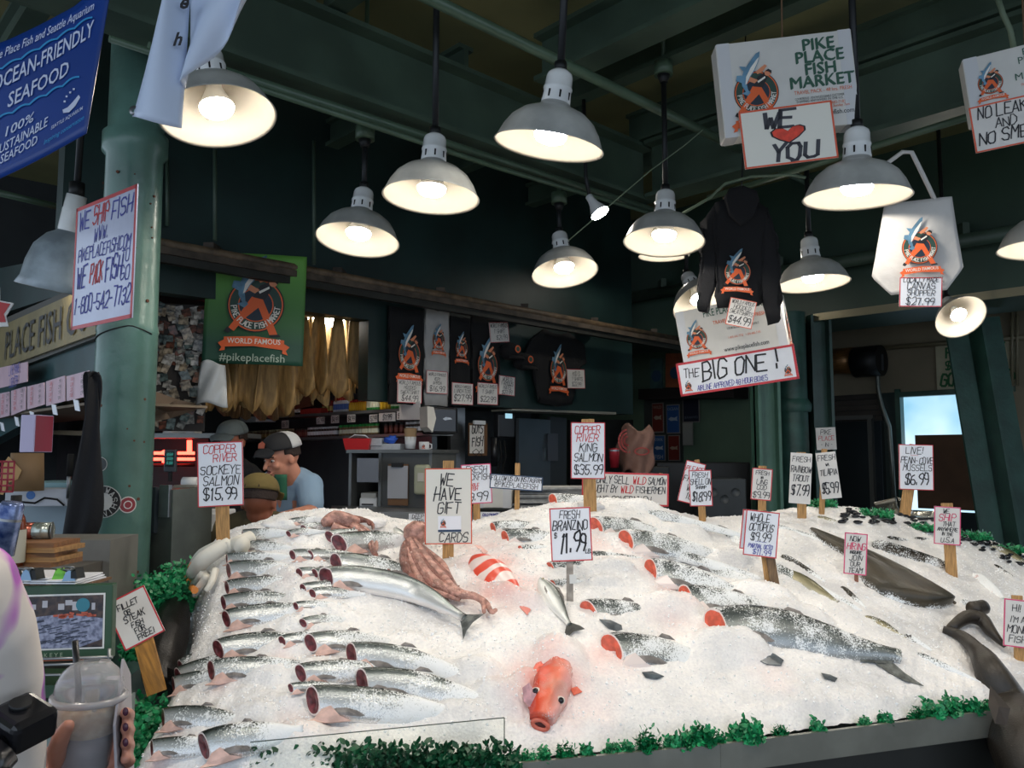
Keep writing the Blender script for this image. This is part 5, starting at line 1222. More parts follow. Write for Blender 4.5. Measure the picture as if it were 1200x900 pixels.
def parsley(px_or_p, n, rx, ry, rz, label, seed, group=None, m=0, kind='stuff', leaf=0.012):
    o = parsley_mesh(seed, n, rx, ry, rz, leaf).build('plastic_parsley', PARS[m]); o.location = px_or_p
    return tag(o, label, 'garnish', group, kind)
PM = [parsley_mesh(40 + k, 330, 0.034, 0.022, 0.06) for k in range(4)]
PMd = []
for k in range(4):
    o = PM[k].build('parsley_sprig', PARS[0]); PMd.append(o.data); bpy.data.objects.remove(o)
for i, px in enumerate((618, 640, 664, 690, 716, 735, 762, 790, 806, 822, 846, 870, 884, 915, 960, 1015, 1042, 1076, 1098, 1118, 1140, 1158)):
    f = front_pt(px); big = px in (762, 806, 822, 870, 884, 1098, 1118, 1140)
    o = obj('parsley_sprig', PMd[i % 4]); s_ = (1.0 if big else 0.62) * (0.8 + 0.3 * ((i * 7) % 5) / 5)
    o.matrix_local = Matrix.Translation(f + Vector((0, 0.012, 0.0))) @ Matrix.Rotation(i * 1.7, 4, 'Z') @ Matrix.Scale(s_, 4)
    tag(o, 'curly green plastic parsley tuft on the front rim, %s from the left' % NUM[i], 'garnish', 'parsley tufts along the front rim')
f = front_pt(445); parsley(Vector(((gx0 + gx1) / 2, (rim_y(gx0) + rim_y(gx1)) / 2 + 0.035, 0.79)), 10000, 0.33, 0.03, 0.10, 'dark mass of green plastic parsley packed behind the glass guard', 5, m=1)
parsley(at_depth(162, 855, 2.15) - Vector((0, 0, 0.05)), 3000, 0.05, 0.14, 0.12, 'green plastic parsley at the lower left corner of the ice', 6)
parsley(at_depth(213, 690, 3.0) - Vector((0, 0, 0.06)), 5200, 0.085, 0.22, 0.16, 'large bed of green plastic parsley left of the white gloves', 7)
parsley(at_depth(196, 730, 2.9) - Vector((0.03, 0, 0.10)), 3000, 0.07, 0.15, 0.12, 'green plastic parsley behind the black fish', 17)
for i, (px, py, n, rx, lb) in enumerate(((1028, 606, 900, .07, 'green plastic parsley on the far right crest beside the steel scoops'), (1080, 622, 500, .05, 'green plastic parsley tuft near the shipping sign'), (1140, 632, 1100, .08, 'green plastic parsley right of the shipping sign'), (1185, 648, 800, .07, 'green plastic parsley at the right edge of the far ice'), (966, 592, 600, .05, 'green plastic parsley behind the tilapia sign'))):
    parsley(hit(px, py)[0] + Vector((0, 0.02, 0)), n, rx, 0.05, 0.035, lb, 30 + i)
# mussels along the far right
MUS = mat('mussel_shell', srgb('14161c'), 0.2, var=0.4, vscale=30)
mm = MB(); blob(mm, (0, 0, 0), 0.02, (1.2, 0.55, 0.4), n=8, amp=0.2); o_ = mm.build('mussel', MUS); MUSM = o_.data; bpy.data.objects.remove(o_)
rs = random.Random(9)
for k in range(95):
    f = rs.random(); px = 985 + 215 * f; py = 601 + 48 * f * f + rs.uniform(-3, 13) + (6 if f > .6 else 0)
    p = hit(px, py)[0]; o = obj('mussel', MUSM); o.matrix_local = Matrix.Translation(p + Vector((0, 0, 0.008))) @ Matrix.Rotation(rs.uniform(0, 6), 4, 'Z') @ Matrix.Rotation(rs.uniform(-.6, .6), 4, 'X') @ Matrix.Scale(rs.uniform(.7, 1.1), 4)
    tag(o, 'small black mussel lying among the ice and parsley at the far right', 'mussel', 'mussels at the far right of the ice')
# ================================================================== SIGNS, BANNERS, SHIRTS, BOXES
BORD = {'r': mat('red_marker_edge', srgb('c5343c'), 0.4), 'o': mat('orange_marker_edge', srgb('dd5a38'), 0.4), 'b': mat('blue_marker_edge', srgb('28405e'), 0.4), 'p': mat('pink_marker_edge', srgb('d84a78'), 0.4), 'n': None}
SRS = random.Random(77)
def card(parent, w, h, border='r', m=CARD, th=0.004, bw=0.02, y=0.0, bent=0.0):
    mb = MB(); mb.box((0, y, 0), (w, th, h), 0); c = mb.build('card', [m], parent)
    if BORD.get(border):
        e = max(bw * w, 0.004); mb = MB(); q = y - th / 2 - 0.0006
        for (x0, z0, x1, z1) in ((-w/2, h/2 - e, w/2, h/2), (-w/2, -h/2, w/2, -h/2 + e), (-w/2, -h/2, -w/2 + e, h/2), (w/2 - e, -h/2, w/2, h/2)):
            mb.add([(x0, q, z0), (x1, q, z0), (x1, q, z1), (x0, q, z1)], [(0, 1, 2, 3)])
        mb.build('border', BORD[border], parent)
    return c
def letter(parent, w, h, lines, y=-0.0035, rise=0.0):
    """lines: (text, centre x, base z, height as a share of the card's height, colour letter)"""
    g = {}
    for ln in lines:
        t, x, z, hh, c = ln[:5]; wm = ln[5] if len(ln) > 5 else 0.9
        mb = g.setdefault(c, MB()); write(mb, t, x * w, z * h, hh * h, wmax=w * wm, y=y, rs=SRS, lw=max(hh * h * 0.10, 0.0022), rise=rise)
    nm = {'k': ('lettering', INK), 'r': ('red_lettering', INK_RED), 'b': ('blue_lettering', INK_BLUE), 'p': ('pink_lettering', mat('marker_pink', srgb('d23a66'), 0.5))}
    for c, mb in g.items(): mb.build(nm[c][0], nm[c][1], parent)
def price(label, box, lines, border='r', tilt=0, base=None, stake_w=10, depth=None, pitch=0, yaw=None, m=CARD, extra_top=0, name='price_sign', stakem=None, behind=0.0, extra=None, group='price signs on wooden stakes', stake_x=0.0):
    x0, y0, x1, y1 = box; cx, cy_ = (x0 + x1) / 2, (y0 + y1) / 2
    if base: 
        hp, hn = hit(*base); hp = hp + Vector((0, behind, 0)); t = depth_of(hp)
        c = at_y(cx, cy_, hp.y)
    else: c = at_depth(cx, cy_, depth)
    t = depth_of(c); w = (x1 - x0) * t / F_PX; h = (y1 - y0) * t / F_PX
    yw = yaw if yaw is not None else -math.atan2(c.x, c.y) * 0.6
    M = frame(c, yw, R(pitch), R(-tilt)); r = tag(empty(name, M=M), label, 'sign', group)
    card(r, w, h, border, m); letter(r, w, h, lines)
    if base is not None:
        lp = M.inverted() @ (hp - Vector((0, 0, 0.03))); sw = stake_w * t / F_PX
        top = Vector((stake_x * w, 0.012, h / 2 + extra_top * t / F_PX)); bot = Vector((lp.x, max(0.012, lp.y), lp.z))
        MB().beam(top, bot, 0.012, sw, up=(1, 0, 0)).build('stake', stakem or WOODST, r)
    if extra: extra(r, w, h, M)
    return r
def L(*a): return a
price('white sign reading copper river sockeye salmon on a taped stake at left', (233, 518, 284, 593), [L('COPPER', -.02, .33, .12, 'r', .8), L('RIVER', .1, .19, .12, 'r', .6), L('SOCKEYE', 0, .0, .13, 'k'), L('SALMON', 0, -.17, .13, 'k', .85), L("$15.99", -.02, -.40, .19, 'k', .75)], tilt=2.5, base=(256, 655), stake_w=15, behind=0.05)
def gift(r, w, h, M):
    mb = MB(); mb.add([(-.22*w, -.004, -.34*h), (.27*w, -.004, -.34*h), (.27*w, -.004, -.13*h), (-.22*w, -.004, -.13*h)], [(0, 1, 2, 3)]); mb.build('gift_card', mat('gift_card_white', srgb('f4f5f8'), 0.3), r)
    mb = MB(); mb.add([(-.22*w, -.0046, -.34*h), (.27*w, -.0046, -.34*h), (.27*w, -.0046, -.31*h), (-.22*w, -.0046, -.31*h)], [(0, 1, 2, 3)]); mb.build('card_stripe', BORD['b'], r)
    emblem(mb := MB(), -.11*w, -.225*h, .055*w, -.005, text=False); mb.build('emblem', LOGO, r)
price('cream sign reading we have gift cards in the middle of the ice crest', (498, 549, 553, 637), [L('WE', -.05, .27, .15, 'k', .42), L('HAVE', -.03, .08, .16, 'k', .6), L('GIFT', 0, -.09, .14, 'k', .6), L('CARDS', .1, -.47, .12, 'k', .62)], border='o', tilt=0.5, base=(525, 655), stake_w=13, extra_top=9, m=mat('cream_card', srgb('e9e6da'), 0.4), extra=gift)
price('pink edged fresh fish sign half hidden behind the gift card sign', (541, 544, 576, 590), [L('FRESH', .0, .28, .16, 'k'), L('ROCKFISH', 0, .10, .15, 'k'), L('WHOLE', -.1, -.06, .08, 'r', .5), L('FISH', -.1, -.16, .08, 'r', .4), L('9.99', .02, -.42, .22, 'k', .7)], border='p', tilt=3, base=(556, 622), stake_w=8, behind=0.25)
price('narrow white sign inviting to follow the fish stand online', (574, 557, 636, 574), [L('FOLLOW US ON INSTAGRAM', 0, .08, .30, 'k', .96), L('@PIKEPLACEFISH', 0, -.36, .34, 'k', .86)], border='b', tilt=-4, base=(606, 618), stake_w=6, extra_top=14, behind=0.25)
price('tall white sign reading copper river king salmon on a light stake', (669, 495, 709, 561), [L('COPPER', -.02, .30, .13, 'r', .75), L('RIVER', -.02, .16, .13, 'r', .7), L('KING', 0, -.02, .14, 'k', .6), L('SALMON', 0, -.19, .14, 'k', .85), L("$35.99", .0, -.42, .17, 'k', .85)], tilt=-0.5, base=(692, 600), stake_w=15, extra_top=4)
price('wide sign saying only wild salmon is sold standing behind the crest', (682, 554, 783, 592), [L('WE ONLY SELL', -.20, .16, .22, 'k', .5), L('WILD', .16, .16, .22, 'r', .15), L('SALMON', .36, .16, .2, 'k', .2), L('CAUGHT BY', -.27, -.12, .22, 'k', .36), L('WILD', .02, -.12, .22, 'r', .15), L('FISHERMEN', .29, -.12, .2, 'k', .34), L('NO GOVERNMEN', 0, -.42, .20, 'k', .7)], tilt=-1.5, base=(778, 606), stake_w=9, behind=0.25, stake_x=0.44, m=CARD_OLD)
def br_extra(r, w, h, M):
    lp = Vector((0, -0.004, -h * 0.5 - 0.06)); MB().box(lp + Vector((0, 0.008, 0)), (0.024, 0.001, 0.03)).build('stake_sticker', SW, r)
price('white sign reading fresh branzino on a grey stickered stake in mid heap', (645, 595, 693, 657), [L('FRESH', -.02, .30, .14, 'k', .5), L('BRANZINO', -.02, .08, .18, 'k', .86), L('$', -.38, -.06, .10, 'k', .1), L('11.99', .02, -.33, .34, 'k', .66), L('LB.', .40, -.36, .07, 'k', .14)], tilt=2.5, base=(668, 706), stake_w=8, stakem=mat('grey_stake', srgb('9b938a'), 0.6, var=0.25, vscale=40), extra=br_extra)
price('pink edged sign leaning behind the shell on sign, right of centre', (799, 541, 822, 590), [L('PLEASE', 0, .25, .14, 'r'), L('FRESH', 0, .0, .15, 'k'), L('WA', 0, -.2, .14, 'k', .5), L('18', 0, -.4, .14, 'k', .5)], tilt=-14, base=(832, 612), stake_w=6, behind=0.1, extra_top=3)
price('white sign with red edge priced 18.99 on two crossed stakes', (808, 551, 834, 593), [L('FRESH', -.02, .30, .14, 'k', .7), L('SHELL ON', 0, .10, .16, 'k', .92), L('SHRIMP', 0, -.02, .08, 'k', .5), L('$18.99', .0, -.36, .26, 'k', .84)], tilt=1.5, base=(824, 614), stake_w=8)
price('small sign reading fresh ling cod on a light stake before the posts', (881, 549, 904, 586), [L('FRESH', 0, .30, .12, 'k'), L('WA', 0, .18, .07, 'k', .3), L('LING', 0, .0, .15, 'k', .7), L('COD', 0, -.17, .15, 'k', .6), L('$9.99', 0, -.43, .20, 'k', .85)], tilt=-5, base=(893, 606), stake_w=9, extra_top=3, m=CARD_OLD)
price('second red edged octopus sign peeking out from behind the first', (869, 599, 905, 645), [L('OCTOPUS', 0, .2, .1, 'k', .5)], tilt=-7, base=(905, 690), stake_w=7, behind=0.03)
price('red edged sign reading whole octopus on a long dark stake', (873, 599, 911, 652), [L('WHOLE', -.08, .26, .17, 'k', .62), L('OCTOPUS', -.02, .06, .16, 'k', .72), L('$9.99', -.02, -.16, .18, 'k', .6), L('-------', 0, -.20, .05, 'b', .7), L('PARTIAL OCTO', .0, -.32, .09, 'b', .72), L('$11.99', .05, -.46, .12, 'b', .6)], tilt=-6, base=(910, 688), stake_w=10, stakem=mat('dark_wet_stake', srgb('6b5338'), 0.5, var=0.4, vscale=30, stretch=(5, 5, 0.6)))
price('narrow cream sign reading rainbow trout before the outer post', (926, 531, 950, 590), [L('FRESH', 0, .33, .10, 'k'), L('RAINBOW', 0, .12, .12, 'k', .95), L('TROUT', 0, -.06, .12, 'k', .8), L('$7.99', 0, -.34, .20, 'k', .85)], border='n', tilt=-4, base=(940, 608), stake_w=10, extra_top=1, m=CARD_OLD)
price('narrow cream sign reading fresh tilapia leaning right', (960, 530, 982, 584), [L('FRESH', 0, .33, .11, 'k'), L('WA', 0, .2, .06, 'k', .3), L('TILAPIA', 0, .0, .13, 'k', .9), L('$5.99', -.05, -.38, .22, 'k', .85)], border='n', tilt=6, base=(963, 604), stake_w=6, extra_top=4, m=CARD_OLD)
price('white sign reading live mussels before the cardboard window screen', (1055, 521, 1092, 574), [L('LIVE!', -.05, .30, .14, 'k', .6), L('------', -.05, .24, .04, 'r', .6), L('PENN-COVE', .02, .08, .14, 'k', .94), L('MUSSELS', .03, -.08, .13, 'k', .85), L('$6.99', 0, -.38, .24, 'k', .7)], tilt=-1.5, base=(1077, 614), stake_w=12, extra_top=0, behind=0.15)
price('pink edged sign offering shipping anywhere on a light stake at right', (1096, 594, 1124, 638), [L('WE', -.05, .32, .12, 'k', .3), L('SHIP', -.02, .13, .18, 'p', .75), L('THAT', .05, -.02, .12, 'k', .6), L('ANYWHERE', 0, -.14, .09, 'k', .85), L('IN THE', 0, -.26, .08, 'k', .5), L('U.S.A', 0, -.44, .13, 'k', .7)], tilt=-3, base=(1116, 675), stake_w=12, extra_top=4, border='p', m=CARD_OLD)
price('small pink edged hiring sign standing over the dark halibut', (990, 625, 1015, 673), [L('NOW', -.05, .30, .12, 'k', .5), L('HIRING', 0, .10, .16, 'p', .85), L('INQUIRE', 0, .0, .07, 'k', .6), L('JOIN', 0, -.16, .13, 'k', .6), L('OUR', 0, -.30, .11, 'k', .5), L('TEAM', 0, -.46, .12, 'k', .7)], tilt=-4, base=(1004, 683), stake_w=4, border='p', m=CARD_OLD, stakem=mat('thin_reddish_stake', srgb('8a5a44'), 0.6))
price('pink edged sign introducing the monkfish at the right edge', (1178, 703, 1206, 758), [L('HI!', -.05, .25, .14, 'k', .4), L("I'M A", 0, .02, .13, 'k', .7), L('MONK', 0, -.2, .15, 'k', .85), L('FISH', 0, -.40, .14, 'k', .7)], tilt=-4, base=(1196, 775), stake_w=11, extra_top=4, border='p', m=CARD_OLD)
price('small hand lettered sign low behind the crest, left of the gift sign', (479, 602, 500, 624), [L('DEEP', 0, .25, .22, 'k', .7), L('CRAB', 0, -.05, .22, 'k', .8), L('$10', .1, -.4, .25, 'k', .5)], depth=3.9, border='n', name='small_sign', group='small cards on the back counter edge')
price('small hand lettered sign low behind the crest, right of the gift sign', (563, 600, 586, 623), [L('COLD SMOKED', 0, .30, .12, 'b', .8), L('SALMON', 0, -.02, .2, 'k', .8), L('$20', 0, -.4, .25, 'k', .5)], depth=3.9, border='n', name='small_sign', group='small cards on the back counter edge')
price('tiny white card low behind the crest beside the cold smoked one', (599, 598, 616, 612), [L('SOUP', 0, 0, .3, 'k', .8)], depth=3.9, border='n', name='small_sign', group='small cards on the back counter edge')
# taped sign on the far column
price('white and red sign taped to the outer green post', (957, 501, 979, 527), [L('PIKE', 0, .2, .2, 'k', .7), L('PLACE', 0, -.08, .2, 'r', .8), L('- IN -', 0, -.36, .18, 'k', .8)], depth=6.72, border='n', m=CARD_OLD, name='taped_sign', group=None, tilt=2)
# the tilted fillet-or-steak sign at lower left
cf = at_depth(158, 724, 2.25); Mf = frame(cf, R(12), R(-8), R(-27)); sfr = tag(empty('cutting_sign', M=Mf), 'tilted red edged sign about steaks and fillets at lower left', 'sign')
w_, h_ = 0.112, 0.142; card(sfr, w_, h_, 'r', CARD_OLD, bw=0.035)
letter(sfr, w_, h_, [('FILLET', -.02, .25, .11, 'k', .6), ('OR', -.1, .12, .09, 'k', .25), ('STEAK', .0, -.02, .12, 'k', .65), ('FISH', -.0, -.16, .10, 'k', .45), ('FOR', -.0, -.29, .10, 'k', .35), ('FREE!', .08, -.43, .11, 'k', .55)])
lp = Mf.inverted() @ at_depth(184, 812, 2.22); MB().beam((0.0, 0.012, -0.03), lp, 0.014, 0.05, up=(1, 0, 0)).build('stake', mat('wide_ochre_stake', srgb('a5732e'), 0.5, var=0.3, vscale=20, stretch=(5, 5, .6)), sfr)

# ---------------- hanging travel boxes
BOXW = mat('white_carton', srgb('d2d0ca'), 0.45, var=0.04); BOXE = mat('carton_side', srgb('b9b6ad'), 0.5, var=0.06)
GRT = mat('green_print', srgb('2f5a48'), 0.5); ORT = mat('orange_print', srgb('d8683e'), 0.5); GYT = mat('grey_print', srgb('3a3e40'), 0.5); TAPE = mat('clear_tape', srgb('cfd0d2'), 0.15)
def carton(name, c, w, h, d, yaw, pitch, roll, label, rs=None, front=None, hang=None):
    M = frame(c, yaw, pitch, roll); r = tag(empty(name, M=M), label, 'box')
    bevel(MB().box((0, d / 2, 0), (w, d, h)).build('carton', BOXW, r), 0.004)
    if front: front(r, w, h, d)
    for sx in (-1, 1): MB().box((sx * (w / 2 - 0.03), d / 2, 0), (0.05, d + 0.002, h + 0.002)).build('tape', TAPE, r)
    if hang: MB().tube([M.inverted() @ Vector((c.x - 0.0, c.y + d / 2, c.z + h * 0.35)), M.inverted() @ Vector((c.x + 0.01, c.y + d / 2, CEIL))], 0.004, 6).build('hanging_cord', mat('brown_cord', srgb('6a5038'), 0.8), r)
    return r, M
def front_a(r, w, h, d):
    mb = MB(); e = -0.002
    emblem(mb, -0.235 * w, -0.06 * h, 0.165 * w, e); mb.build('emblem', LOGO, r)
    mb = MB()
    for i, t in enumerate(('PIKE', 'PLACE', 'FISH', 'MARKET')): [printed(mb, t, (0.245 + q) * w, (0.32 - 0.13 * i + q) * h, 0.125 * w, 0, e - q * .1) for q in (0, .004, .008)]
    mb.build('green_title', GRT, r); mb = MB()
    printed(mb, 'TRAVEL PACK - 48 hrs. FRESH', 0.25 * w, -0.13 * h, 0.04 * w, 0, e, wmax=0.42 * w); printed(mb, '1-800-542-7732   1-206-682-7181', 0.22 * w, -0.265 * h, 0.03 * w, 0, e, wmax=0.36 * w); printed(mb, 'Monday 6:30 am to 6:00 pm   Sunday 7am', 0.22 * w, -0.30 * h, 0.03 * w, 0, e, wmax=0.42 * w)
    mb.build('orange_print', ORT, r); mb = MB()
    printed(mb, 'COURTEOUS - KNOWLEDGEABLE CUSTOMER', 0.22 * w, -0.19 * h, 0.025 * w, 0, e, wmax=0.36 * w); printed(mb, 'SHIPPING ANYWHERE IN THE U.S.', 0.22 * w, -0.22 * h, 0.025 * w, 0, e, wmax=0.34 * w); printed(mb, 'www.pikeplacefish.com', 0.25 * w, -0.375 * h, 0.05 * w, 0, e, wmax=0.42 * w, bold=0.01)
    mb.build('grey_print', GYT, r)
def card_on(parent, cx, cz, w, h, roll, lines, border='r', m=CARD, y=-0.006, name='paper_sign', label=None, Mp=None, cat='sign', group=None):
    M = Mp @ Matrix.Translation((cx, y, cz)) @ Matrix.Rotation(roll, 4, 'Y'); r = tag(empty(name, M=M), label, cat, group)
    card(r, w, h, border, m, th=0.003); letter(r, w, h, lines); return r, M
# 1: upper centre-right with the heart sign
t1 = 3.3; c1 = at_depth(923, 98, t1); k1 = t1 / F_PX
b1, M1 = carton('travel_box', c1, 157 * k1, 112 * k1, 0.10, R(-4), R(3), R(-5), 'white travel carton with round fish emblem hanging at the top right of centre', front=front_a, hang=True)
hw, hh = 107 * k1, 68 * k1
hs_, Mh = card_on(b1, -3 * k1 - 4 * k1, -62 * k1, hw, hh, R(-1), [], 'o', mat('cream_card', srgb('e9e6da'), 0.4), -0.016, 'heart_sign', 'cream card reading we love you with a red heart, taped on the hanging carton', M1)
mb = MB()
write(mb, 'WE', -.06 * hw, .16 * hh, .27 * hh, y=-0.003, rs=SRS, lw=.05 * hh); write(mb, 'YOU', .02 * hw, -.43 * hh, .26 * hh, y=-0.003, rs=SRS, lw=.045 * hh); mb.v = [(a * 1.55, b_, c) for a, b_, c in mb.v]; mb.build('lettering', mat('marker_grey', srgb('3c3c44'), 0.5), hs_)
ht = [(0, -.11), (.10, -.03), (.17, .06), (.17, .12), (.12, .155), (.05, .14), (0, .08), (-.05, .13), (-.12, .14), (-.17, .09), (-.16, .02), (-.09, -.05)]
mb = MB(); mb.poly([(x * hw * 1.12, (z - .02) * hh * 1.15) for x, z in ht], -0.003); mb.build('heart_outline', INK, hs_)
mb = MB(); mb.poly([(x * hw, (z - .015) * hh) for x, z in ht], -0.0036); mb.build('heart', mat('heart_red', srgb('e2452f'), 0.5, var=0.15, vscale=50), hs_)
# 2: right edge with no leaks sign
t2 = 3.3; k2 = t2 / F_PX; c2 = at_depth(1212, 88, t2)
def front_b(r, w, h, d):
    mb = MB(); emblem(mb, -0.32 * w, 0.04 * h, 0.095 * w, -0.002); mb.build('emblem', LOGO, r); mb = MB()
    for i, t in enumerate(('PIKE', 'PLACE', 'FISH', 'MARKET')): printed(mb, t, 0.02 * w, (0.34 - 0.12 * i) * h, 0.085 * w, 0, -0.002, bold=0)
    mb.build('green_title', GRT, r); mb = MB(); printed(mb, 'TRAVEL PACK - 48 hrs. FRESH', 0.02 * w, -0.12 * h, 0.03 * w, 0, -0.002, wmax=.25 * w); mb.build('orange_print', ORT, r)
    mb = MB(); printed(mb, 'www.pikeplacefish.com', 0.0 * w, -0.32 * h, 0.04 * w, 0, -0.002, wmax=.3 * w); mb.build('grey_print', GYT, r)
b2, M2 = carton('travel_box', c2, 140 * k2, 78 * k2, 0.10, R(-22), R(3), R(-6), 'white travel carton cut by the right edge above the no leaks sign', front=front_b, hang=True)
card_on(b2, -26 * k2, -52 * k2 + 2 * k2, 92 * k2, 56 * k2, R(0), [('NO LEAKS', -.10, .20, .24, 'k', .66), ('AND', -.12, -.06, .2, 'k', .3), ('NO SMELLS', -.02, -.36, .26, 'k', .88)], 'o', CARD_OLD, -0.012, 'leak_sign', 'cream card reading no leaks and no smells below the right carton', M2)
# 3: the big one
t3 = 5.0; k3 = t3 / F_PX; c3 = at_depth(858, 398, t3)
def front_c(r, w, h, d):
    mb = MB(); emblem(mb, -0.33 * w, 0.10 * h, 0.10 * w, -0.002); mb.build('emblem', LOGO, r); mb = MB(); printed(mb, 'PIKE PLACE FISH MARKET', 0.1 * w, 0.36 * h, 0.10 * w, 0, -0.002, wmax=.66 * w, bold=.01); mb.build('green_title', GRT, r)
    mb = MB(); printed(mb, 'TRAVEL PACK - 48 hrs. FRESH', 0.1 * w, 0.24 * h, 0.05 * w, 0, -0.002, wmax=.5 * w, bold=.01); printed(mb, '1-800-542-7732   1-206-682-7181', 0.12 * w, .02 * h, 0.03 * w, 0, -0.002, wmax=.3 * w); mb.build('orange_print', ORT, r)
    mb = MB(); printed(mb, 'www.pikeplacefish.com', 0.12 * w, -.14 * h, 0.06 * w, 0, -0.002, wmax=.42 * w, bold=.01); printed(mb, 'COURTEOUS - KNOWLEDGEABLE', 0.12 * w, .14 * h, 0.03 * w, 0, -0.002, wmax=.3 * w); mb.build('grey_print', GYT, r)
    mb = MB(); n0 = len(mb.v); emblem(mb, 0, 0.05 * h, 0.30 * d * 0.9, -0.002); Q = Matrix.Rotation(R(90), 3, 'Z'); mb.v = [tuple(Q @ Vector(v) + Vector((w / 2, d / 2, 0))) for v in mb.v]; mb.build('side_emblem', LOGO, r)
b3, M3 = carton('travel_box', c3, 122 * k3, 90 * k3, 0.30, R(-24), R(5), R(-8), 'long white travel carton hanging behind the hooded sweatshirt', front=front_c, hang=True)
g3, Mg = card_on(b3, -2 * k3, -37 * k3, 136 * k3, 40 * k3, R(1), [('THE', -.38, .02, .26, 'k', .14), ('BIG ONE', -.02, -.12, .50, 'k', .56), ('!', .34, -.08, .55, 'k', .1), ('AIRLINE APPROVED 48 HOUR BOXES', -.05, -.40, .15, 'b', .6)], 'r', CARD, -0.014, 'big_one_sign', 'wide red edged sign reading the big one on the long carton', M3)
for sx in (-.42, .42): emblem(mb := MB(), sx * 136 * k3, -.22 * 40 * k3, 0.02, -0.004, text=False); mb.build('small_emblem', LOGO, g3)

# ---------------- tote bag
tt = 3.45; kt = tt / F_PX; ct = at_depth(1072, 285, tt); Mt = frame(ct, R(-14), R(2), R(-3)); tb_ = tag(empty('tote_bag', M=Mt), 'white canvas tote bag with round emblem hanging by its handles', 'bag')
CANV = mat('white_canvas', srgb('c9c6c2'), 0.85, var=0.05, bump=0.2, bscale=30)
outl = [(-46, 50), (-50, 38), (-48, -30), (-28, -56), (25, -56), (46, -40), (48, 20), (42, 49)]
outl = [(-29, 50), (44, 48), (49, -28), (30, -56), (-30, -58), (-50, -34)]
def bagfn(u, v):
    x = -29 + (44 + 29) * u; xb = -50 + (99) * u; z = 50 - 108 * v; sh = v
    X = x + (xb - x) * min(1, v * 1.25); 
    if v > .78: X *= 1 - 0.40 * (v - .78) / .22
    return (X * kt, -0.03 * math.sin(math.pi * u) * math.sin(math.pi * min(1, v + .1)) - .003 * math.sin(u * 9 + v * 5), z * kt)
thicken(MB().grid(bagfn, 20, 22).build('bag_body', CANV, tb_), 0.012, 1)
MB().tube([( -26 * kt, 0, 48 * kt), (-22 * kt, 0, 80 * kt), (-20 * kt, 0, 100 * kt), (-4 * kt, 0, 110 * kt), (6 * kt, 0, 108 * kt), (12 * kt, 0, 90 * kt), (20 * kt, 0, 66 * kt), (26 * kt, 0, 47 * kt)], 0.010, 6).build('handle', CANV, tb_)
mb = MB(); emblem(mb, 0, 0, 19 * kt, 0); printed(mb, 'SUSTAINABLE SEAFOOD', 0, -38 * kt, 4 * kt, 5, -.001); printed(mb, 'SEATTLE, WASHINGTON', 0, -43 * kt, 4 * kt, 5, -.001)
mb.build('emblem', LOGO, tb_, M=Matrix.Translation((2 * kt, -0.040, -8 * kt)))
card_on(tb_, -2 * kt, -60 * kt, 45 * kt, 34 * kt, R(6), [('LOCALLY MADE', 0, .34, .14, 'k', .85), ('CANVAS', 0, .10, .22, 'k', .8), ('SHOPPER', 0, -.12, .18, 'k', .85), ('$27.99', -.02, -.44, .24, 'k', .8)], 'r', CARD, -0.05, 'tote_price_card', 'price card for the canvas shopper pinned under the tote bag', Mt)

# ---------------- clothes
def cloth_outline(name, pts, th, m, parent, seed=0, y=0.0, amp=0.008):
    """a soft garment panel: filled outline subdivided and rumpled, with real thickness"""
    bm = bmesh.new(); vs = [bm.verts.new((p[0], y, p[1])) for p in pts]; bm.faces.new(vs)
    bmesh.ops.triangulate(bm, faces=bm.faces[:])
    for _ in range(3): bmesh.ops.subdivide_edges(bm, edges=bm.edges[:], cuts=1, use_grid_fill=True)
    for v in bm.verts: v.co.y += amp * noise.noise(Vector((v.co.x * 9 + seed, v.co.z * 5, seed))) * 2
    me = bpy.data.meshes.new(name); bm.to_mesh(me); bm.free(); me.materials.append(m); me.polygons.foreach_set('use_smooth', [True] * len(me.polygons))
    o = obj(name, me, parent); thicken(o, th, 0); return o
# hooded sweatshirt (hanging in front of the long carton)
th_ = 4.4; kh = th_ / F_PX; ch = at_depth(866, 300, th_); Mh_ = frame(ch, R(-6), R(0), R(3)); hd = tag(empty('hooded_sweatshirt', M=Mh_), 'black hooded sweatshirt with round emblem hanging on a hanger', 'sweatshirt')
S_ = lambda pts: [(x * kh, z * kh) for x, z in pts]
cloth_outline('torso', S_([(-30, 62), (-10, 70), (14, 68), (30, 56), (34, 30), (26, -20), (24, -58), (-22, -62), (-26, -10), (-32, 30)]), 0.05, BLACK, hd, 1)
cloth_outline('hood', S_([(-20, 66), (-16, 76), (0, 80), (16, 74), (20, 64), (12, 44), (0, 34), (-14, 46)]), 0.08, BLACK, hd, 2, y=-0.02)
for nm, pts, sd in (('sleeve', [(-30, 62), (-40, 44), (-42, 0), (-46, -30), (-44, -66), (-34, -68), (-28, -40), (-26, 0), (-24, 30)], 3), ('sleeve', [(30, 58), (38, 34), (42, 0), (46, -40), (48, -76), (36, -80), (28, -50), (24, 10)], 4)): cloth_outline(nm, S_(pts), 0.06, BLACK, hd, sd, y=0.01)
MB().tube([(0, 0, 78 * kh), (0.004, 0, 90 * kh), (0.0, 0.0, CEIL - ch.z - 0.05)], 0.004, 6).build('hanger_hook', DARKM, hd)
mb = MB(); emblem(mb, 0, 0, 15 * kh, 0); mb.build('emblem', LOGO, hd, M=Matrix.Translation((-3 * kh, -0.055, -22 * kh)))
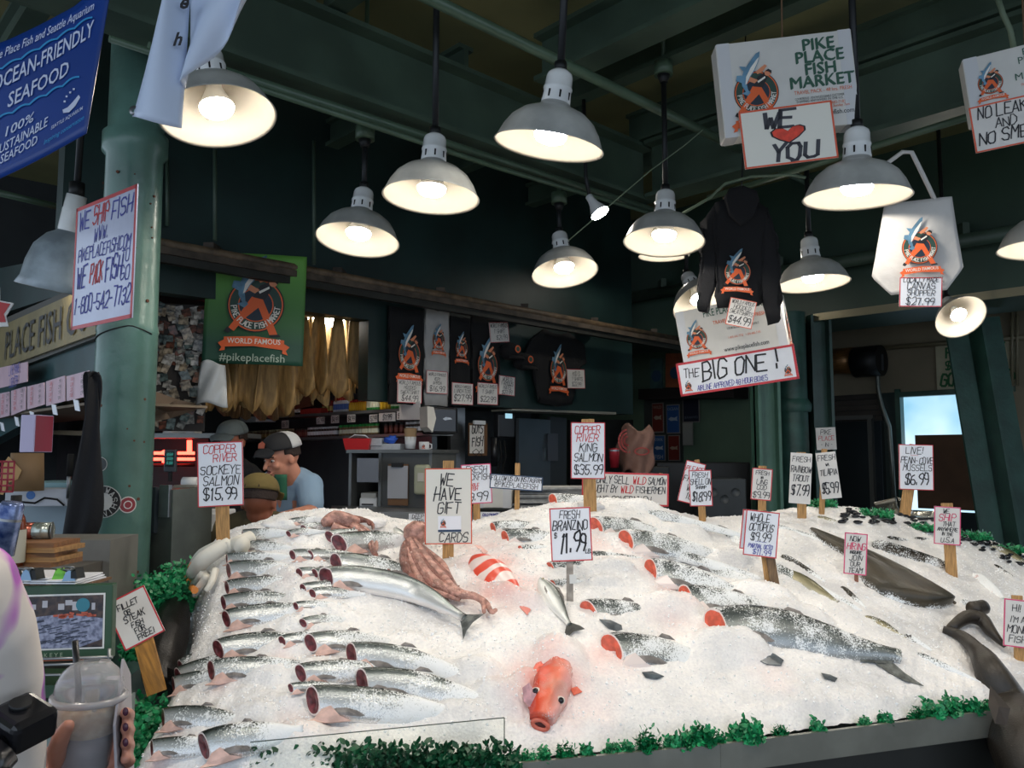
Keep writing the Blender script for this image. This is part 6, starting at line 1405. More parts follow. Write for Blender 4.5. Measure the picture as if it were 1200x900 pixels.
card_on(hd, 2 * kh, -70 * kh, 30 * kh, 32 * kh, R(10), [('WORLD FAMOUS', 0, .32, .13, 'k', .85), ('HOODED', 0, .12, .15, 'k', .7), ('SWEATSHIRTS', 0, -.06, .15, 'k', .9), ('$44.99', -.02, -.40, .26, 'k', .85)], 'o', CARD_OLD, -0.06, 'sweatshirt_price_card', 'price card pinned to the hem of the hooded sweatshirt', Mh_)

# shirts on the header wall
def wall_frame(px, py, off=0.03, roll=0): return frame(Wp(px, py, off), YAW_A, 0, roll)
def wall_scale(px): return depth_of(Wp(px, 430)) / F_PX / 0.999
def wx(px0, px1): return (Wp(px1, 430) - Wp(px0, 430)).length
def wz_(px, py0, py1): return abs(Wp(px, py0).z - Wp(px, py1).z)
def garment(name, cat, px0, px1, py0, py1, m, label, shape, logo=None, tagtxt=None, group=None, roll=0):
    cx, cy_ = (px0 + px1) / 2, (py0 + py1) / 2; W, H = wx(px0, px1), wz_(cx, py0, py1); M = wall_frame(cx, cy_, 0.05, roll); r = tag(empty(name, M=M), label, cat, group)
    if shape == 'panel': pts = [(-.5, .5), (-.2, .5), (0, .49), (.2, .5), (.5, .5), (.5, 0), (.48, -.5), (0, -.49), (-.48, -.5), (-.5, 0)]
    elif shape == 'tee': pts = [(-.2, .5), (-.06, .46), (.06, .46), (.2, .5), (.46, .36), (.5, .12), (.40, .06), (.28, .16), (.24, -.46), (0, -.5), (-.28, -.46), (-.24, .1), (-.38, -.02), (-.5, .12), (-.4, .34)]
    cloth_outline('cloth', [(x * W, z * H) for x, z in pts], 0.02, m, r, px0, amp=0.005)
    if logo:
        lx, lz, ls = logo; mb = MB(); emblem(mb, 0, 0, ls * W, 0, text=ls * W > 0.05); mb.build('emblem', LOGO, r, M=Matrix.Translation((lx * W, -0.026, lz * H)) @ Matrix.Scale(1.2, 4, (0, 0, 1)))
    return r, M
SHT = mat('washed_black_cotton', srgb('131315'), 0.9, bump=0.2, bscale=60); TOW = mat('grey_white_cotton', srgb('a9a8a6'), 0.85, var=0.06, vscale=12)
garment('sweatshirt', 'shirt', 456, 495, 362, 474, SHT, 'black sweatshirt with large emblem at the left end of the wall display', 'panel', (0.05, .02, .33))
garment('apron', 'apron', 498, 525, 364, 475, TOW, 'long white apron with small emblem hanging between black shirts', 'panel', (0, .18, .26))
garment('tote', 'bag', 527, 550, 372, 474, SHT, 'narrow black cloth bag with small emblem right of the white apron', 'panel', (0, .14, .30))
garment('t_shirt', 'shirt', 553, 585, 373, 474, SHT, 'black shirt with emblem third along the wall display', 'panel', (0, -.05, .36))
garment('t_shirt', 'shirt', 616, 688, 388, 476, SHT, 'black child size t-shirt spread out at the right of the wall display', 'tee', (0, -.02, .13))
def cap(px, py, label):
    c = Wp(px, py, 0.09); r = tag(empty('baseball_cap', M=frame(c, YAW_A)), label, 'cap')
    mb = MB(); blob(mb, (0, 0, 0), 0.095, (1, .85, .75), n=16, amp=0.05); mb.build('crown', SHT, r)
    mb = MB(); mb.grid(lambda u, v: ((u - .5) * .17, -.07 - .07 * v * math.sin(math.pi * u) ** .5, -.04 - .03 * v), 8, 4); thicken(mb.build('visor', SHT, r), 0.006)
    mb = MB(); mb.poly(arc(0, 0, .03, 0, 340, 17), 0, 0); mb.poly(arc(0, 0, .02, 0, 340, 17), -.001, 1); mb.build('cap_patch', [LOGO[0], LOGO[1]], r, M=Matrix.Translation((0, -.088, .012)))
cap(598, 412, 'black cap pinned to the wall beside the child t-shirt sleeve'); cap(613, 424, 'second black cap hanging lower, overlapping the t-shirt sleeve')
def wcard(px0, py0, px1, py1, lines, label, roll=0, off=0.085, border='r', m=CARD_OLD):
    cx, cy_ = (px0 + px1) / 2, (py0 + py1) / 2; M = wall_frame(cx, cy_, off, R(roll)); r = tag(empty('price_card', M=M), label, 'sign', 'price cards on the shirt wall'); w, h = wx(px0, px1), wz_(cx, py0, py1); card(r, w, h, border, m); letter(r, w, h, lines)
wcard(466, 445, 494, 472, [('WORLD FAMOUS', 0, .28, .15, 'k'), ('HOODED', 0, .08, .15, 'k', .7), ('SWEATSHIRT', 0, -.12, .15, 'k'), ('$44.99', 0, -.42, .24, 'k', .85)], 'price card below the leftmost black sweatshirt')
wcard(500, 435, 524, 461, [('WORLD FAMOUS', 0, .28, .12, 'k'), ('VERY', 0, .08, .14, 'k', .6), ('APRON', 0, -.1, .14, 'k', .7), ('$16.99', 0, -.40, .24, 'k', .9)], 'price card pinned on the white apron')
wcard(530, 449, 554, 474, [('WORLD FAMOUS', 0, .26, .12, 'k'), ('LUNCH TOTE', 0, .04, .16, 'k'), ('$27.99', 0, -.34, .30, 'k', .85)], 'price card below the narrow black bag')
wcard(560, 449, 583, 474, [('WORLD FAMOUS', 0, .26, .15, 'k'), ('T SHIRT', 0, .0, .18, 'k', .7), ('$22.99', 0, -.38, .26, 'k', .85)], 'price card below the third black shirt')
wcard(574, 378, 596, 401, [('WORLD FAMOUS', 0, .24, .2, 'k'), ('T SHIRT', 0, -.04, .2, 'k', .6), ('$21.99', .1, -.36, .22, 'k', .8)], 'tilted price card at the top of the shirt wall', roll=-7)
wcard(585, 441, 603, 463, [('WORLD', 0, .24, .2, 'k', .8), ('FAMOUS', 0, .02, .2, 'k', .85), ('HATS', 0, -.2, .2, 'k', .6), ('$27.99', 0, -.44, .2, 'k', .85)], 'price card for hats left of the child t-shirt', roll=2)
wcard(665, 433, 685, 455, [("KID'S", 0, .16, .22, 'k', .7), ('T SHIRTS', .05, -.1, .18, 'k', .8), ('$22.99', 0, -.38, .2, 'k', .8)], "price card for children's shirts at the right of the wall", roll=-3)

# ---------------- green banner
gp = Wp(299, 362, 0.13); kg = depth_of(gp) / F_PX; gM = frame(gp, R(10), 0, R(1)); gb = tag(empty('green_banner', M=gM), 'green cloth banner with large round emblem hanging from the rail', 'banner')
W2, H2 = 113 * kg, 131 * kg
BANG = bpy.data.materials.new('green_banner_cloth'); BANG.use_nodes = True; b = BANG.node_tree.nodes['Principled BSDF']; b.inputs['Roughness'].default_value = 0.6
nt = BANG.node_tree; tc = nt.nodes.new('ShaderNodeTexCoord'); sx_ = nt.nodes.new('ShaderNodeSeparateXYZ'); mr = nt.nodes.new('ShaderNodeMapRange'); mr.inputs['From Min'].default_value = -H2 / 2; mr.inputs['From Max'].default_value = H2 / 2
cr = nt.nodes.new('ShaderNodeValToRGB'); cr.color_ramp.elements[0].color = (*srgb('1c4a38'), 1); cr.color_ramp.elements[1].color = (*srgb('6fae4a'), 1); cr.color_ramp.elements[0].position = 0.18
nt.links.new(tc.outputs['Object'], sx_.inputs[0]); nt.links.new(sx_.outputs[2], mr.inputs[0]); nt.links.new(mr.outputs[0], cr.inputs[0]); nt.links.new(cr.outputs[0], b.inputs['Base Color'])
def bnf(u, v): return ((u - .5) * W2, 0.010 * math.sin(u * 7) * (0.3 + v), (0.5 - v) * H2)
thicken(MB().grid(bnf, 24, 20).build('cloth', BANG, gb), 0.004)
mb = MB(); emblem(mb, 0, 0, 0.285 * W2, 0); mb.build('emblem', LOGO, gb, M=Matrix.Translation((.01 * W2, -0.018, 0.03 * H2)))
mb = MB(); printed(mb, '#pikeplacefish', 0, -.475 * H2, .115 * W2, 0, -0.016, wmax=.68 * W2, bold=.004); mb.build('lettering', mat('pale_print', srgb('a9b8a8'), 0.6), gb)

# ---------------- blue banner, upper left
bt = 2.3; kb = bt / F_PX
BLU = mat('royal_blue_vinyl', srgb('123a86'), 0.35, var=0.08, vscale=3); LBL = mat('light_blue_print', srgb('2f93cf'), 0.4); WPR = mat('white_print', srgb('c9d2ea'), 0.4)
bM = frame(at_depth(40, 95, bt), 0, 0, 0); bb2 = tag(empty('blue_banner', M=bM), 'blue vinyl banner about ocean friendly seafood at the upper left corner', 'banner')
# banner plane coordinates: x right, z up, in photo pixels from its centre, sheared upward to the right
SHX = 0.42
def bz(x, z): return (x * kb * 1.08, 0.00006 * x * x * kb * 20 * 0.02, z * kb)
def bn2(u, v):
    x0 = -110 + u * 197; top = lerp_poly([(-110, 26), (-40, 53), (40, 95), (87, 132)], x0); x1 = -110 + u * 174; bot = lerp_poly([(-110, -142), (-40, -115), (64, -63)], x1)
    x = x0 + (x1 - x0) * v; z = top + (bot - top) * v; return (x * kb, 0.02 * math.sin(u * 3.1), z * kb)
def wavey(a): return 0.02 * math.sin((a / kb + 110) / 190 * 3.1) - 0.006
thicken(MB().grid(bn2, 30, 16).build('vinyl', BLU, bb2), 0.003)
def slanted(t, x, z, size, m, nm, bold=0.01, rise=0.42, shear=0.25, wmax=None):
    mb = MB(); printed(mb, t, x * kb, z * kb, size * kb, 0, 0, bold=bold, shear=shear, align='RIGHT', rise=rise, wmax=wmax * kb if wmax else None)
    mb.v = [(a, wavey(a), c) for a, b_, c in mb.v]
    mb.build(nm, m, bb2)
slanted('Pike Place Fish and Seattle Aquarium', 66, 88, 15, WPR, 'script_line', 0.004, 0.52, 0.3, 122)
slanted('OCEAN-FRIENDLY', 66, 56, 27, WPR, 'title', 0.010, 0.58, 0.1, 118)
slanted('SEAFOOD', 38, 10, 25, WPR, 'title', 0.010, 0.56, 0.1, 71)
slanted('100%', -2, -46, 16, WPR, 'lettering', 0.008, 0.6, 0.15)
slanted('SUSTAINABLE', 15, -52, 16, WPR, 'lettering', 0.008, 0.62, 0.15, 60)
slanted('SEAFOOD', 4, -73, 15, WPR, 'lettering', 0.008, 0.6, 0.15, 42)
slanted('SEATTLE AQUARIUM', 58, -34, 6, WPR, 'small_lettering', 0.004, 0.60, 0.1, 38)
slanted('Inspiring conservation', 60, -46, 8, LBL, 'blue_script', 0.004, 0.6, 0.3, 48)
for (x0, z0, x1, z1) in ((-105, -16, 64, 80), (-105, -76, 51, 8)):
    mb = MB(); n = 40; pts = []
    for i in range(n * 3 + 1):
        f = i / (n * 3); x = x0 + (x1 - x0) * f; z = z0 + (z1 - z0) * f + 3.2 * abs(math.sin(f * math.pi * 8)) - 2
        pts.append((x * kb, z * kb))
    mb.stroke(pts, 2.2 * kb, -0.006); mb.v = [(a, wavey(a), c) for a, b_, c in mb.v]; mb.build('wave_line', LBL, bb2)
mb = MB(); mb.poly([((34 + x) * kb, (-34 + z) * kb) for x, z in ((0, 0), (6, 3), (12, 10), (18, 18), (20, 15), (15, 5), (8, -3), (1, -4))], 0.004); mb.build('gull_mark', WPR, bb2)
for (x, z) in ((36, -12), (38, -6), (42, -1), (46, 3)): MB().box((x * kb, 0.004, (z - 12) * kb), (2.2 * kb, .001, 2.2 * kb)).build('mark_dot', WPR, bb2)

# ---------------- folded white banner hanging in front of the first lamp
wt = 2.0; kw = wt / F_PX; wM = frame(at_depth(215, 60, wt), R(-8), 0, 0); wb = tag(empty('white_banner', M=wM), 'white vinyl banner with a rolled edge hanging in front of the first lamp', 'banner')
WV = mat('cool_white_vinyl', srgb('c3d0e6'), 0.3, bump=0.05, bscale=6)
def fold1(u, v):
    xt = -14 + 16 * u; xb = -61 + 58 * u; z = 90 - v * 172
    x = xt + (xb - xt) * v; zz = z - 12 * math.sin(u * 2.4) * v + (6 * (1 - u) * v)
    return (x * kw, -0.05 * math.sin(math.pi * u * 1.1), zz * kw)
thicken(MB().grid(fold1, 14, 22).build('rolled_edge', WV, wb), 0.002)
def fold2(u, v):
    top = Vector((2 + u * 108, 0, 110 - 14 * u)); bot = Vector((0 + 16 * u, 0, -42 + 15 * u)) if u < .25 else Vector((4 + (u - .25) * 124, 0, -38 + (u - .25) * 172))
    p = top.lerp(bot, v); return (p.x * kw, 0.03 * math.sin(u * 9 + v * 3) * v + 0.01, p.z * kw)
thicken(MB().grid(fold2, 24, 18).build('sheet', WV, wb), 0.002)
mb = MB()
for t, x, z, h in (('e', 6, 44, 24), ('h', 0, 0, 22)): printed(mb, t, x * kw, z * kw, h * kw, 0, -0.03, bold=.03, shear=.3)
mb.build('lettering', INK, wb)
MB().lathe([(0.006, -.003), (0.012, -.002), (0.012, .002), (0.006, .003)], 16, rot=Matrix.Rotation(R(90), 3, 'X'), origin=(-50 * kw, -0.03, -75 * kw)).build('grommet', STEEL, wb)
MB().poly([(84 * kw, 62 * kw), (100 * kw, 72 * kw), (104 * kw, 84 * kw), (90 * kw, 70 * kw)], 0.0).build('red_corner', BORD['r'], wb)

# ---------------- we ship fish sign on the big column
st = 3.05; ks = st / F_PX; sM = frame(at_depth(121, 305, st), R(-38), R(0), R(0)); ss = tag(empty('shipping_sign', M=sM), 'tall glossy sign reading we ship fish with a phone number on the column', 'sign')
w_ = 66 * ks / 0.44; h_ = 152 * ks
LAM = mat('glossy_laminate', srgb('c6cbe2'), 0.12, var=0.05, vscale=6)
card(ss, w_, h_, 'r', LAM, bw=0.03); letter(ss, w_, h_, [('WE       FISH', 0, .30, .14, 'b', .9), ('SHIP', -.06, .31, .14, 'r', .28), ('WWW.', -.05, .17, .10, 'b', .4), ('PIKEPLACEFISH.COM', .0, .04, .10, 'b', .86), ('WE        FISH', -.06, -.17, .17, 'b', .74), ('PACK', -.10, -.16, .15, 'r', .22), ('TO', .36, -.06, .09, 'b', .14), ('GO', .36, -.20, .10, 'b', .16), ('1-800-542-7732', 0, -.38, .13, 'b', .92)])

# ---------------- left stall facade: fascia board, header and cards (along DB)
S0 = at_y(106, 400, 3.75)
def Sp(px, py, off=0.0): return on_plane(px, py, S0 + NB * off, DB)
def s_quad(px0, px1, ya0, ya1, yb0, yb1, off, th, mi=0, mb=None):
    """board on the facade plane between photo columns; ya at px0 (top, bottom), yb at px1"""
    mb = mb or MB(); a0, a1, b0, b1 = Sp(px0, ya0, off), Sp(px0, ya1, off), Sp(px1, yb0, off), Sp(px1, yb1, off); k = -NB * th
    vs = [a1, b1, b1 + k, a1 + k, a0, b0, b0 + k, a0 + k]; return mb.add(vs, [(0,1,5,4),(1,2,6,5),(2,3,7,6),(3,0,4,7),(4,5,6,7),(3,2,1,0)], mi)
fas = tag(empty('stall_fascia'), 'gold fish company name board over the left stall', 'sign')
GOLD = mat('dull_gold_board', srgb('8a7c52'), 0.35, 0.15, var=0.12)
s_quad(-60, 112, 402, 462, 326, 396, 0.0, 0.06).build('board', mat('board_frame', srgb('3a382e'), 0.5), fas)
s_quad(-60, 112, 410, 454, 332, 391, 0.02, 0.03).build('face', GOLD, fas)
sl = Sp(-26, 431, 0.025); sr = Sp(104, 388, 0.025); Ls = (sr - sl).length; zb_ = Sp(40, 409, 0.025).z
mb = MB(); printed(mb, 'PLACE FISH CO', 0, 0, 0.25, 0, -0.002, align='RIGHT', wmax=Ls); mb.build('lettering', mat('black_paint', (0.012, 0.012, 0.012), 0.4), fas, M=frame(Vector((sr.x, sr.y, zb_)), YAW_B, 0, 0))
s_quad(-60, 112, 462, 545, 396, 450, -0.03, 0.08).build('header_board', mat('blue_green_header', srgb('2a4a4c'), 0.3, var=0.15), fas)
s_quad(-80, 112, 330, 394, 292, 332, -0.08, 0.05).build('upper_panel', TEAL, fas)
PK = mat('pink_lit_card', srgb('d8b8c4'), 0.3, var=0.05); 
for i, (x0, x1, yt0, yb0, yt1, yb1) in enumerate(((0, 11, 461, 490, 459, 487), (13, 30, 458, 487, 453, 480), (32, 52, 453, 480, 448, 474), (54, 76, 447, 476, 440, 470), (78, 104, 441, 470, 434, 464))):
    r = tag(empty('menu_card'), '%s menu card from the left in the row under the gold name board' % NUM[i], 'sign', 'menu cards under the gold board')
    s_quad(x0, x1, yt0, yb0, yt1, yb1, 0.06, 0.004).build('card', PK, r)
    c = (Sp(x0, yt0, .066) + Sp(x1, yb1, .066)) / 2; W_ = (Sp(x1, yt1) - Sp(x0, yt0)).length; H_ = Sp(x0, yt0).z - Sp(x0, yb0).z
    g = {}
    for rr in range(4):
        mb = g.setdefault('r', MB()); write(mb, SRS.choice(('CRAB', 'TUNA', 'COD', 'CLAM')), -.25 * W_, (.25 - .2 * rr) * H_, .13 * H_, wmax=.35 * W_, y=0, rs=SRS); mb = g.setdefault('k', MB()); write(mb, SRS.choice(('9.99', '12.99', 'FRESH', '7.99')), .2 * W_, (.25 - .2 * rr) * H_, .12 * H_, wmax=.4 * W_, y=0, rs=SRS)
    for c_, mb in g.items(): mb.build('lettering' if c_ == 'k' else 'red_lettering', INK if c_ == 'k' else INK_RED, r, M=frame(c, YAW_B, 0, R(-1)))
r = tag(empty('menu_card'), 'larger white card with writing above the left menu cards', 'sign'); s_quad(-5, 32, 432, 456, 424, 447, 0.06, 0.004).build('card', PK, r)
mb = MB(); write(mb, 'LIVE MAINE', 0, 0.01, .05, wmax=.25, y=0, rs=SRS); write(mb, 'LOBSTER', 0, -.06, .05, wmax=.2, y=0, rs=SRS); mb.build('lettering', INK_BLUE, r, M=frame(Sp(16, 440, .068), YAW_B, 0, R(-1)))
for i, (x, y) in enumerate(((3, 500), (20, 494), (38, 488), (64, 480), (90, 475))):
    o = MB().box((0, 0, 0), (0.05, 0.003, 0.05)).build('price_tag', CARD); o.matrix_local = frame(Sp(x, y, .08), YAW_B + .1, R(15), R(8)); tag(o, 'small white tag hanging under the menu cards, %s from the left' % NUM[i], 'tag', 'small tags under the menu cards')
mb = MB(); s_quad(-80, 112, 497, 500, 470, 473, 0.04, 0.5, mb=mb); 
soff = mb.build('stall_soffit', mat('tan_soffit', srgb('6e5f4c'), 0.7, var=0.1)); struct(soff, 'tan soffit board under the menu cards of the left stall')
# red star corner of another sign
sr_ = tag(empty('star_sign', M=frame(at_depth(-4, 360, 3.0), R(25))), 'corner of a red star shaped sign with white rim at the left edge', 'sign')
k_ = 3.0 / F_PX; star = [(-30, 30), (4, 50), (8, 22), (18, 20), (10, 5), (14, -18), (-4, -20), (-30, -10)]; star = [(-40, 0), (2, 24), (3, 8), (17, 6), (10, -10), (13, -22), (-5, -24), (-40, -30)]
MB().prism([(x * k_ * 1.0, z * k_) for x, z in star], -.004, .01).build('white_rim', SW, sr_); MB().prism([(x * k_ * .8 - .0, z * k_ * .78) for x, z in star], -.008, -.004).build('red_face', mat('deep_red', srgb('b02a2a'), .4), sr_)
# black apron hanging on the column
ap = tag(empty('black_apron'), 'long black apron hanging on the front of the big column', 'apron')
tA = 3.15; kA = tA / F_PX
rows = [(110, 433, 5), (110, 470, 9), (106, 520, 14), (102, 570, 22), (99, 605, 24), (94, 628, 22), (88, 641, 15)]
mb = MB(); vs = []; 
for (x, y, hwid) in rows:
    for k in range(13):
        f = k / 12; q = at_depth(x + (f - .5) * 2 * hwid, y + (2 * math.sin(f * 3)), tA); q.y -= 0.035 * math.sin(math.pi * f) + 0.012 * math.sin(f * 11 + y * .02); vs.append(q)
mb.add(vs, [(j * 13 + i, j * 13 + i + 1, (j + 1) * 13 + i + 1, (j + 1) * 13 + i) for j in range(len(rows) - 1) for i in range(12)], 0, True); o = mb.build('cloth', BLACK, ap); thicken(o, 0.05, 1); o.modifiers.new('ss', 'SUBSURF').levels = 2
# ================================================================== STALL INTERIOR BEHIND THE ICE
Q0 = Wp(505, 500, -0.12)
def Kp(px, py, off=0.0): return on_plane(px, py, Q0 + NB * off, DB)
STW = mat('stainless_wall', srgb('54585a'), 0.35, 0.6, var=0.15, vscale=2); SHLF = mat('steel_shelf', srgb('7c7f7d'), 0.35, 0.6)
def k_quad(px0, px1, ya0, ya1, yb0, yb1, off, th, fn=Kp, n=NB, mb=None, mi=0):
    mb = mb or MB(); a0, a1, b0, b1 = fn(px0, ya0, off), fn(px0, ya1, off), fn(px1, yb0, off), fn(px1, yb1, off); k = -n * th
    return mb.add([a1, b1, b1 + k, a1 + k, a0, b0, b0 + k, a0 + k], [(0,1,5,4),(1,2,6,5),(2,3,7,6),(3,0,4,7),(4,5,6,7),(3,2,1,0)], mi)
spl = k_quad(278, 506, 470, 640, 455, 640, -0.02, 0.05).build('wall_splash', STW); struct(spl, 'stainless steel wall behind the spice shelves')
for (ya, yb, lb) in ((491, 478, 'upper steel spice shelf behind the man in the blue shirt'), (517, 508, 'lower steel spice shelf behind the man in the blue shirt')):
    tag(k_quad(282, 503, ya - 1.5, ya + 1.5, yb - 1.5, yb + 2, 0.20, 0.22).build('wall_shelf', SHLF), lb, 'shelf')
def shelf_y(px, row): a, b = ((489.5, 476.5), (515.5, 506.5))[row]; return a + (b - a) * (px - 282) / 221
BOT = {}
def bottle_mesh(key, body, capc, h, r, neck=0.45):
    mb = MB(); mb.lathe([(0, 0), (r, 0), (r, h * .18)], 10, 0); mb.lathe([(r * 1.01, h * .18), (r * 1.01, h * .55)], 10, 2); mb.lathe([(r, h * .55), (r, h * .68), (r * neck, h * .80)], 10, 0); mb.lathe([(r * neck * 1.25, h * .78), (r * neck * 1.25, h * .99), (0, h)], 10, 1)
    o = mb.build('spice_bottle', [body, capc, mat('label_' + key, srgb({'o': 'e8e4da', 'r': 'c8b060', 'b': '3a5fa8', 'y': 'e0b420', 'g': 'd8d8c0', 't': 'b89a60', 'w': 'dcdcdc', 'd': '7a3a2a'}[key[0]]), 0.5)]); me = o.data; bpy.data.objects.remove(o); return me
cc = lambda n, h: mat('cap_' + n, srgb(h), 0.4)
kinds = {'o': bottle_mesh('o', mat('dark_sauce', srgb('32231c'), .2), cc('orange', 'd8752a'), .13, .018, .35), 'r': bottle_mesh('r', mat('red_sauce', srgb('8a2a1a'), .3), cc('red', 'b03028'), .11, .02), 'b': bottle_mesh('b', mat('white_bottle', srgb('c9cdd4'), .3), cc('red', 'b03028'), .13, .021, .5),
 'y': bottle_mesh('y', mat('yellow_sauce', srgb('d8a818'), .3), cc('red', 'b03028'), .10, .018, .5), 'g': bottle_mesh('g', mat('green_bottle', srgb('2f8a3a'), .3), cc('green', '2fa04a'), .14, .023, .4), 't': bottle_mesh('t', mat('spice_tan', srgb('7a6240'), .5), cc('cream', 'b9ad88'), .085, .02, .8),
 'w': bottle_mesh('w', mat('spice_dark', srgb('3c2c22'), .5), cc('white', 'c9c9c9'), .085, .02, .8), 'G': bottle_mesh('g', mat('spice_tan', srgb('7a6240'), .5), cc('green', '2fa04a'), .09, .02, .8), 'd': bottle_mesh('d', mat('spice_red', srgb('5c2418'), .5), cc('dark', '2a2a2a'), .085, .02, .8)}
nm_ = {'o': 'dark sauce bottle with orange cap', 'r': 'red sauce bottle', 'b': 'white and blue bottle with red cap', 'y': 'yellow sauce bottle with red cap', 'g': 'tall green bottle', 't': 'tan spice jar with cream lid', 'w': 'dark spice jar with white lid', 'G': 'tan spice jar with green lid', 'd': 'red brown spice jar with dark lid'}
def put_bottles(key, n, px0, px1, row, off=0.10):
    for i in range(n):
        px = px0 + (px1 - px0) * (i + .5) / n; p = Kp(px, shelf_y(px, row), off); o = obj('spice_bottle', kinds[key]); 
        p.z = Kp(px, shelf_y(px, row), 0.20).z + 0.004
        o.matrix_local = Matrix.Translation(p) @ Matrix.Rotation(R(18 * i), 4, 'Z')
        tag(o, '%s on the %s spice shelf' % (nm_[key], ('upper', 'lower')[row]), 'bottle', '%ss, %s shelf' % (nm_[key], ('upper', 'lower')[row]))
for a in (('o', 12, 318, 352, 0), ('r', 3, 378, 391, 0), ('b', 7, 392, 409, 0), ('y', 8, 410, 430, 0), ('g', 4, 431, 445, 0), ('y', 3, 446, 458, 0), ('g', 3, 459, 472, 0), ('t', 14, 290, 346, 1), ('d', 5, 346, 360, 1), ('w', 11, 361, 396, 1), ('G', 12, 398, 444, 1), ('d', 4, 450, 474, 1), ('w', 5, 476, 500, 1)): put_bottles(*a)
o = k_quad(352, 376, 480, 489, 478, 487, 0.18, 0.12).build('red_carton', mat('red_carton', srgb('a03028'), .5)); tag(o, 'red open carton between the bottles on the upper shelf', 'box')
o = k_quad(345, 364, 466, 480, 462, 476, 0.12, 0.03).build('brown_carton', mat('brown_carton', srgb('6a4630'), .6)); tag(o, 'small brown carton leaning behind the red carton', 'box')
o = k_quad(301, 317, 474, 490, 473, 489, 0.16, 0.08).build('handled_pack', mat('blue_red_pack', srgb('b23c3a'), .4, col2=srgb('5560a8'), vscale=18)); tag(o, 'small red and blue gift pack at the left end of the upper shelf', 'pack')
o = k_quad(281, 300, 489, 495, 488, 494, 0.25, 0.2).build('foam_tray', WHITE); tag(o, 'white foam tray at the left end of the upper shelf', 'tray')
for i, (x0, x1, y0, y1) in enumerate(((330, 338, 493, 502), (371, 380, 489, 497), (388, 397, 487, 496), (407, 416, 486, 495), (433, 442, 486, 495), (444, 463, 484, 494), (465, 478, 482, 492))):
    r = tag(empty('shelf_tag'), '%s white price tag from the left on the upper shelf edge' % NUM[i], 'tag', 'price tags on the upper spice shelf'); k_quad(x0, x1, y0, y1, y0 - .5, y1 - .5, 0.215, 0.004).build('card', CARD_OLD, r)
    c = (Kp(x0, y0, .219) + Kp(x1, y1, .219)) / 2; w = (Kp(x1, y0) - Kp(x0, y0)).length; mb = MB(); write(mb, SRS.choice(('$6.99', '$7.99', '$4.99')), 0, -.02, .04, wmax=w * .8, y=0, rs=SRS); mb.build('lettering', INK, r, M=frame(c, YAW_B))
# big white paper hanging at the right of the shelf
o = k_quad(468, 492, 475, 492, 470, 492, 0.30, 0.004).build('white_paper', CARD_OLD); tag(o, 'plain white paper sheet hanging at the right of the spice shelf', 'paper')
# dried fish hanging in bundles
DRY = [mat('dried_fish_%d' % i, srgb(c), 0.6, var=0.3, vscale=9, stretch=(5, 5, .8), bump=.3) for i, c in enumerate(('a5824e', 'c9a870', '80603a'))]
rs = random.Random(4); DM = []
for q in range(3):
    mb = MB(); W_, H_ = .16, .62
    def fn(u, v, q=q): 
        wv = .35 + .65 * v ** .8; return ((u - .5) * W_ * wv, .035 * math.sin(u * math.pi * (1.5 + q)) * (0.4 + v), -v * H_ * (1 + .06 * math.sin(u * 11 + q * 2)))
    mb.grid(fn, 10, 9); o = mb.build('dried_fish', DRY[q]); DM.append(o.data); bpy.data.objects.remove(o)
n = 26
for i in range(n):
    px = 252 + (424 - 252) * i / (n - 1) + rs.uniform(-2, 2); top = 362 + rs.uniform(-4, 4); off = -0.25 - 0.25 * (i % 3)
    if 352 < px < 405: top += 8
    H_ = {0: 118, 1: 108, 2: 122}[i % 3] if px < 345 else {0: 88, 1: 98, 2: 76}[i % 3]
    p = Wp(px, top, off); b_ = Wp(px, top + H_, off); k = abs(p.z - b_.z) / .62
    r = obj('dried_fish', DM[i % 3]); r.matrix_local = frame(p, YAW_A + rs.uniform(-.6, .6), 0, rs.uniform(-.08, .08)) @ Matrix.Diagonal((1.1, 1.1, k, 1)); thicken(r, .008)
    tag(r, '%s flattened dried fish from the left in the row hanging behind the green banner' % (NUM[i] if i < 24 else ('twenty-fifth', 'twenty-sixth')[i - 24]), 'dried fish', 'dried fish hanging behind the green banner')
tag(MB().tube([Wp(245, 362, -.4), Wp(430, 374, -.4)], .015, 8).build('hanging_bar', STEEL), 'steel bar from which the dried fish hang', 'bar')
# white paper roll bag under the banner
wb_ = tag(empty('white_bag', M=frame(Wp(249, 450, .15), R(12))), 'crumpled white plastic bag hanging under the left of the green banner', 'bag'); kk = depth_of(Wp(249, 450, .15)) / F_PX
thicken(MB().grid(lambda u, v: ((u - .5) * (27 + 9 * v) * kk, -.03 * math.sin(u * 3.1) - .01 * math.sin(u * 9 + v * 6), (25 - 50 * v + 3 * math.sin(u * 5)) * kk), 12, 12).build('bag_body', mat('white_plastic_bag', srgb('b4b8ba'), .2, bump=.3, bscale=12), wb_), .004)
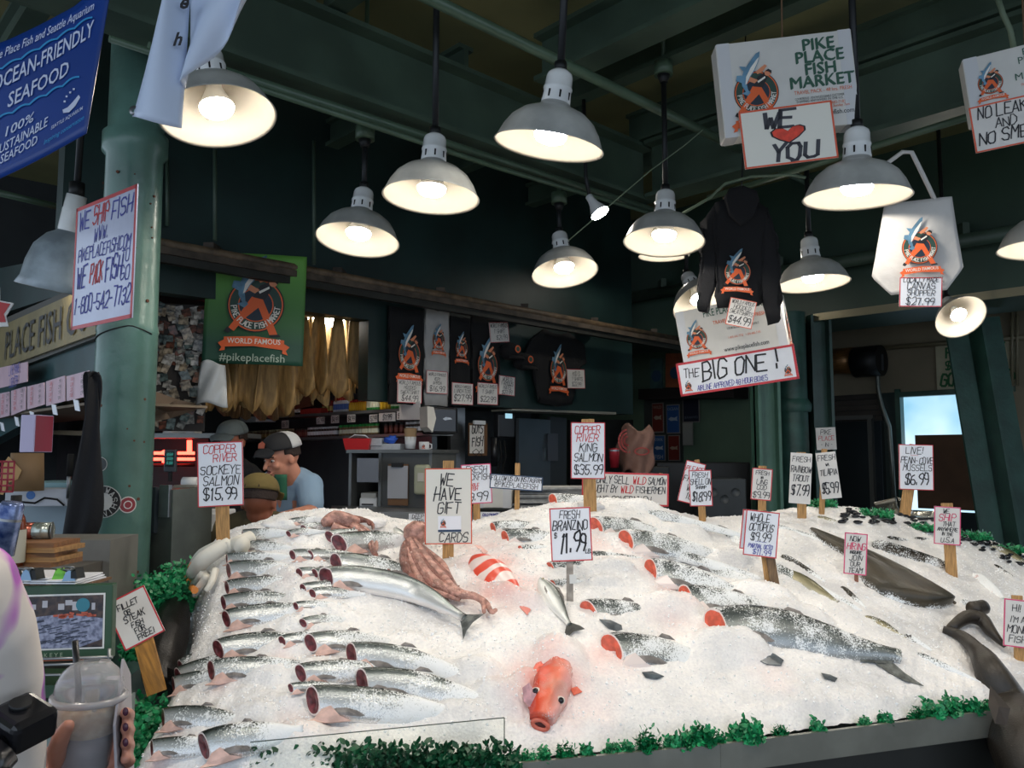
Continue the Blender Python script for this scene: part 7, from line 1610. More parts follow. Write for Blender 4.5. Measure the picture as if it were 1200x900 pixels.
# photo collage at the left of the opening
pc = tag(empty('photo_collage', M=frame(Wp(209, 430, -.15), R(20))), 'dark board crowded with small overlapping photographs left of the green banner', 'photo board'); kk = depth_of(Wp(209, 430, -.15)) / F_PX
MB().box((0, .03, 0), (62 * kk, .03, 150 * kk)).build('board', mat('collage_board', srgb('241f1c'), .7), pc)
rs = random.Random(8)
PHM = [mat('photo_print_%d' % i, srgb(a), .25, col2=srgb(b), vscale=30) for i, (a, b) in enumerate((('2a2c30', '9a9890'), ('3b322c', 'b8a890'), ('1e2a2c', '6a7a78'), ('55504a', 'c4c0b8'), ('242220', '7a4a3a')))]
for i in range(120):
    x, z = rs.uniform(-28, 27), rs.uniform(-70, 70); o = MB().box((0, 0, 0), (rs.uniform(7, 11) * kk, .004, rs.uniform(8, 13) * kk)).build('photograph', PHM[i % 5], pc); o.matrix_local = Matrix.Translation((x * kk, .012 - .03 * rs.random(), z * kk)) @ Matrix.Rotation(rs.uniform(-.5, .5), 4, 'Y') @ Matrix.Rotation(rs.uniform(-.4, .4), 4, 'X')
# tan awning corner under it
aw = MB(); P_ = [at_depth(172, 455, 3.9), at_depth(208, 468, 4.3), at_depth(232, 474, 4.9), at_depth(200, 484, 4.4), at_depth(172, 488, 3.8)]
aw.add([tuple(p) for p in P_] + [tuple(p - Vector((0, 0, .03))) for p in P_], [(0,1,2,3,4),(9,8,7,6,5)] + [(i, i + 5, (i + 1) % 5 + 5, (i + 1) % 5) for i in range(5)]); tag(aw.build('awning_panel', mat('tan_panel', srgb('6b5a4a'), .7)), 'tan triangular awning panel right of the big column', 'awning')
# emblem carton on the back shelf
r, M_ = carton('logo_carton', at_depth(210, 493, 5.3), 36 * 5.3 / F_PX, 31 * 5.3 / F_PX, .2, R(8), 0, 0, 'small white carton with grey round emblem on the back shelf at left', front=lambda r, w, h, d: (lambda mb: (emblem(mb, 0, .14 * h, .17 * w, -.002, text=False), mb.build('emblem', [GYT, mat('grey_print_b', srgb('7a7c7a'), .5), GYT, BOXW, BOXW, GYT, BOXW], r)))(MB()))
tag(MB().box(at_depth(232, 511, 5.35), (.75, .3, .03)).build('back_shelf', SHLF), 'steel shelf holding the small emblem carton', 'shelf')
tag(MB().lathe([(0, 0), (.05, 0), (.055, .08), (.03, .10), (0, .10)], 16, origin=at_depth(232, 482, 5.3)).build('paper_roll', WHITE), 'white roll end beside the small emblem carton', 'roll')
# red neon and shelves behind
ne = tag(empty('neon_sign'), 'red glowing strip sign at the back left behind the counter', 'neon sign')
NEON = mat('red_neon', (1.0, .05, .03), .4, emit=5.0)
for dy in (531, 538, 545): MB().tube([at_depth(172, dy, 6.2), at_depth(228, dy, 6.4)], .012, 8).build('tube', NEON if dy != 545 else mat('dark_red_tube', srgb('5c1414'), .4), ne)
MB().tube([at_depth(191, 528, 6.15), at_depth(195, 535, 6.15), at_depth(191, 542, 6.15)], .012, 8).build('tube', NEON, ne); MB().tube([at_depth(222, 516, 6.2), at_depth(222, 532, 6.2)], .02, 8).build('tube', NEON, ne)
MB().box(at_depth(203, 545, 6.6), (.6, .1, .5)).build('backing', mat('dark_backing', srgb('1a1012'), .6), ne)
sc = tag(empty('scale_display', M=frame(at_depth(200, 540, 4.1), R(10))), 'dark scale display with teal digits left of the sockeye sign', 'display'); k_ = 4.1 / F_PX
bevel(MB().box((0, 0, 0), (13 * k_, .04, 26 * k_)).build('housing', mat('slate_plastic', srgb('3a4248'), .4), sc), .004); MB().box((0, -.022, 2 * k_), (9 * k_, .004, 18 * k_)).build('screen', mat('dark_screen', srgb('0c1416'), .2), sc)
mb = MB(); [write(mb, '8.88', 0, z * k_, 3.2 * k_, wmax=7 * k_, y=-.0245, rs=SRS, jit=0) for z in (6, 1, -4)]; mb.build('digits', mat('teal_digits', srgb('2c7a72'), .4, emit=.6), sc); MB().box((-0, 0, -18 * k_), (3 * k_, .03, 12 * k_)).build('post', DARKM, sc)
# grey steel unit right of the column
ca = tag(empty('steel_cabinet', M=frame(at_depth(188, 640, 3.55), R(-20))), 'grey steel cabinet standing right of the big column', 'cabinet'); k_ = 3.55 / F_PX
MB().box((0, .1, -.15), (44 * k_, .25, .8)).build('body', mat('grey_green_steel', srgb('5d625c'), .4, .4, var=.15), ca); MB().box((12 * k_, -.03, .20), (14 * k_, .02, .14)).build('panel', STEEL, ca); MB().box((-9 * k_, -.03, .16), (20 * k_, .03, .2)).build('switch_box', mat('slate_plastic', srgb('3a4248'), .4), ca)
MB().tube([(-8 * k_, -.05, .30), (-10 * k_, -.07, .1), (-13 * k_, -.08, -.2)], .008, 8).build('hose', BLK, ca)
wc = tag(empty('white_cooler', M=frame(at_depth(225, 628, 3.75), R(0))), 'white and blue cooler box behind the green garnish', 'cooler'); k_ = 3.75 / F_PX
bevel(MB().box((0, .15, 15 * k_), (42 * k_, .4, 22 * k_)).build('lid', WHITE, wc), .008); MB().box((0, .15, -10 * k_), (40 * k_, .38, 28 * k_)).build('body', mat('cooler_blue', srgb('4a6684'), .4), wc)
MB().tube([(-16*k_, -.0, 29 * k_), (14 * k_, -.0, 29 * k_)], .012, 8).build('handle', WHITE, wc)
# tall roll bag machine
rb_ = tag(empty('bag_machine', M=frame(at_depth(220, 578, 4.1), 0)), 'grey bag sealing machine beside the sockeye sign', 'machine'); k_ = 4.1 / F_PX
bevel(MB().box((0, .1, -8 * k_), (28 * k_, .3, 36 * k_)).build('body', mat('warm_grey_metal', srgb('77756c'), .45, .2, var=.2), rb_), .01); MB().tube([(-6 * k_, 0, 12 * k_), (12 * k_, 0, 12 * k_)], .03, 12).build('roller', WHITE, rb_)
# steel work cabinet in the middle
cb_ = tag(empty('work_cabinet', M=frame(at_depth(457, 565, 5.2), R(-14))), 'open grey steel work cabinet in the middle behind the ice', 'cabinet'); k_ = 5.2 / F_PX
GS = mat('grey_cabinet_steel', srgb('6b6e6e'), .4, .5, var=.1)
MB().box((0, .25, 36 * k_), (108 * k_, .56, 4 * k_)).build('worktop', GS, cb_)
for x in (-51, -13, 50): MB().box((x * k_, .25, 0), (3.5 * k_, .5, 70 * k_)).build('upright', GS, cb_)
MB().box((18 * k_, .02, 0), (62 * k_, .02, 70 * k_)).build('side_panel', mat('dark_grey_panel', srgb('4a4c4c'), .45, .3), cb_); MB().box((-32 * k_, .5, 0), (40 * k_, .02, 70 * k_)).build('back_panel', mat('dark_grey_panel_b', srgb('2e3031'), .5), cb_); MB().box((0, .25, -36 * k_), (108 * k_, .5, 3 * k_)).build('bottom_shelf', GS, cb_)
def thing_at(name, px, py, t, yaw, label, cat, group=None): return tag(empty(name, M=frame(at_depth(px, py, t), yaw)), label, cat, group), t / F_PX
r, k_ = thing_at('printer', 431, 590, 5.25, R(-14), 'white printer inside the open steel cabinet', 'printer'); bevel(MB().box((0, .1, 0), (22 * k_, .2, 13 * k_)).build('body', WHITE, r), .01); MB().box((-1 * k_, .1, 9 * k_), (19 * k_, .16, 6 * k_)).build('lid', BOXE, r); MB().box((0, -.005, -1 * k_), (14 * k_, .01, 1.5 * k_)).build('slot', BLK, r)
r, k_ = thing_at('hanging_sheet', 431, 551, 5.15, R(-14), 'grey sheet hanging in the open side of the steel cabinet', 'sheet'); MB().box((0, 0, 0), (27 * k_, .005, 28 * k_)).build('sheet', mat('grey_sheet', srgb('6a6f78'), .5), r)
r, k_ = thing_at('clipboard', 466, 565, 5.17, R(-14), 'clipboard with grey white papers hanging on the cabinet side', 'clipboard'); MB().box((0, .01, -3 * k_), (25 * k_, .006, 48 * k_)).build('board', mat('clip_brown', srgb('6a4a2e'), .6), r); MB().box((0, 0, 0), (25 * k_, .006, 38 * k_)).build('papers', mat('grey_papers', srgb('9a9ca2'), .6), r); MB().box((0, -.01, 20 * k_), (14 * k_, .015, 5 * k_)).build('clip', DARKM, r)
r, k_ = thing_at('soap_dispenser', 495, 562, 5.14, R(-14), 'beige dispenser on the cabinet side left of the gift card sign', 'dispenser'); bevel(MB().box((0, 0, 0), (19 * k_, .06, 35 * k_)).build('body', mat('beige_plastic', srgb('9d9f88'), .4), r), .02, 3); MB().box((0, -.032, 3 * k_), (7 * k_, .006, 10 * k_)).build('emblem', BOXE, r)
r, k_ = thing_at('basket', 420, 521, 5.4, 0, 'red plastic basket with white rim on the steel cabinet', 'basket')
mb = MB(); 
for (w0, w1, z0, z1) in ((.075, .09, -.035, .04),): mb.add([(-w0, -.05, z0), (w0, -.05, z0), (w0, .05, z0), (-w0, .05, z0), (-w1, -.07, z1), (w1, -.07, z1), (w1, .07, z1), (-w1, .07, z1)], [(0,1,5,4),(1,2,6,5),(2,3,7,6),(3,0,4,7),(3,2,1,0)])
thicken(mb.build('tub', mat('bright_red_plastic', srgb('c0282c'), .35), r), .004); MB().tube([(-.085, 0, .03), (-.02, -.03, .065), (.05, -.03, .06), (.085, 0, .03)], .004, 6).build('handle', WHITE, r)
for i, (px, py, w, h, lb) in enumerate(((440, 518, 16, 9, 'white grey carton of gloves beside the red basket'), (452, 524, 36, 8, 'long flat white carton under the blue cloth'), )):
    r, k_ = thing_at('glove_carton', px, py, 5.4, R(-8), lb, 'box'); bevel(MB().box((0, .05, 0), (w * k_, .12, h * k_)).build('carton', mat('grey_white_carton', srgb('a9aeb4'), .5, var=.1, vscale=20), r), .003)
r, k_ = thing_at('blue_cloth', 458, 515, 5.38, 0, 'crumpled bright blue cloth on the white carton', 'cloth'); mb = MB(); blob(mb, (0, .03, 0), .045, (1, .6, .55), n=16, amp=.6); mb.build('cloth', mat('bright_blue', srgb('2a5ac0'), .6), r)
r, k_ = thing_at('paper_cup', 481, 518, 5.4, 0, 'tall white cup stuffed with a brown paper bag on the cabinet', 'cup'); MB().lathe([(0, -.045), (.034, -.045), (.040, .035), (.037, .035), (.03, -.04)], 20).build('cup', WHITE, r); MB().lathe([(.036, -.01), (.045, .09), (.03, .095), (0, .09)], 9).build('paper_bag', mat('kraft_paper', srgb('9a7f5e'), .8), r)
r, k_ = thing_at('mug', 497, 523, 5.35, 0, 'white mug with round emblem at the right end of the cabinet', 'mug'); MB().lathe([(0, -.035), (.034, -.035), (.034, .03), (.031, .03), (.03, -.03)], 24).build('body', WHITE, r); MB().tube([(.03, 0, .018), (.05, 0, .012), (.05, 0, -.012), (.03, 0, -.02)], .005, 8).build('handle', WHITE, r); emblem(mb := MB(), 0, 0, .010, -.0355, text=False); mb.build('emblem', LOGO, r)
# towel dispenser with bird mark
r, k_ = thing_at('towel_dispenser', 516, 493, 5.35, R(25), 'black paper towel dispenser with a pale bird mark under the header', 'dispenser'); bevel(MB().box((3 * k_, .06, 0), (34 * k_, .2, 32 * k_)).build('body', mat('smoked_black_plastic', (.01, .011, .014), .15), r), .02, 3)
MB().prism([(-20 * k_, 16 * k_), (-12 * k_, 15 * k_), (-9 * k_, 2 * k_), (-13 * k_, -14 * k_), (-19 * k_, -8 * k_)], -.06, .1).build('side_cheek', BOXE, r); MB().poly([(0, 2 * k_), (4 * k_, 4 * k_), (10 * k_, 3.5 * k_), (12 * k_, 1.5 * k_), (7 * k_, 1 * k_), (3 * k_, 0)], -.043).build('bird_mark', mat('mark_grey', srgb('9aa4b0'), .4), r)
# steel partition panels and door in the opening
for (x0, x1, y0, y1, off, m, lb) in ((528, 545, 478, 600, -.25, STEEL, 'narrow steel post in the opening below the shirts'), (545, 622, 482, 604, -.9, mat('grey_room_panel', srgb('43484c'), .6, var=.15), 'dim grey panel wall behind the counter'), (668, 742, 492, 604, -1.3, mat('dim_panel', srgb('2c2f30'), .7, var=.2), 'dim panel behind the king salmon sign')):
    tag(k_quad(x0, x1, y0, y1, y0, y1, off, .04, Wp, NA).build('partition', m), lb, 'partition')
dr = tag(empty('steel_door'), 'pale steel door with a lever handle below the shirt wall', 'door'); k_quad(608, 645, 490, 606, 492, 606, -.55, .04, Wp, NA).build('door_leaf', mat('pale_steel_door', srgb('7b858e'), .4, .5, var=.1, vscale=2), dr); k_quad(638, 640, 525, 540, 525, 540, -.50, .02, Wp, NA).build('handle', STEEL, dr); k_quad(645, 664, 488, 606, 490, 606, -.58, .04, Wp, NA).build('frame', mat('door_frame_grey', srgb('4f555a'), .5), dr)
r_ = tag(empty('notice_sheet'), 'grey notice sheet right of the pale steel door', 'paper'); k_quad(642, 654, 508, 540, 508, 540, -.52, .004, Wp, NA).build('sheet', mat('grey_sheet', srgb('6a6f78'), .5), r_)
tag(k_quad(600, 722, 479, 481, 483, 486, .02, .25, Wp, NA).build('header_ledge', mat('pale_ledge', srgb('8d8b80'), .5)), 'thin pale ledge under the shirt wall', 'ledge')
# hanging clipboard with guys fish note
r = tag(empty('wall_clipboard', M=wall_frame(561, 515, -.1)), 'hanging brown clipboard with a hand lettered note', 'clipboard'); w, h = wx(550, 572), wz_(561, 495, 534)
MB().box((0, .01, 0), (w, .008, h)).build('board', MATS['clip_brown'], r); MB().box((-.02, 0, 0), (w * .75, .006, h * .85)).build('note', CARD_OLD, r); MB().box((0, -.006, h * .52), (w * .6, .02, .03)).build('clip', WHITE, r)
mb = MB(); write(mb, 'GUYS', -.02, .05 , .07, wmax=w * .6, y=-.005, rs=SRS); write(mb, 'FISH', -.02, -.05, .07, wmax=w * .6, y=-.005, rs=SRS); mb.stroke([(-.07, -.10), (-.03, -.075), (.0, -.1), (.03, -.13), (.03, -.08), (0, -.1), (-.03, -.13), (-.07, -.10)], .005, -.005); mb.build('lettering', INK, r)
r = tag(empty('wall_phone', M=wall_frame(591, 499, -.1)), 'black wall phone with a small lit screen and hanging cords', 'phone'); w, h = wx(582, 602), wz_(591, 484, 512)
bevel(MB().box((0, 0, 0), (w, .06, h)).build('body', mat('phone_black', (.012, .013, .016), .3), r), .01); MB().box((.02, -.032, .08), (w * .4, .004, .04)).build('screen', mat('pale_screen', srgb('8fb8c8'), .3, emit=.6), r)
for x in (-.05, .0): MB().tube([(x, 0, -.12), (x + .02, 0, -.25), (x - .03, 0, -.38), (x + .01, 0, -.5)], .007, 6).build('cord', BLK, r)
MB().tube([(-.13, -.02, -.1), (-.13, -.02, -.33)], .028, 8).build('handset', MATS['phone_black'], r)
# counter behind the crest with piles
ctr = tag(empty('back_counter'), 'steel back counter running behind the ice heap', 'counter'); a, b = at_depth(395, 601, 4.9), at_depth(760, 601, 5.6)
MB().beam(a - DA * 0.0, b, .6, .05).build('top', STEEL, ctr); MB().beam(a + Vector((0, 0, -.5)), b + Vector((0, 0, -.5)), .5, .9).build('body', mat('counter_dark_steel', srgb('5a5a52'), .4, .4, var=.1), ctr)
a = at_depth(200, 612, 4.4); MB().box(Vector((a.x + .45, a.y + .15, a.z - .45)), (1.2, .45, .9)).build('left_body', MATS['counter_dark_steel'], ctr)
rs = random.Random(2)
for i in range(9):
    o = MB().box((0, 0, 0), (.55, .3, .012)).build('newspaper_bundle', mat('news_%d' % (i % 3), srgb(('8a8c8c', '6e7172', 'a2a3a2')[i % 3]), .7, var=.2, vscale=30)); o.matrix_local = frame(at_depth(655, 592 - 2.6 * i, 5.0), R(rs.uniform(-8, 12)), 0, R(rs.uniform(-1, 1))); tag(o, 'folded newspaper layer in the flat stack behind the crest, %s from below' % NUM[i], 'newspaper', 'newspapers stacked on the back counter')
r, _ = carton('counter_carton', at_depth(578, 583, 4.9), 44 * 4.9 / F_PX, 24 * 4.9 / F_PX, .25, R(-6), 0, 0, 'white carton with an orange mark on the back counter'); MB().box((-.08, -.002, 0), (.03, .002, .04)).build('mark', ORT, r)
r, k_ = thing_at('kraft_carton', 628, 590, 4.95, R(-4), 'brown cardboard carton on the back counter under the online sign', 'box'); bevel(MB().box((0, .12, 0), (34 * k_, .25, 20 * k_)).build('carton', mat('kraft_carton', srgb('7a5c38'), .7, var=.1), r), .004)
r, k_ = thing_at('red_tumbler', 720, 537, 6.2, 0, 'red insulated tumbler right of the king salmon sign', 'tumbler'); MB().lathe([(0, -11 * k_), (5 * k_, -11 * k_), (6.5 * k_, 9 * k_), (6.3 * k_, 11 * k_), (0, 12 * k_)], 24).build('body', mat('tumbler_red', srgb('9c2430'), .3, .3), r); MB().lathe([(6.6 * k_, 8 * k_), (6.6 * k_, 10 * k_)], 24).build('rim', STEEL, r)
r, k_ = thing_at('paper_bag', 745, 527, 6.3, R(-12), 'crumpled brown paper bag with red swirl print', 'bag')
mb = MB(); mb.grid(lambda u, v: ((u - .5) * (32 + 12 * math.sin(v * 3)) * k_ + 2 * k_ * math.sin(v * 9), -.10 * math.sin(math.pi * u) + .02 * math.sin(u * 17 + v * 9), (26 - 54 * v + 5 * math.sin(u * 7)) * k_), 14, 14); thicken(mb.build('bag_body', mat('brown_print_bag', srgb('7c5c50'), .7, var=.15, bump=.5, bscale=10), r), .01)
mb = MB(); 
for rr in (5, 9, 13): mb.stroke([((-8 + rr * .8 * math.cos(a)) * k_, (10 + rr * math.sin(a)) * k_) for a in [i * .35 for i in range(5, 15)]], 2 * k_, -.11)
mb.stroke([((8 + 8 * math.cos(a)) * k_, (-2 + 4 * math.sin(a)) * k_) for a in [i * .5 for i in range(14)]], 1.6 * k_, -.12); mb.build('swirl_print', mat('red_swirl', srgb('a03c38'), .6), r)
# posters on the pale green wall
def poster(px0, px1, py0, py1, c1, c2, words, label, fish=True):
    c = Pp((px0 + px1) / 2, (py0 + py1) / 2, .05); k_ = depth_of(c) / F_PX; w, h = (px1 - px0) * k_ / .86, (py1 - py0) * k_; r = tag(empty('poster', M=frame(c, YAW_B)), label, 'poster')
    MB().box((0, 0, 0), (w, .01, h)).build('sheet', mat('poster_edge', srgb('8a8680'), .5), r); MB().box((0, -.006, 0), (w * .9, .004, h * .93)).build('print', mat('poster_' + c1, srgb(c1), .5), r); mb = MB()
    if fish: mb.poly([(-.35 * w, 0), (-.15 * w, .07 * h), (.12 * w, .04 * h), (.35 * w, .09 * h), (.30 * w, 0), (.36 * w, -.07 * h), (.12 * w, -.05 * h), (-.15 * w, -.07 * h)], -.009)
    for t, z, s_ in words: printed(mb, t, 0, z * h, s_ * h, 0, -.009, wmax=.8 * w)
    mb.build('lettering', mat('posterink_' + c2, srgb(c2), .5), r)
poster(764, 778, 472, 507, '6e2a20', 'a89a88', (('WILD', .3, .14),), 'dark red fish poster, upper left of the four behind the paper bag'); poster(781, 797, 474, 508, '27508a', '9aa8b8', (('OCEAN', .3, .14),), 'blue fish poster, upper right of the four behind the paper bag')
poster(765, 780, 510, 540, '2f5a8e', 'c0c8d0', (('COOL', .28, .14), ('FISH', -.42, .22)), 'blue poster reading fish, lower left of the four'); poster(783, 797, 510, 540, '7a2a1e', 'b09a80', (), 'dark red poster, lower right of the four')
poster(800, 820, 465, 495, '14182c', '66707c', (('SEAHAWKS', -.35, .14),), 'dark navy team poster above the white sheet', fish=False)
poster(800, 812, 495, 522, 'a0a098', '8a8a84', (), 'plain pale sheet right of the four small posters', fish=False)
brd = tag(k_quad(755, 800, 466, 546, 466, 546, .02, .02, Pp, NB).build('poster_board', mat('board_dark', srgb('3a3f3c'), .6)), 'dark board behind the four small posters', 'board')
# dark shelf and painted panels high on that wall
r = tag(empty('high_shelf'), 'dark shelf with painted fish panels behind the header wall end', 'shelf'); k_quad(748, 860, 456, 468, 452, 466, .3, .35, Pp, NB).build('board', mat('very_dark_wood', srgb('1e1714'), .6), r)
for i, (x0, x1, y0, y1, c) in enumerate(((762, 776, 420, 455, '3c5a58'), (780, 802, 414, 454, '8a4a28'))):
    r = tag(empty('painted_panel'), ('teal painted panel standing on the dark high shelf', 'orange painted panel standing on the dark high shelf')[i], 'painting'); k_quad(x0, x1, y0, y1, y0, y1, .35, .02, Pp, NB).build('panel', mat('painted_' + c, srgb(c), .6, var=.3, vscale=6), r); c0 = Pp((x0 + x1) / 2, (y0 + y1) / 2 + 3, .36); mb = MB(); mb.poly(arc(0, 0, .07, 0, 340, 16), 0); mb.build('motif', mat('motif_blue', srgb('2c4a66'), .6), r, M=frame(c0, YAW_B))
# dark machinery in the aisle
for i, (px, py, t, w, h, c, lb) in enumerate(((825, 572, 6.9, 110, 60, '1b1d1f', 'dark wide machine behind the shell on sign'), (850, 583, 6.4, 50, 44, '3a3f42', 'dark grey cabinet with round stickers left of the ling cod sign'), (765, 572, 6.6, 40, 50, '24282a', 'dark equipment box behind the wide sign'))):
    r, k_ = thing_at('equipment_box', px, py, t, 0, lb, 'machine'); bevel(MB().box((0, .2, h * k_ / 2 - .65), (w * k_, .4, 1.3)).build('body', mat('equip_' + c, srgb(c), .5, .2, var=.1), r), .01)
    for q in range(3): MB().lathe([(0, -.002), (.035, -.002), (.035, 0)], 16, rot=Matrix.Rotation(R(90), 3, 'X'), origin=((-14 + 13 * q) * k_, -.004, (6 - 8 * (q % 2)) * k_)).build('round_sticker', mat('sticker_dull', srgb('4a4f52'), .5), r)
# floor stand-ins for feet of the equipment are hidden behind the ice; steel scoops on the ice
for i, (pts, lb) in enumerate((([(1024, 589), (1050, 583), (1096, 606), (1074, 606)], 'dull steel scoop pan lying on the far ice'), ([(1052, 583), (1060, 585), (1100, 598), (1098, 606)], 'bright steel sheet pan edge beside the dull scoop pan'))):
    r = tag(empty('steel_pan'), lb, 'pan'); P_ = [at_depth(x, y, 4.15 + .1 * i) for x, y in pts]
    mb = MB(); mb.grid(lambda u, v: tuple((P_[0].lerp(P_[1], u)).lerp(P_[3].lerp(P_[2], u), v) + Vector((0, .12 * math.sin(math.pi * v), -.04 * math.sin(math.pi * v)))), 10, 10); thicken(mb.build('pan', mat('polished_steel', srgb('b9b7ae'), .2, .9), r), .004)

# ------------------------------------------------------------------ people
SKIN = mat('light_skin', srgb('c4866c'), 0.5, var=0.06, vscale=20, bump=0.05); SKIN2 = mat('tanned_skin', srgb('94573f'), 0.5, var=0.06); HAIR = mat('dark_brown_hair', srgb('2a1a12'), 0.7, bump=.4, bscale=90)
def fuse(o, vox, smooth=4):
    m = o.modifiers.new('r', 'REMESH'); m.mode = 'VOXEL'; m.voxel_size = vox; m.use_smooth_shade = True
    if smooth: s_ = o.modifiers.new('s', 'SMOOTH'); s_.factor = .5; s_.iterations = smooth
    return o
def limb(mb, pts, rad, n=14):
    P = [Vector(p) for p in pts]; mb.tube(P, rad, n)
    for p, r_ in zip(P, rad): blob(mb, p, r_ * .99, (1, 1, 1), n=10, amp=0)
def head_parts(mb, c, Q, s=1.0):
    """skull, jaw, nose, brow, cheeks, ears; local -y is the face"""
    T = lambda x, y, z: Vector(c) + Q @ Vector((x * s, y * s, z * s))
    blob(mb, T(0, .012, .03), .1 * s, (.76, .95, .92), Q, n=20, amp=0); blob(mb, T(0, -.03, -.035), .07 * s, (.82, .82, .95), Q, n=16, amp=0); blob(mb, T(0, -.058, -.082), .032 * s, (1.0, .8, .7), Q, n=12, amp=0)
    limb(mb, [T(0, -.088, .018), T(0, -.106, -.014), T(0, -.112, -.026)], [.009 * s, .012 * s, .013 * s], 8)
    limb(mb, [T(-.04, -.078, .028), T(0, -.09, .03), T(.04, -.078, .028)], [.011 * s, .013 * s, .011 * s], 8)
    for sx in (-1, 1): blob(mb, T(sx * .038, -.068, -.022), .026 * s, (1, .7, .8), Q, n=10, amp=0); blob(mb, T(sx * .078, .008, -.004), .026 * s, (.35, .7, 1.15), Q, n=12, amp=0)
    limb(mb, [T(-.018, -.094, -.058), T(0, -.098, -.060), T(.018, -.094, -.058)], [.006 * s, .008 * s, .006 * s], 8)
def Qface(d, upv=(0, 0, 1)):
    y = -Vector(d).normalized(); x = y.cross(Vector(upv)).normalized(); z = x.cross(y); return Matrix((x, y, z)).transposed()
def cap_parts(root, c, Q, s, crown_m, back_m, brim_m, brim=True, label_m=None):
    T = lambda x, y, z: Vector(c) + Q @ Vector((x * s, y * s, z * s))
    def shell(y0, y1, nm, m):
        mb = MB(); 
        def fn(u, v):
            a = y0 + (y1 - y0) * u; e = v * math.pi / 2; r_ = .089 * math.cos(e) ** .75
            return tuple(T(r_ * math.sin(a) * .92, -r_ * math.cos(a) * 1.14 + .012, .052 + .078 * math.sin(e)))
        mb.grid(fn, 20, 10); thicken(mb.build(nm, m, root), .004)
    shell(-math.pi * .5, math.pi * .5, 'cap_front', crown_m); shell(math.pi * .5, math.pi * 1.5, 'cap_mesh', back_m)
    if brim:
        mb = MB(); mb.grid(lambda u, v: tuple(T((u - .5) * .155 * (1 - .25 * v * v), -.085 - .06 * v * (math.sin(math.pi * (.12 + .76 * u))) , .055 - .03 * v + .018 * math.sin(math.pi * u))), 14, 6); thicken(mb.build('cap_brim', brim_m, root), .004)
    if label_m: mb = MB(); mb.poly([(-.028, -.015), (.028, -.015), (.03, .01), (0, .024), (-.03, .01)], 0); o = mb.build('cap_badge', label_m, root); o.matrix_local = Matrix.Translation(T(0, -.098, .088)) @ Q.to_4x4() @ Matrix.Rotation(R(-22), 4, 'X')
def face_parts(root, c, Q, s, mouth=True, hairm=HAIR):
    T = lambda x, y, z: Vector(c) + Q @ Vector((x * s, y * s, z * s))
    for sx in (-1, 1):
        blob(mb := MB(), T(sx * .031, -.079, .008), .0115 * s, (1.25, .6, .62), Q, n=10, amp=0); mb.build('eye', mat('eye_white', srgb('c9c0b8'), .3), root); blob(mb := MB(), T(sx * .031, -.086, .006), .0055 * s, (1, .5, 1), Q, n=8, amp=0); mb.build('iris', mat('iris_dark', (.02, .015, .012), .2), root)
        MB().tube([T(sx * .015, -.096, .026), T(sx * .032, -.092, .031), T(sx * .048, -.08, .026)], .004 * s, 6).build('eyebrow', hairm, root)
    if mouth: blob(mb := MB(), T(0, -.092, -.055), .016 * s, (1.1, .5, .8), Q, n=12, amp=0); mb.build('mouth', mat('mouth_dark', srgb('5a1c1c'), .5), root)
def hair_cap(root, c, Q, s, m=HAIR):
    T = lambda x, y, z: Vector(c) + Q @ Vector((x * s, y * s, z * s)); mb = MB()
    mb.grid(lambda u, v: tuple(T(.081 * math.sin(math.pi * (.36 + 1.28 * u)), .014 - .096 * math.cos(math.pi * (.36 + 1.28 * u)), .06 - .05 * v * (1 if .12 < u < .88 else .6))), 24, 6); thicken(mb.build('hair', m, root), .008 * s)
def hand_geo(mb, w, d, up, s=1.0, curl=.5):
    """palm and five fingers; w wrist, d pointing direction, up back of the hand"""
    d = Vector(d).normalized(); up = Vector(up); up = (up - d * up.dot(d)).normalized(); sd = d.cross(up)
    P = lambda a, b, c: Vector(w) + (d * a + sd * b + up * c) * s
    limb(mb, [P(0, 0, 0), P(.045, -.005, 0), P(.085, 0, 0)], [.026 * s, .034 * s, .032 * s], 12); limb(mb, [P(.05, .022, 0), P(.088, .026, 0)], [.018 * s, .014 * s], 8); limb(mb, [P(.05, -.024, 0), P(.088, -.028, 0)], [.018 * s, .014 * s], 8)
    for k, (b, L_) in enumerate(((.032, .068), (.011, .078), (-.011, .072), (-.031, .056))):
        a0 = .092; pts = [P(a0, b, .003)]; ang = 0; q = Vector((a0, .003))
        for j, fr_ in enumerate((.45, .32, .25)):
            ang += curl * (1, 1.1, .9)[j]; q = q + Vector((math.cos(ang), -math.sin(ang))) * L_ * fr_; pts.append(P(q.x, b * (1 + .1 * j), q.y))
        limb(mb, pts, [.0095 * s, .009 * s, .0082 * s, .007 * s], 8)
    limb(mb, [P(.025, .03, -.005), P(.05, .055, -.02), P(.075, .062, -.035), P(.095, .060, -.045)], [.014 * s, .012 * s, .0105 * s, .009 * s], 8)
D = at_depth
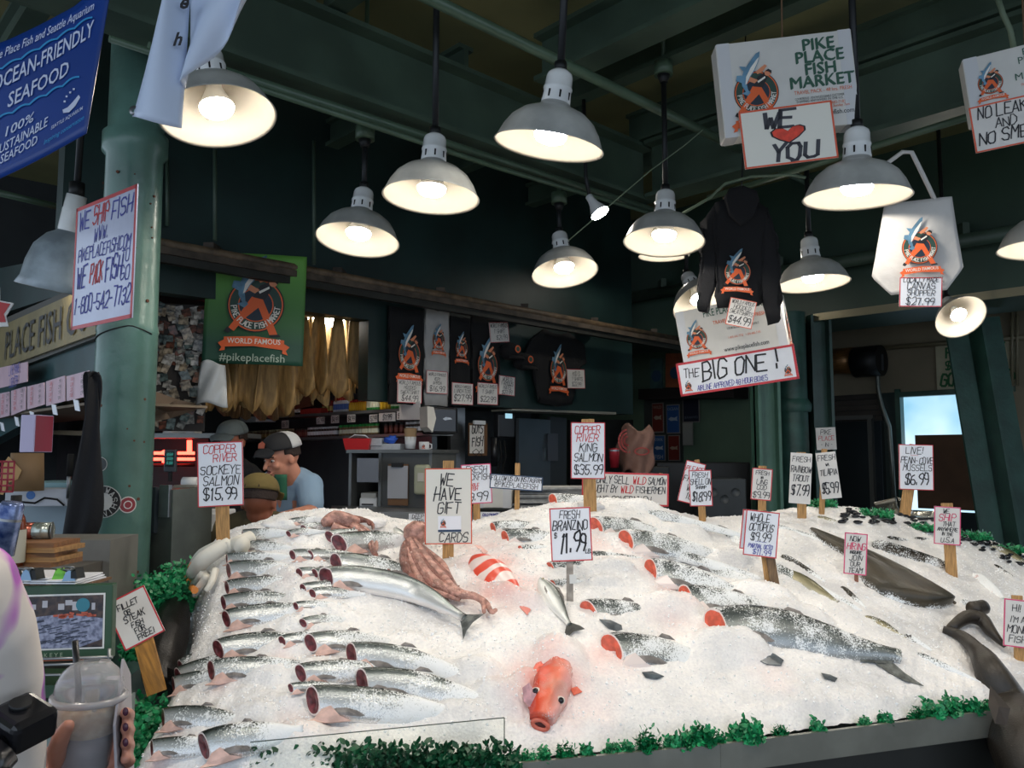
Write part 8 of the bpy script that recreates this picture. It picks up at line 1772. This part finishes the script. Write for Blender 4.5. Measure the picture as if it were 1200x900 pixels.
# man in the blue grey shirt
m1 = tag(empty('person'), 'man in light blue t-shirt and black white cap leaning over the counter', 'person'); hc = D(330, 538, 4.38); Q1 = Qface((-.60, -.76, -.22))
mb = MB(); head_parts(mb, hc, Q1); limb(mb, [hc + Vector((.03, .03, -.05)), D(346, 566, 4.45), D(343, 580, 4.5)], [.055, .062, .09])
limb(mb, [D(343, 585, 4.52), D(344, 630, 4.62), D(346, 700, 4.7), D(348, 780, 4.75)], [.13, .15, .15, .15])
limb(mb, [D(336, 790, 4.75), D(334, 860, 4.6), D(334, 930, 4.75)], [.085, .06, .045]); limb(mb, [D(360, 790, 4.75), D(362, 860, 4.6), D(362, 930, 4.75)], [.085, .06, .045])
limb(mb, [D(361, 568, 4.45), D(364, 600, 4.3), D(340, 606, 4.12), D(322, 608, 4.02)], [.058, .046, .038, .028]); hand_geo(mb, D(320, 608, 4.0), (-.8, -.5, -.1), (0, 0, 1))
limb(mb, [D(308, 572, 4.55), D(299, 606, 4.45), D(310, 616, 4.2)], [.055, .045, .03]); hand_geo(mb, D(311, 617, 4.18), (.1, -.9, -.1), (0, 0, 1))
fuse(mb.build('body', SKIN, m1), .007, 3)
mb = MB(); limb(mb, [D(343, 576, 4.5), D(343, 600, 4.55), D(344, 640, 4.63), D(346, 700, 4.7), D(347, 750, 4.72)], [.115, .158, .168, .165, .165]); limb(mb, [D(350, 566, 4.47), D(363, 570, 4.43), D(365, 592, 4.34)], [.09, .078, .068]); limb(mb, [D(325, 566, 4.5), D(307, 572, 4.55), D(301, 592, 4.5)], [.085, .075, .064])
fuse(mb.build('t_shirt', mat('blue_grey_shirt', srgb('86a0b8'), .85, bump=.25, bscale=14), m1), .008, 4)
face_parts(m1, hc, Q1, 1.0); hair_cap(m1, hc, Q1, 1.0); cap_parts(m1, hc, Q1, 1.12, mat('cap_black', (.012, .012, .014), .8), mat('cap_white_mesh', srgb('b8b8b8'), .8), MATS['cap_black'], True, mat('badge_orange', srgb('b85a3a'), .6))
mb = MB(); mb.grid(lambda u, v: tuple(D(322 + 14 * u, 556 + 30 * v, 4.31 - .03 * math.sin(3 * u))), 6, 6); thicken(mb.build('apron_bib', mat('apron_green', srgb('1d5a40'), .8), m1), .006)
# man with olive cap, seen from behind
m2 = tag(empty('person'), 'man in olive shirt and olive cap seen from behind at the counter', 'person'); hc = D(304, 590, 3.82); Q2 = Qface((.05, .98, -.18))
mb = MB(); head_parts(mb, hc, Q2, 1.0); limb(mb, [hc + Vector((0, .0, -.05)), D(305, 608, 3.84), D(302, 622, 3.86)], [.062, .07, .10]); limb(mb, [D(300, 640, 3.9), D(298, 720, 3.95), D(298, 800, 3.95)], [.15, .16, .16])
limb(mb, [D(247, 632, 3.85), D(236, 680, 3.8), D(262, 700, 4.0)], [.058, .045, .035]); hand_geo(mb, D(264, 701, 4.02), (.3, .9, 0), (0, 0, 1)); limb(mb, [D(352, 632, 3.85), D(362, 680, 3.85), D(340, 700, 4.05)], [.058, .045, .035]); hand_geo(mb, D(338, 701, 4.07), (-.3, .9, 0), (0, 0, 1))
limb(mb, [D(285, 810, 3.95), D(284, 890, 3.9), D(284, 980, 4.0)], [.09, .065, .05]); limb(mb, [D(315, 810, 3.95), D(318, 890, 3.9), D(318, 980, 4.0)], [.09, .065, .05])
fuse(mb.build('body', SKIN2, m2), .008, 3)
OL = mat('olive_shirt', srgb('4d4630'), .9, bump=.25, bscale=12); mb = MB(); limb(mb, [D(303, 622, 3.87), D(300, 650, 3.9), D(298, 720, 3.95), D(298, 790, 3.95)], [.125, .175, .18, .17]); limb(mb, [D(285, 620, 3.86), D(252, 627, 3.85), D(242, 650, 3.83)], [.09, .078, .066]); limb(mb, [D(318, 620, 3.86), D(348, 627, 3.85), D(357, 655, 3.85)], [.09, .078, .066])
fuse(mb.build('shirt', OL, m2), .009, 4); hair_cap(m2, hc, Q2, 1.0); OC = mat('olive_cap', srgb('6c5c30'), .85, bump=.3, bscale=30); cap_parts(m2, hc, Q2, 1.08, OC, OC, OC)
T2 = lambda x, y, z: hc + Q2 @ Vector((x, y, z)); MB().tube([T2(.045 * math.cos(a), .098 + .012 * math.sin(a), .062 + .034 * math.sin(a)) for a in [i * math.pi / 10 for i in range(11)]], .004, 6).build('cap_strap_edge', mat('cap_dark_gap', srgb('1c1810'), .8), m2)
mb = MB(); mb.poly([(-.038, 0), (.038, 0), (.028, .022), (0, .032), (-.028, .022)], 0); o = mb.build('strap_gap', HAIR, m2); o.matrix_local = Matrix.Translation(T2(0, .118, .064)) @ Q2.to_4x4() @ Matrix.Rotation(R(180), 4, 'Z') @ Matrix.Rotation(R(-14), 4, 'X')
# third man, grey cap
m3 = tag(empty('person'), 'man in black shirt and grey cap mostly hidden behind the sockeye sign', 'person'); hc = D(272, 519, 5.1); Q3 = Qface((-.25, -.9, -.2))
mb = MB(); head_parts(mb, hc, Q3); limb(mb, [hc + Vector((.0, .03, -.05)), D(274, 546, 5.15), D(276, 556, 5.18)], [.058, .065, .1]); limb(mb, [D(276, 580, 5.2), D(276, 640, 5.2), D(276, 720, 5.2)], [.14, .15, .15])
limb(mb, [D(250, 562, 5.18), D(243, 600, 5.1), D(252, 615, 4.95)], [.055, .045, .035]); hand_geo(mb, D(253, 616, 4.93), (.2, -.9, 0), (0, 0, 1)); limb(mb, [D(301, 562, 5.18), D(308, 600, 5.1), D(300, 615, 4.95)], [.055, .045, .035]); hand_geo(mb, D(299, 616, 4.93), (-.2, -.9, 0), (0, 0, 1))
limb(mb, [D(265, 720, 5.2), D(264, 780, 5.15), D(264, 850, 5.2)], [.09, .065, .05]); limb(mb, [D(288, 720, 5.2), D(289, 780, 5.15), D(289, 850, 5.2)], [.09, .065, .05])
fuse(mb.build('body', SKIN2, m3), .009, 3); mb = MB(); limb(mb, [D(276, 556, 5.18), D(276, 580, 5.2), D(276, 640, 5.2), D(276, 710, 5.2)], [.12, .16, .168, .165]); limb(mb, [D(262, 556, 5.18), D(252, 564, 5.18), D(246, 588, 5.13)], [.08, .075, .065]); limb(mb, [D(290, 556, 5.18), D(300, 564, 5.18), D(305, 588, 5.13)], [.08, .075, .065])
fuse(mb.build('shirt', BLACK, m3), .01, 4); face_parts(m3, hc, Q3, 1, False); hair_cap(m3, hc, Q3, 1); GC = mat('grey_cap', srgb('5a6262'), .8); cap_parts(m3, hc, Q3, 1.1, GC, GC, GC)
# ================================================================== FOREGROUND AT LOWER LEFT
DKG = mat('dark_green_frame', srgb('27472f'), .35, var=.1); ft = 1.9; kf = ft / F_PX
pf = tag(empty('picture_box', M=frame(D(62, 730, ft), R(4), 0, R(-1))), 'dark green framed picture of a fish stall standing at lower left', 'picture')
bevel(MB().box((0, .013, 0), (134 * kf, .026, 86 * kf)).build('frame', DKG, pf), .003)
def fq(nm, x0, x1, z0, z1, y, m): MB().add([(x0 * kf, y, z0 * kf), (x1 * kf, y, z0 * kf), (x1 * kf, y, z1 * kf), (x0 * kf, y, z1 * kf)], [(0, 1, 2, 3)]).build(nm, m, pf)
fq('white_mat', -60, 59, -31, 33, -.001, SW); fq('print_background', -58, 57, -29, 31, -.0016, mat('print_dark', srgb('1c1a22'), .3, col2=srgb('4a3a34'), vscale=60)); 
mb = MB(); mb.poly([(-58 * kf, -29 * kf), (30 * kf, -29 * kf), (57 * kf, -20 * kf), (57 * kf, 4 * kf), (10 * kf, 10 * kf), (-58 * kf, 4 * kf)], -.002); mb.build('print_ice', mat('print_ice', srgb('9298b0'), .3, col2=srgb('565c74'), vscale=90), pf)
mb = MB(); rs = random.Random(6)
for i in range(70): x, z = rs.uniform(-54, 40), rs.uniform(-25, 3); mb.stroke([(x * kf, z * kf), ((x + rs.uniform(5, 11)) * kf, (z + 1.5) * kf)], 1.3 * kf, -.0026)
mb.build('print_fish', mat('print_fish', srgb('3c4254'), .3), pf)
mb = MB(); [mb.stroke([(x * kf, z * kf), ((x + rs.uniform(3, 7)) * kf, (z + rs.uniform(-1, 1)) * kf)], 2.4 * kf, -.0027) for x, z in [(rs.uniform(0, 50), rs.uniform(5, 11)) for _ in range(16)]]; mb.build('print_red_fish', mat('print_red', srgb('b0533c'), .3), pf)
for x, z, w, h in ((6, 15, 7, 7), (-12, 18, 6, 8), (-24, 16, 5, 6), (14, 20, 8, 6), (22, 14, 6, 10), (44, 14, 4, 8)): fq('print_sign', x, x + w, z, z + h, -.0027, mat('print_sign', srgb('a8a8b0'), .4))
MB().poly(arc(34 * kf, 20 * kf, 8 * kf, 0, 340, 16), -.0028).build('print_round_sign', mat('print_teal', srgb('2c7486'), .4), pf)
mb = MB(); printed(mb, 'S O C K E Y E', -8 * kf, -39 * kf, 7 * kf, 0, -.002); mb.build('lettering', mat('pale_letter', srgb('9aa890'), .5), pf); fq('orange_line', -66, 66, -43, -41, -.002, ORT)
sh_ = tag(empty('wire_rack'), 'steel wire rack below the green picture box', 'rack')
for y0, y1 in ((774, 770), (781, 777), (792, 790)): MB().tube([D(-10, y0, 1.82), D(132, y1, 1.84)], .0035, 8).build('rod', STEEL, sh_)
MB().tube([D(128, 760, 1.84), D(128, 842, 1.84)], .004, 8).build('rod', STEEL, sh_); MB().box(D(60, 800, 2.0), (.32, .15, .03)).build('green_strip', DKG, sh_)
MB().box(D(62, 850, 2.0), (.34, .14, .12)).build('grey_bin', mat('bin_grey', srgb('6f7a78'), .5), sh_)
# counter under the foreground goods
co = tag(empty('side_counter'), 'grey counter at the left holding the bottle, boards and clipboards', 'counter'); zc = D(50, 694, 2.05).z
MB().box((-1.78, 2.35, zc - .02), (.86, .75, .04)).build('top', mat('worn_grey_top', srgb('55504a'), .5, var=.25), co); MB().box((-1.80, 2.42, zc / 2 - .03), (.8, .6, zc - .06)).build('body', mat('dark_counter_body', srgb('2c2f2e'), .6), co)
MB().box(D(58, 668, 2.7) + Vector((0, .05, -.02)), (.45, .2, .25)).build('grey_panel', mat('grey_panel', srgb('6a6862'), .5, var=.1), co)
for i, (x0, x1, y) in enumerate(((-5, 68, 678), (40, 100, 681))):
    r, k_ = thing_at('clip_stack', (x0 + x1) / 2, y, 1.95, 0, ('left stack of papers on a worn board above the green picture', 'right stack of papers with green and steel clips above the picture')[i], 'papers'); w = (x1 - x0) * k_
    MB().box((0, .05, -.012), (w, .16, .006)).build('board', MATS['clip_brown'], r)
    for q in range(3): o = MB().box((0, .04, -.006 + .005 * q), (w * .86, .14, .003)).build('sheet', CARD, r); o.rotation_euler = (0, 0, R(3 * q - 3))
def clip(px, py, label, m):
    r, k_ = thing_at('bulldog_clip', px, py, 1.9, R(rs.uniform(-30, 30)), label, 'clip'); MB().prism([(-.014, -.01), (.014, -.01), (.006, .014), (-.006, .014)], -.012, .012).build('jaw', m, r); MB().tube([(-.004, -.01, .012), (-.012, -.022, .018), (.012, -.022, .018), (.004, -.01, .012)], .0018, 6).build('lever', STEEL, r)
clip(34, 674, 'blue steel clip on the left paper stack', mat('blue_steel', srgb('7f9ab4'), .3, .7)); clip(43, 673, 'dark clip beside the blue steel one', DARKM); clip(19, 674, 'leftmost dark clip on the papers', DARKM); clip(70, 673, 'bright green clip on the right paper stack', mat('clip_green', srgb('6fc03a'), .4)); clip(82, 675, 'shiny pale steel clip at the right of the papers', mat('blue_steel', srgb('7f9ab4'), .3, .7)); clip(90, 672, 'dark clip at the right end of the papers', DARKM)
r, k_ = thing_at('sauce_bottle', 15, 663, 2.2, 0, 'brown glass bottle with black cap and pale label', 'bottle'); AMB = mat('amber_glass', srgb('6a2e14'), .12)
MB().lathe([(0, 0), (12 * k_, 0), (12 * k_, 48 * k_), (10 * k_, 56 * k_), (5 * k_, 66 * k_), (4.5 * k_, 72 * k_)], 24).build('glass', AMB, r); MB().lathe([(12.3 * k_, 4 * k_), (12.3 * k_, 42 * k_)], 24).build('label', mat('bottle_label', srgb('a8a596'), .6, var=.08), r); MB().lathe([(5.8 * k_, 68 * k_), (5.8 * k_, 82 * k_), (0, 82 * k_)], 20).build('cap', BLK, r)
r = tag(empty('drink_can', M=frame(D(2, 650, 1.9), 0, 0, R(9))), 'blue patterned can leaning at the left edge', 'can'); k_ = 1.9 / F_PX
MB().lathe([(0, 0), (13 * k_, 0), (13 * k_, 58 * k_), (11 * k_, 62 * k_), (0, 61 * k_)], 24).build('body', mat('blue_can', srgb('22386a'), .25, .5, col2=srgb('8a9ac0'), vscale=26), r); MB().lathe([(13.4 * k_, 40 * k_), (13.4 * k_, 43 * k_)], 24).build('band', STEEL, r)
for i, (px, m, lb) in enumerate(((33, 'a05848', 'copper red mug lying behind the bottle'), (51, 'a8b0a8', 'silver patterned mug right of the copper one'))):
    r, k_ = thing_at('steel_mug', px, 622, 2.35, R(20), lb, 'mug'); MB().tube([(-9 * k_, 0, 0), (9 * k_, -.01, 0)], 10 * k_, 20).build('body', mat('mug_' + m, srgb(m), .25, .7, var=.2, vscale=20), r); MB().tube([(9 * k_, -.01, 0), (10 * k_, -.01, 0)], 10.6 * k_, 20).build('rim', STEEL, r)
for i in range(5):
    o = MB().box((0, 0, 0), (.17 - .01 * (i % 3), .14, .013)).build('cedar_plank', mat('plank_%d' % (i % 2), srgb(('7a5230', '9c7446')[i % 2]), .6, var=.25, vscale=12, stretch=(.8, 6, 6))); o.matrix_local = frame(D(46 + 3 * (i % 2), 658 - 5.5 * i, 2.3), R(5 * (i % 3) - 5)); tag(o, 'thin cedar plank behind the bottle, %s from the bottom of its pile' % NUM[i], 'plank', 'cedar planks piled behind the bottle')
r, k_ = thing_at('freezer', 46, 612, 3.4, 0, 'white chest freezer behind the mugs', 'freezer'); bevel(MB().box((0, .2, -.1), (84 * k_, .3, .5)).build('body', mat('cool_white', srgb('8496a0'), .4), r), .01); MB().box((0, .2, .155), (86 * k_, .32, .02)).build('lid', mat('teal_lid', srgb('7aa0a8'), .4), r)
r, k_ = thing_at('white_carton', 45, 583, 3.3, R(8), 'long white carton with a blue round mark on the freezer', 'box'); bevel(MB().box((0, .06, 0), (68 * k_, .16, 20 * k_)).build('carton', mat('white_carton_b', srgb('b8bcc4'), .4), r), .003); MB().poly(arc(-6 * k_, 3 * k_, 5 * k_, 0, 340, 16), -.021).build('blue_mark', mat('mark_blue', srgb('2f6ab0'), .4), r)
MB().tube([(-22 * k_, -.03, -4 * k_), (0, -.03, -6 * k_), (10 * k_, -.03, 0), (24 * k_, -.03, -2 * k_), (32 * k_, -.03, -9 * k_)], .004, 6).build('cable', BLK, r)
r, k_ = thing_at('paper_roll', 30, 575, 3.2, 0, 'brown paper roll with a torn pale sheet', 'paper roll'); KR = mat('kraft_roll', srgb('8c6e4c'), .7); MB().lathe([(0, 0), (19 * k_, 0), (17 * k_, 44 * k_), (0, 44 * k_)], 28).build('roll', KR, r)
mb = MB(); mb.poly([(-22 * k_, -2 * k_), (-14 * k_, 34 * k_), (-10 * k_, 40 * k_), (6 * k_, 24 * k_), (2 * k_, 14 * k_), (-8 * k_, 10 * k_), (-14 * k_, -4 * k_)], -19.5 * k_); thicken(mb.build('torn_sheet', mat('torn_paper', srgb('c09a68'), .8), r), .002)
r, k_ = thing_at('tall_carton', 33, 508, 3.0, R(-14), 'tall lilac white carton standing behind the paper roll', 'box'); bevel(MB().box((0, .04, 0), (20 * k_, .09, 44 * k_)).build('carton', mat('lilac_white', srgb('b4aac8'), .35), r), .003); MB().box((10.2 * k_, .04, 0), (.002, .08, 42 * k_)).build('red_side', mat('red_side', srgb('8c2a3c'), .4), r)
r, k_ = thing_at('red_basket', 4, 558, 3.0, 0, 'pink red wire basket at the left edge behind the paper roll', 'basket')
for i in range(6): MB().tube([(-16 * k_, 0, (-18 + 7 * i) * k_), (12 * k_, 0, (-18 + 7 * i) * k_)], .004, 6).build('wire', mat('basket_red', srgb('a83c48'), .4), r)
for i in range(5): MB().tube([((-16 + 7 * i) * k_, 0, -18 * k_), ((-16 + 7 * i) * k_, 0, 18 * k_)], .004, 6).build('wire', MATS['basket_red'], r)
r, k_ = thing_at('thermometer', 81, 558, 3.3, 0, 'black handled thermometer standing beside the hanging apron', 'thermometer'); MB().tube([(0, 0, -26 * k_), (0, 0, 8 * k_)], .008, 10).build('probe', STEEL, r); MB().tube([(0, 0, 0), (1 * k_, 0, 26 * k_)], .012, 10).build('handle', BLK, r)
st_ = MB(); a = Sp(-90, 520, -.9); b = Sp(118, 520, -.9); st_.add([tuple(Vector((a.x, a.y, 0))), tuple(Vector((b.x, b.y, 0))), tuple(Vector((b.x, b.y, CEIL))), tuple(Vector((a.x, a.y, CEIL)))], [(0, 1, 2, 3)]); o = st_.build('wall_left', mat('dim_stall_back', srgb('241f22'), .8, var=.3)); thicken(o, .05); struct(o, 'dim back wall of the left stall')
tag(MB().beam(Sp(-60, 503, -.4), Sp(108, 508, -.4), .02, .03).build('shelf_rail', mat('tan_rail', srgb('77684e'), .6)), 'tan rail under the left stall soffit', 'rail')

# visitor holding the iced drink: sleeve, hands, cup, folded paper, camera
v = tag(empty('person'), 'visitor at the lower left corner in a white printed sleeve holding an iced drink', 'person')
ct_ = 1.02; kc = ct_ / F_PX; cb0 = D(98, 901, ct_)
mb = MB(); limb(mb, [D(-60, 1010, .95), D(10, 960, 1.02), D(62, 925, 1.08)], [.05, .036, .028]); hand_geo(mb, D(58, 922, 1.10), (.40, .2, .75), (-.3, .9, .1), .8, .3)
limb(mb, [D(70, 905, 1.03), D(66, 880, .985), D(72, 862, .965), D(80, 850, .955)], [.013, .0115, .0105, .008]); 
for i, y in enumerate((838, 856, 874, 892)): limb(mb, [D(118, y + 10, 1.09), D(140, y + 2, 1.08), D(151, y, 1.045), D(147, y - 3, 1.01)], [.0105, .010, .009, .0075], 8)
fuse(mb.build('hand', mat('visitor_skin', srgb('b27a66'), .45, bump=.05), v), .0035, 8)
for i, y in enumerate((836, 854, 872)): blob(mb := MB(), D(147, y - 2, 1.003), 0.0048, (.8, .4, 1.1), n=8, amp=0); mb.build('fingernail', mat('plum_nail', srgb('4a2438'), .2), v)
mb = MB(); limb(mb, [D(-70, 700, .80), D(-40, 690, .82), D(-14, 740, .84), D(4, 800, .88), D(6, 880, .92), D(-4, 960, .95)], [.06, .05, .045, .040, .042, .05], 20)
SLV = bpy.data.materials.new('printed_white_sleeve'); SLV.use_nodes = True; nt = SLV.node_tree; b = nt.nodes['Principled BSDF']; b.inputs['Roughness'].default_value = .9
tc = nt.nodes.new('ShaderNodeTexCoord'); n = nt.nodes.new('ShaderNodeTexNoise'); n.inputs['Scale'].default_value = 9; cr = nt.nodes.new('ShaderNodeValToRGB'); el = cr.color_ramp.elements; el[0].position = .54; el[0].color = (*srgb('d9d0c8'), 1); el[1].position = .57; el[1].color = (*srgb('b060b8'), 1); e = el.new(.66); e.color = (*srgb('4a6a70'), 1)
nt.links.new(tc.outputs['Object'], n.inputs['Vector']); nt.links.new(n.outputs[0], cr.inputs[0]); nt.links.new(cr.outputs[0], b.inputs['Base Color']); fuse(mb.build('sleeve', SLV, v), .006, 5)
cu = tag(empty('iced_drink', M=frame(cb0, 0, R(0), R(2))), 'clear plastic cup of iced coffee with domed lid and black straw', 'cup')
CUPM = bpy.data.materials.new('clear_cup_plastic'); CUPM.use_nodes = True; b = CUPM.node_tree.nodes['Principled BSDF']; b.inputs['Base Color'].default_value = (.9, .9, .92, 1); b.inputs['Transmission Weight'].default_value = .85; b.inputs['Roughness'].default_value = .12; b.inputs['IOR'].default_value = 1.12
h = lambda r, z: (r * kc, z * kc)
o = MB().lathe([h(24, 0), h(26, 2), h(35, 74), h(38, 80)], 40).build('cup_wall', CUPM, cu); thicken(o, .0008)
MB().lathe([h(0, 1), h(25, 2), h(30, 42), h(0, 42)], 36).build('coffee', mat('milky_coffee', srgb('6a5a58'), .3), cu)
MB().lathe([h(0, 42), h(30, 42), h(33.5, 70), h(20, 74), h(0, 72)], 36).build('foam', mat('tan_foam', srgb('b08c60'), .6, col2=srgb('d8c098'), vscale=60, bump=.3), cu)
MB().lathe([h(40, 78), h(42, 80), h(42, 85), h(38, 86)], 40).build('lid_rim', mat('lid_plastic', srgb('c8c8cc'), .2, trans=.5), cu)
o = MB().lathe([h(38, 86), h(36, 100), h(30, 112), h(20, 121), h(9, 124)], 40).build('dome_lid', CUPM, cu); thicken(o, .0008)
MB().tube([(-.004, 0, 30 * kc), (-.016, 0, 100 * kc), (-.024, 0, 146 * kc)], .0040, 12).build('straw', mat('straw_black', (.01, .01, .012), .3), cu)
rs = random.Random(12)
for i in range(7): a = i * .9; o = bevel(MB().box((0, 0, 0), (.018, .018, .018)).build('ice_cube', mat('drink_ice', srgb('d8d0c0'), .15, trans=.4), cu), .003); o.matrix_local = Matrix.Translation((.017 * math.cos(a), .017 * math.sin(a), (70 + 3 * (i % 3)) * kc)) @ Matrix.Rotation(a, 4, 'X') @ Matrix.Rotation(a * 2, 4, 'Y')
fp = MB(); fp.add([tuple(D(*q)) for q in ((144, 772, 1.05), (152, 790, 1.10), (156, 905, 1.10), (136, 905, 1.0), (134, 850, 1.0))], [(0, 1, 2, 3, 4)]); o = fp.build('folded_paper', mat('grey_white_paper', srgb('a8a4a8'), .6)); thicken(o, .003); tag(o, 'folded white paper held beside the cup', 'paper')
cm = tag(empty('camera_body', M=frame(D(8, 862, .80), R(-25), R(10), R(18))), 'black camera with pale lettering at the lower left corner', 'camera'); PL = mat('camera_black', (.01, .01, .012), .2); k_ = .80 / F_PX
bevel(MB().box((-8 * k_, .02, 0), (58 * k_, .05, 42 * k_)).build('body', PL, cm), .008, 3); MB().tube([(0, -.005, -14 * k_), (6 * k_, -.045, -34 * k_)], [.021, .024], 28).build('lens', PL, cm); MB().tube([(-14 * k_, .02, 20 * k_), (-14 * k_, .02, 26 * k_)], .010, 20).build('dial', DARKM, cm)
mb = MB(); printed(mb, 'LUMIX', 8 * k_, -16 * k_, 8 * k_, 0, -.0056); mb.build('lettering', mat('dim_letter', srgb('7a7a80'), .4), cm)
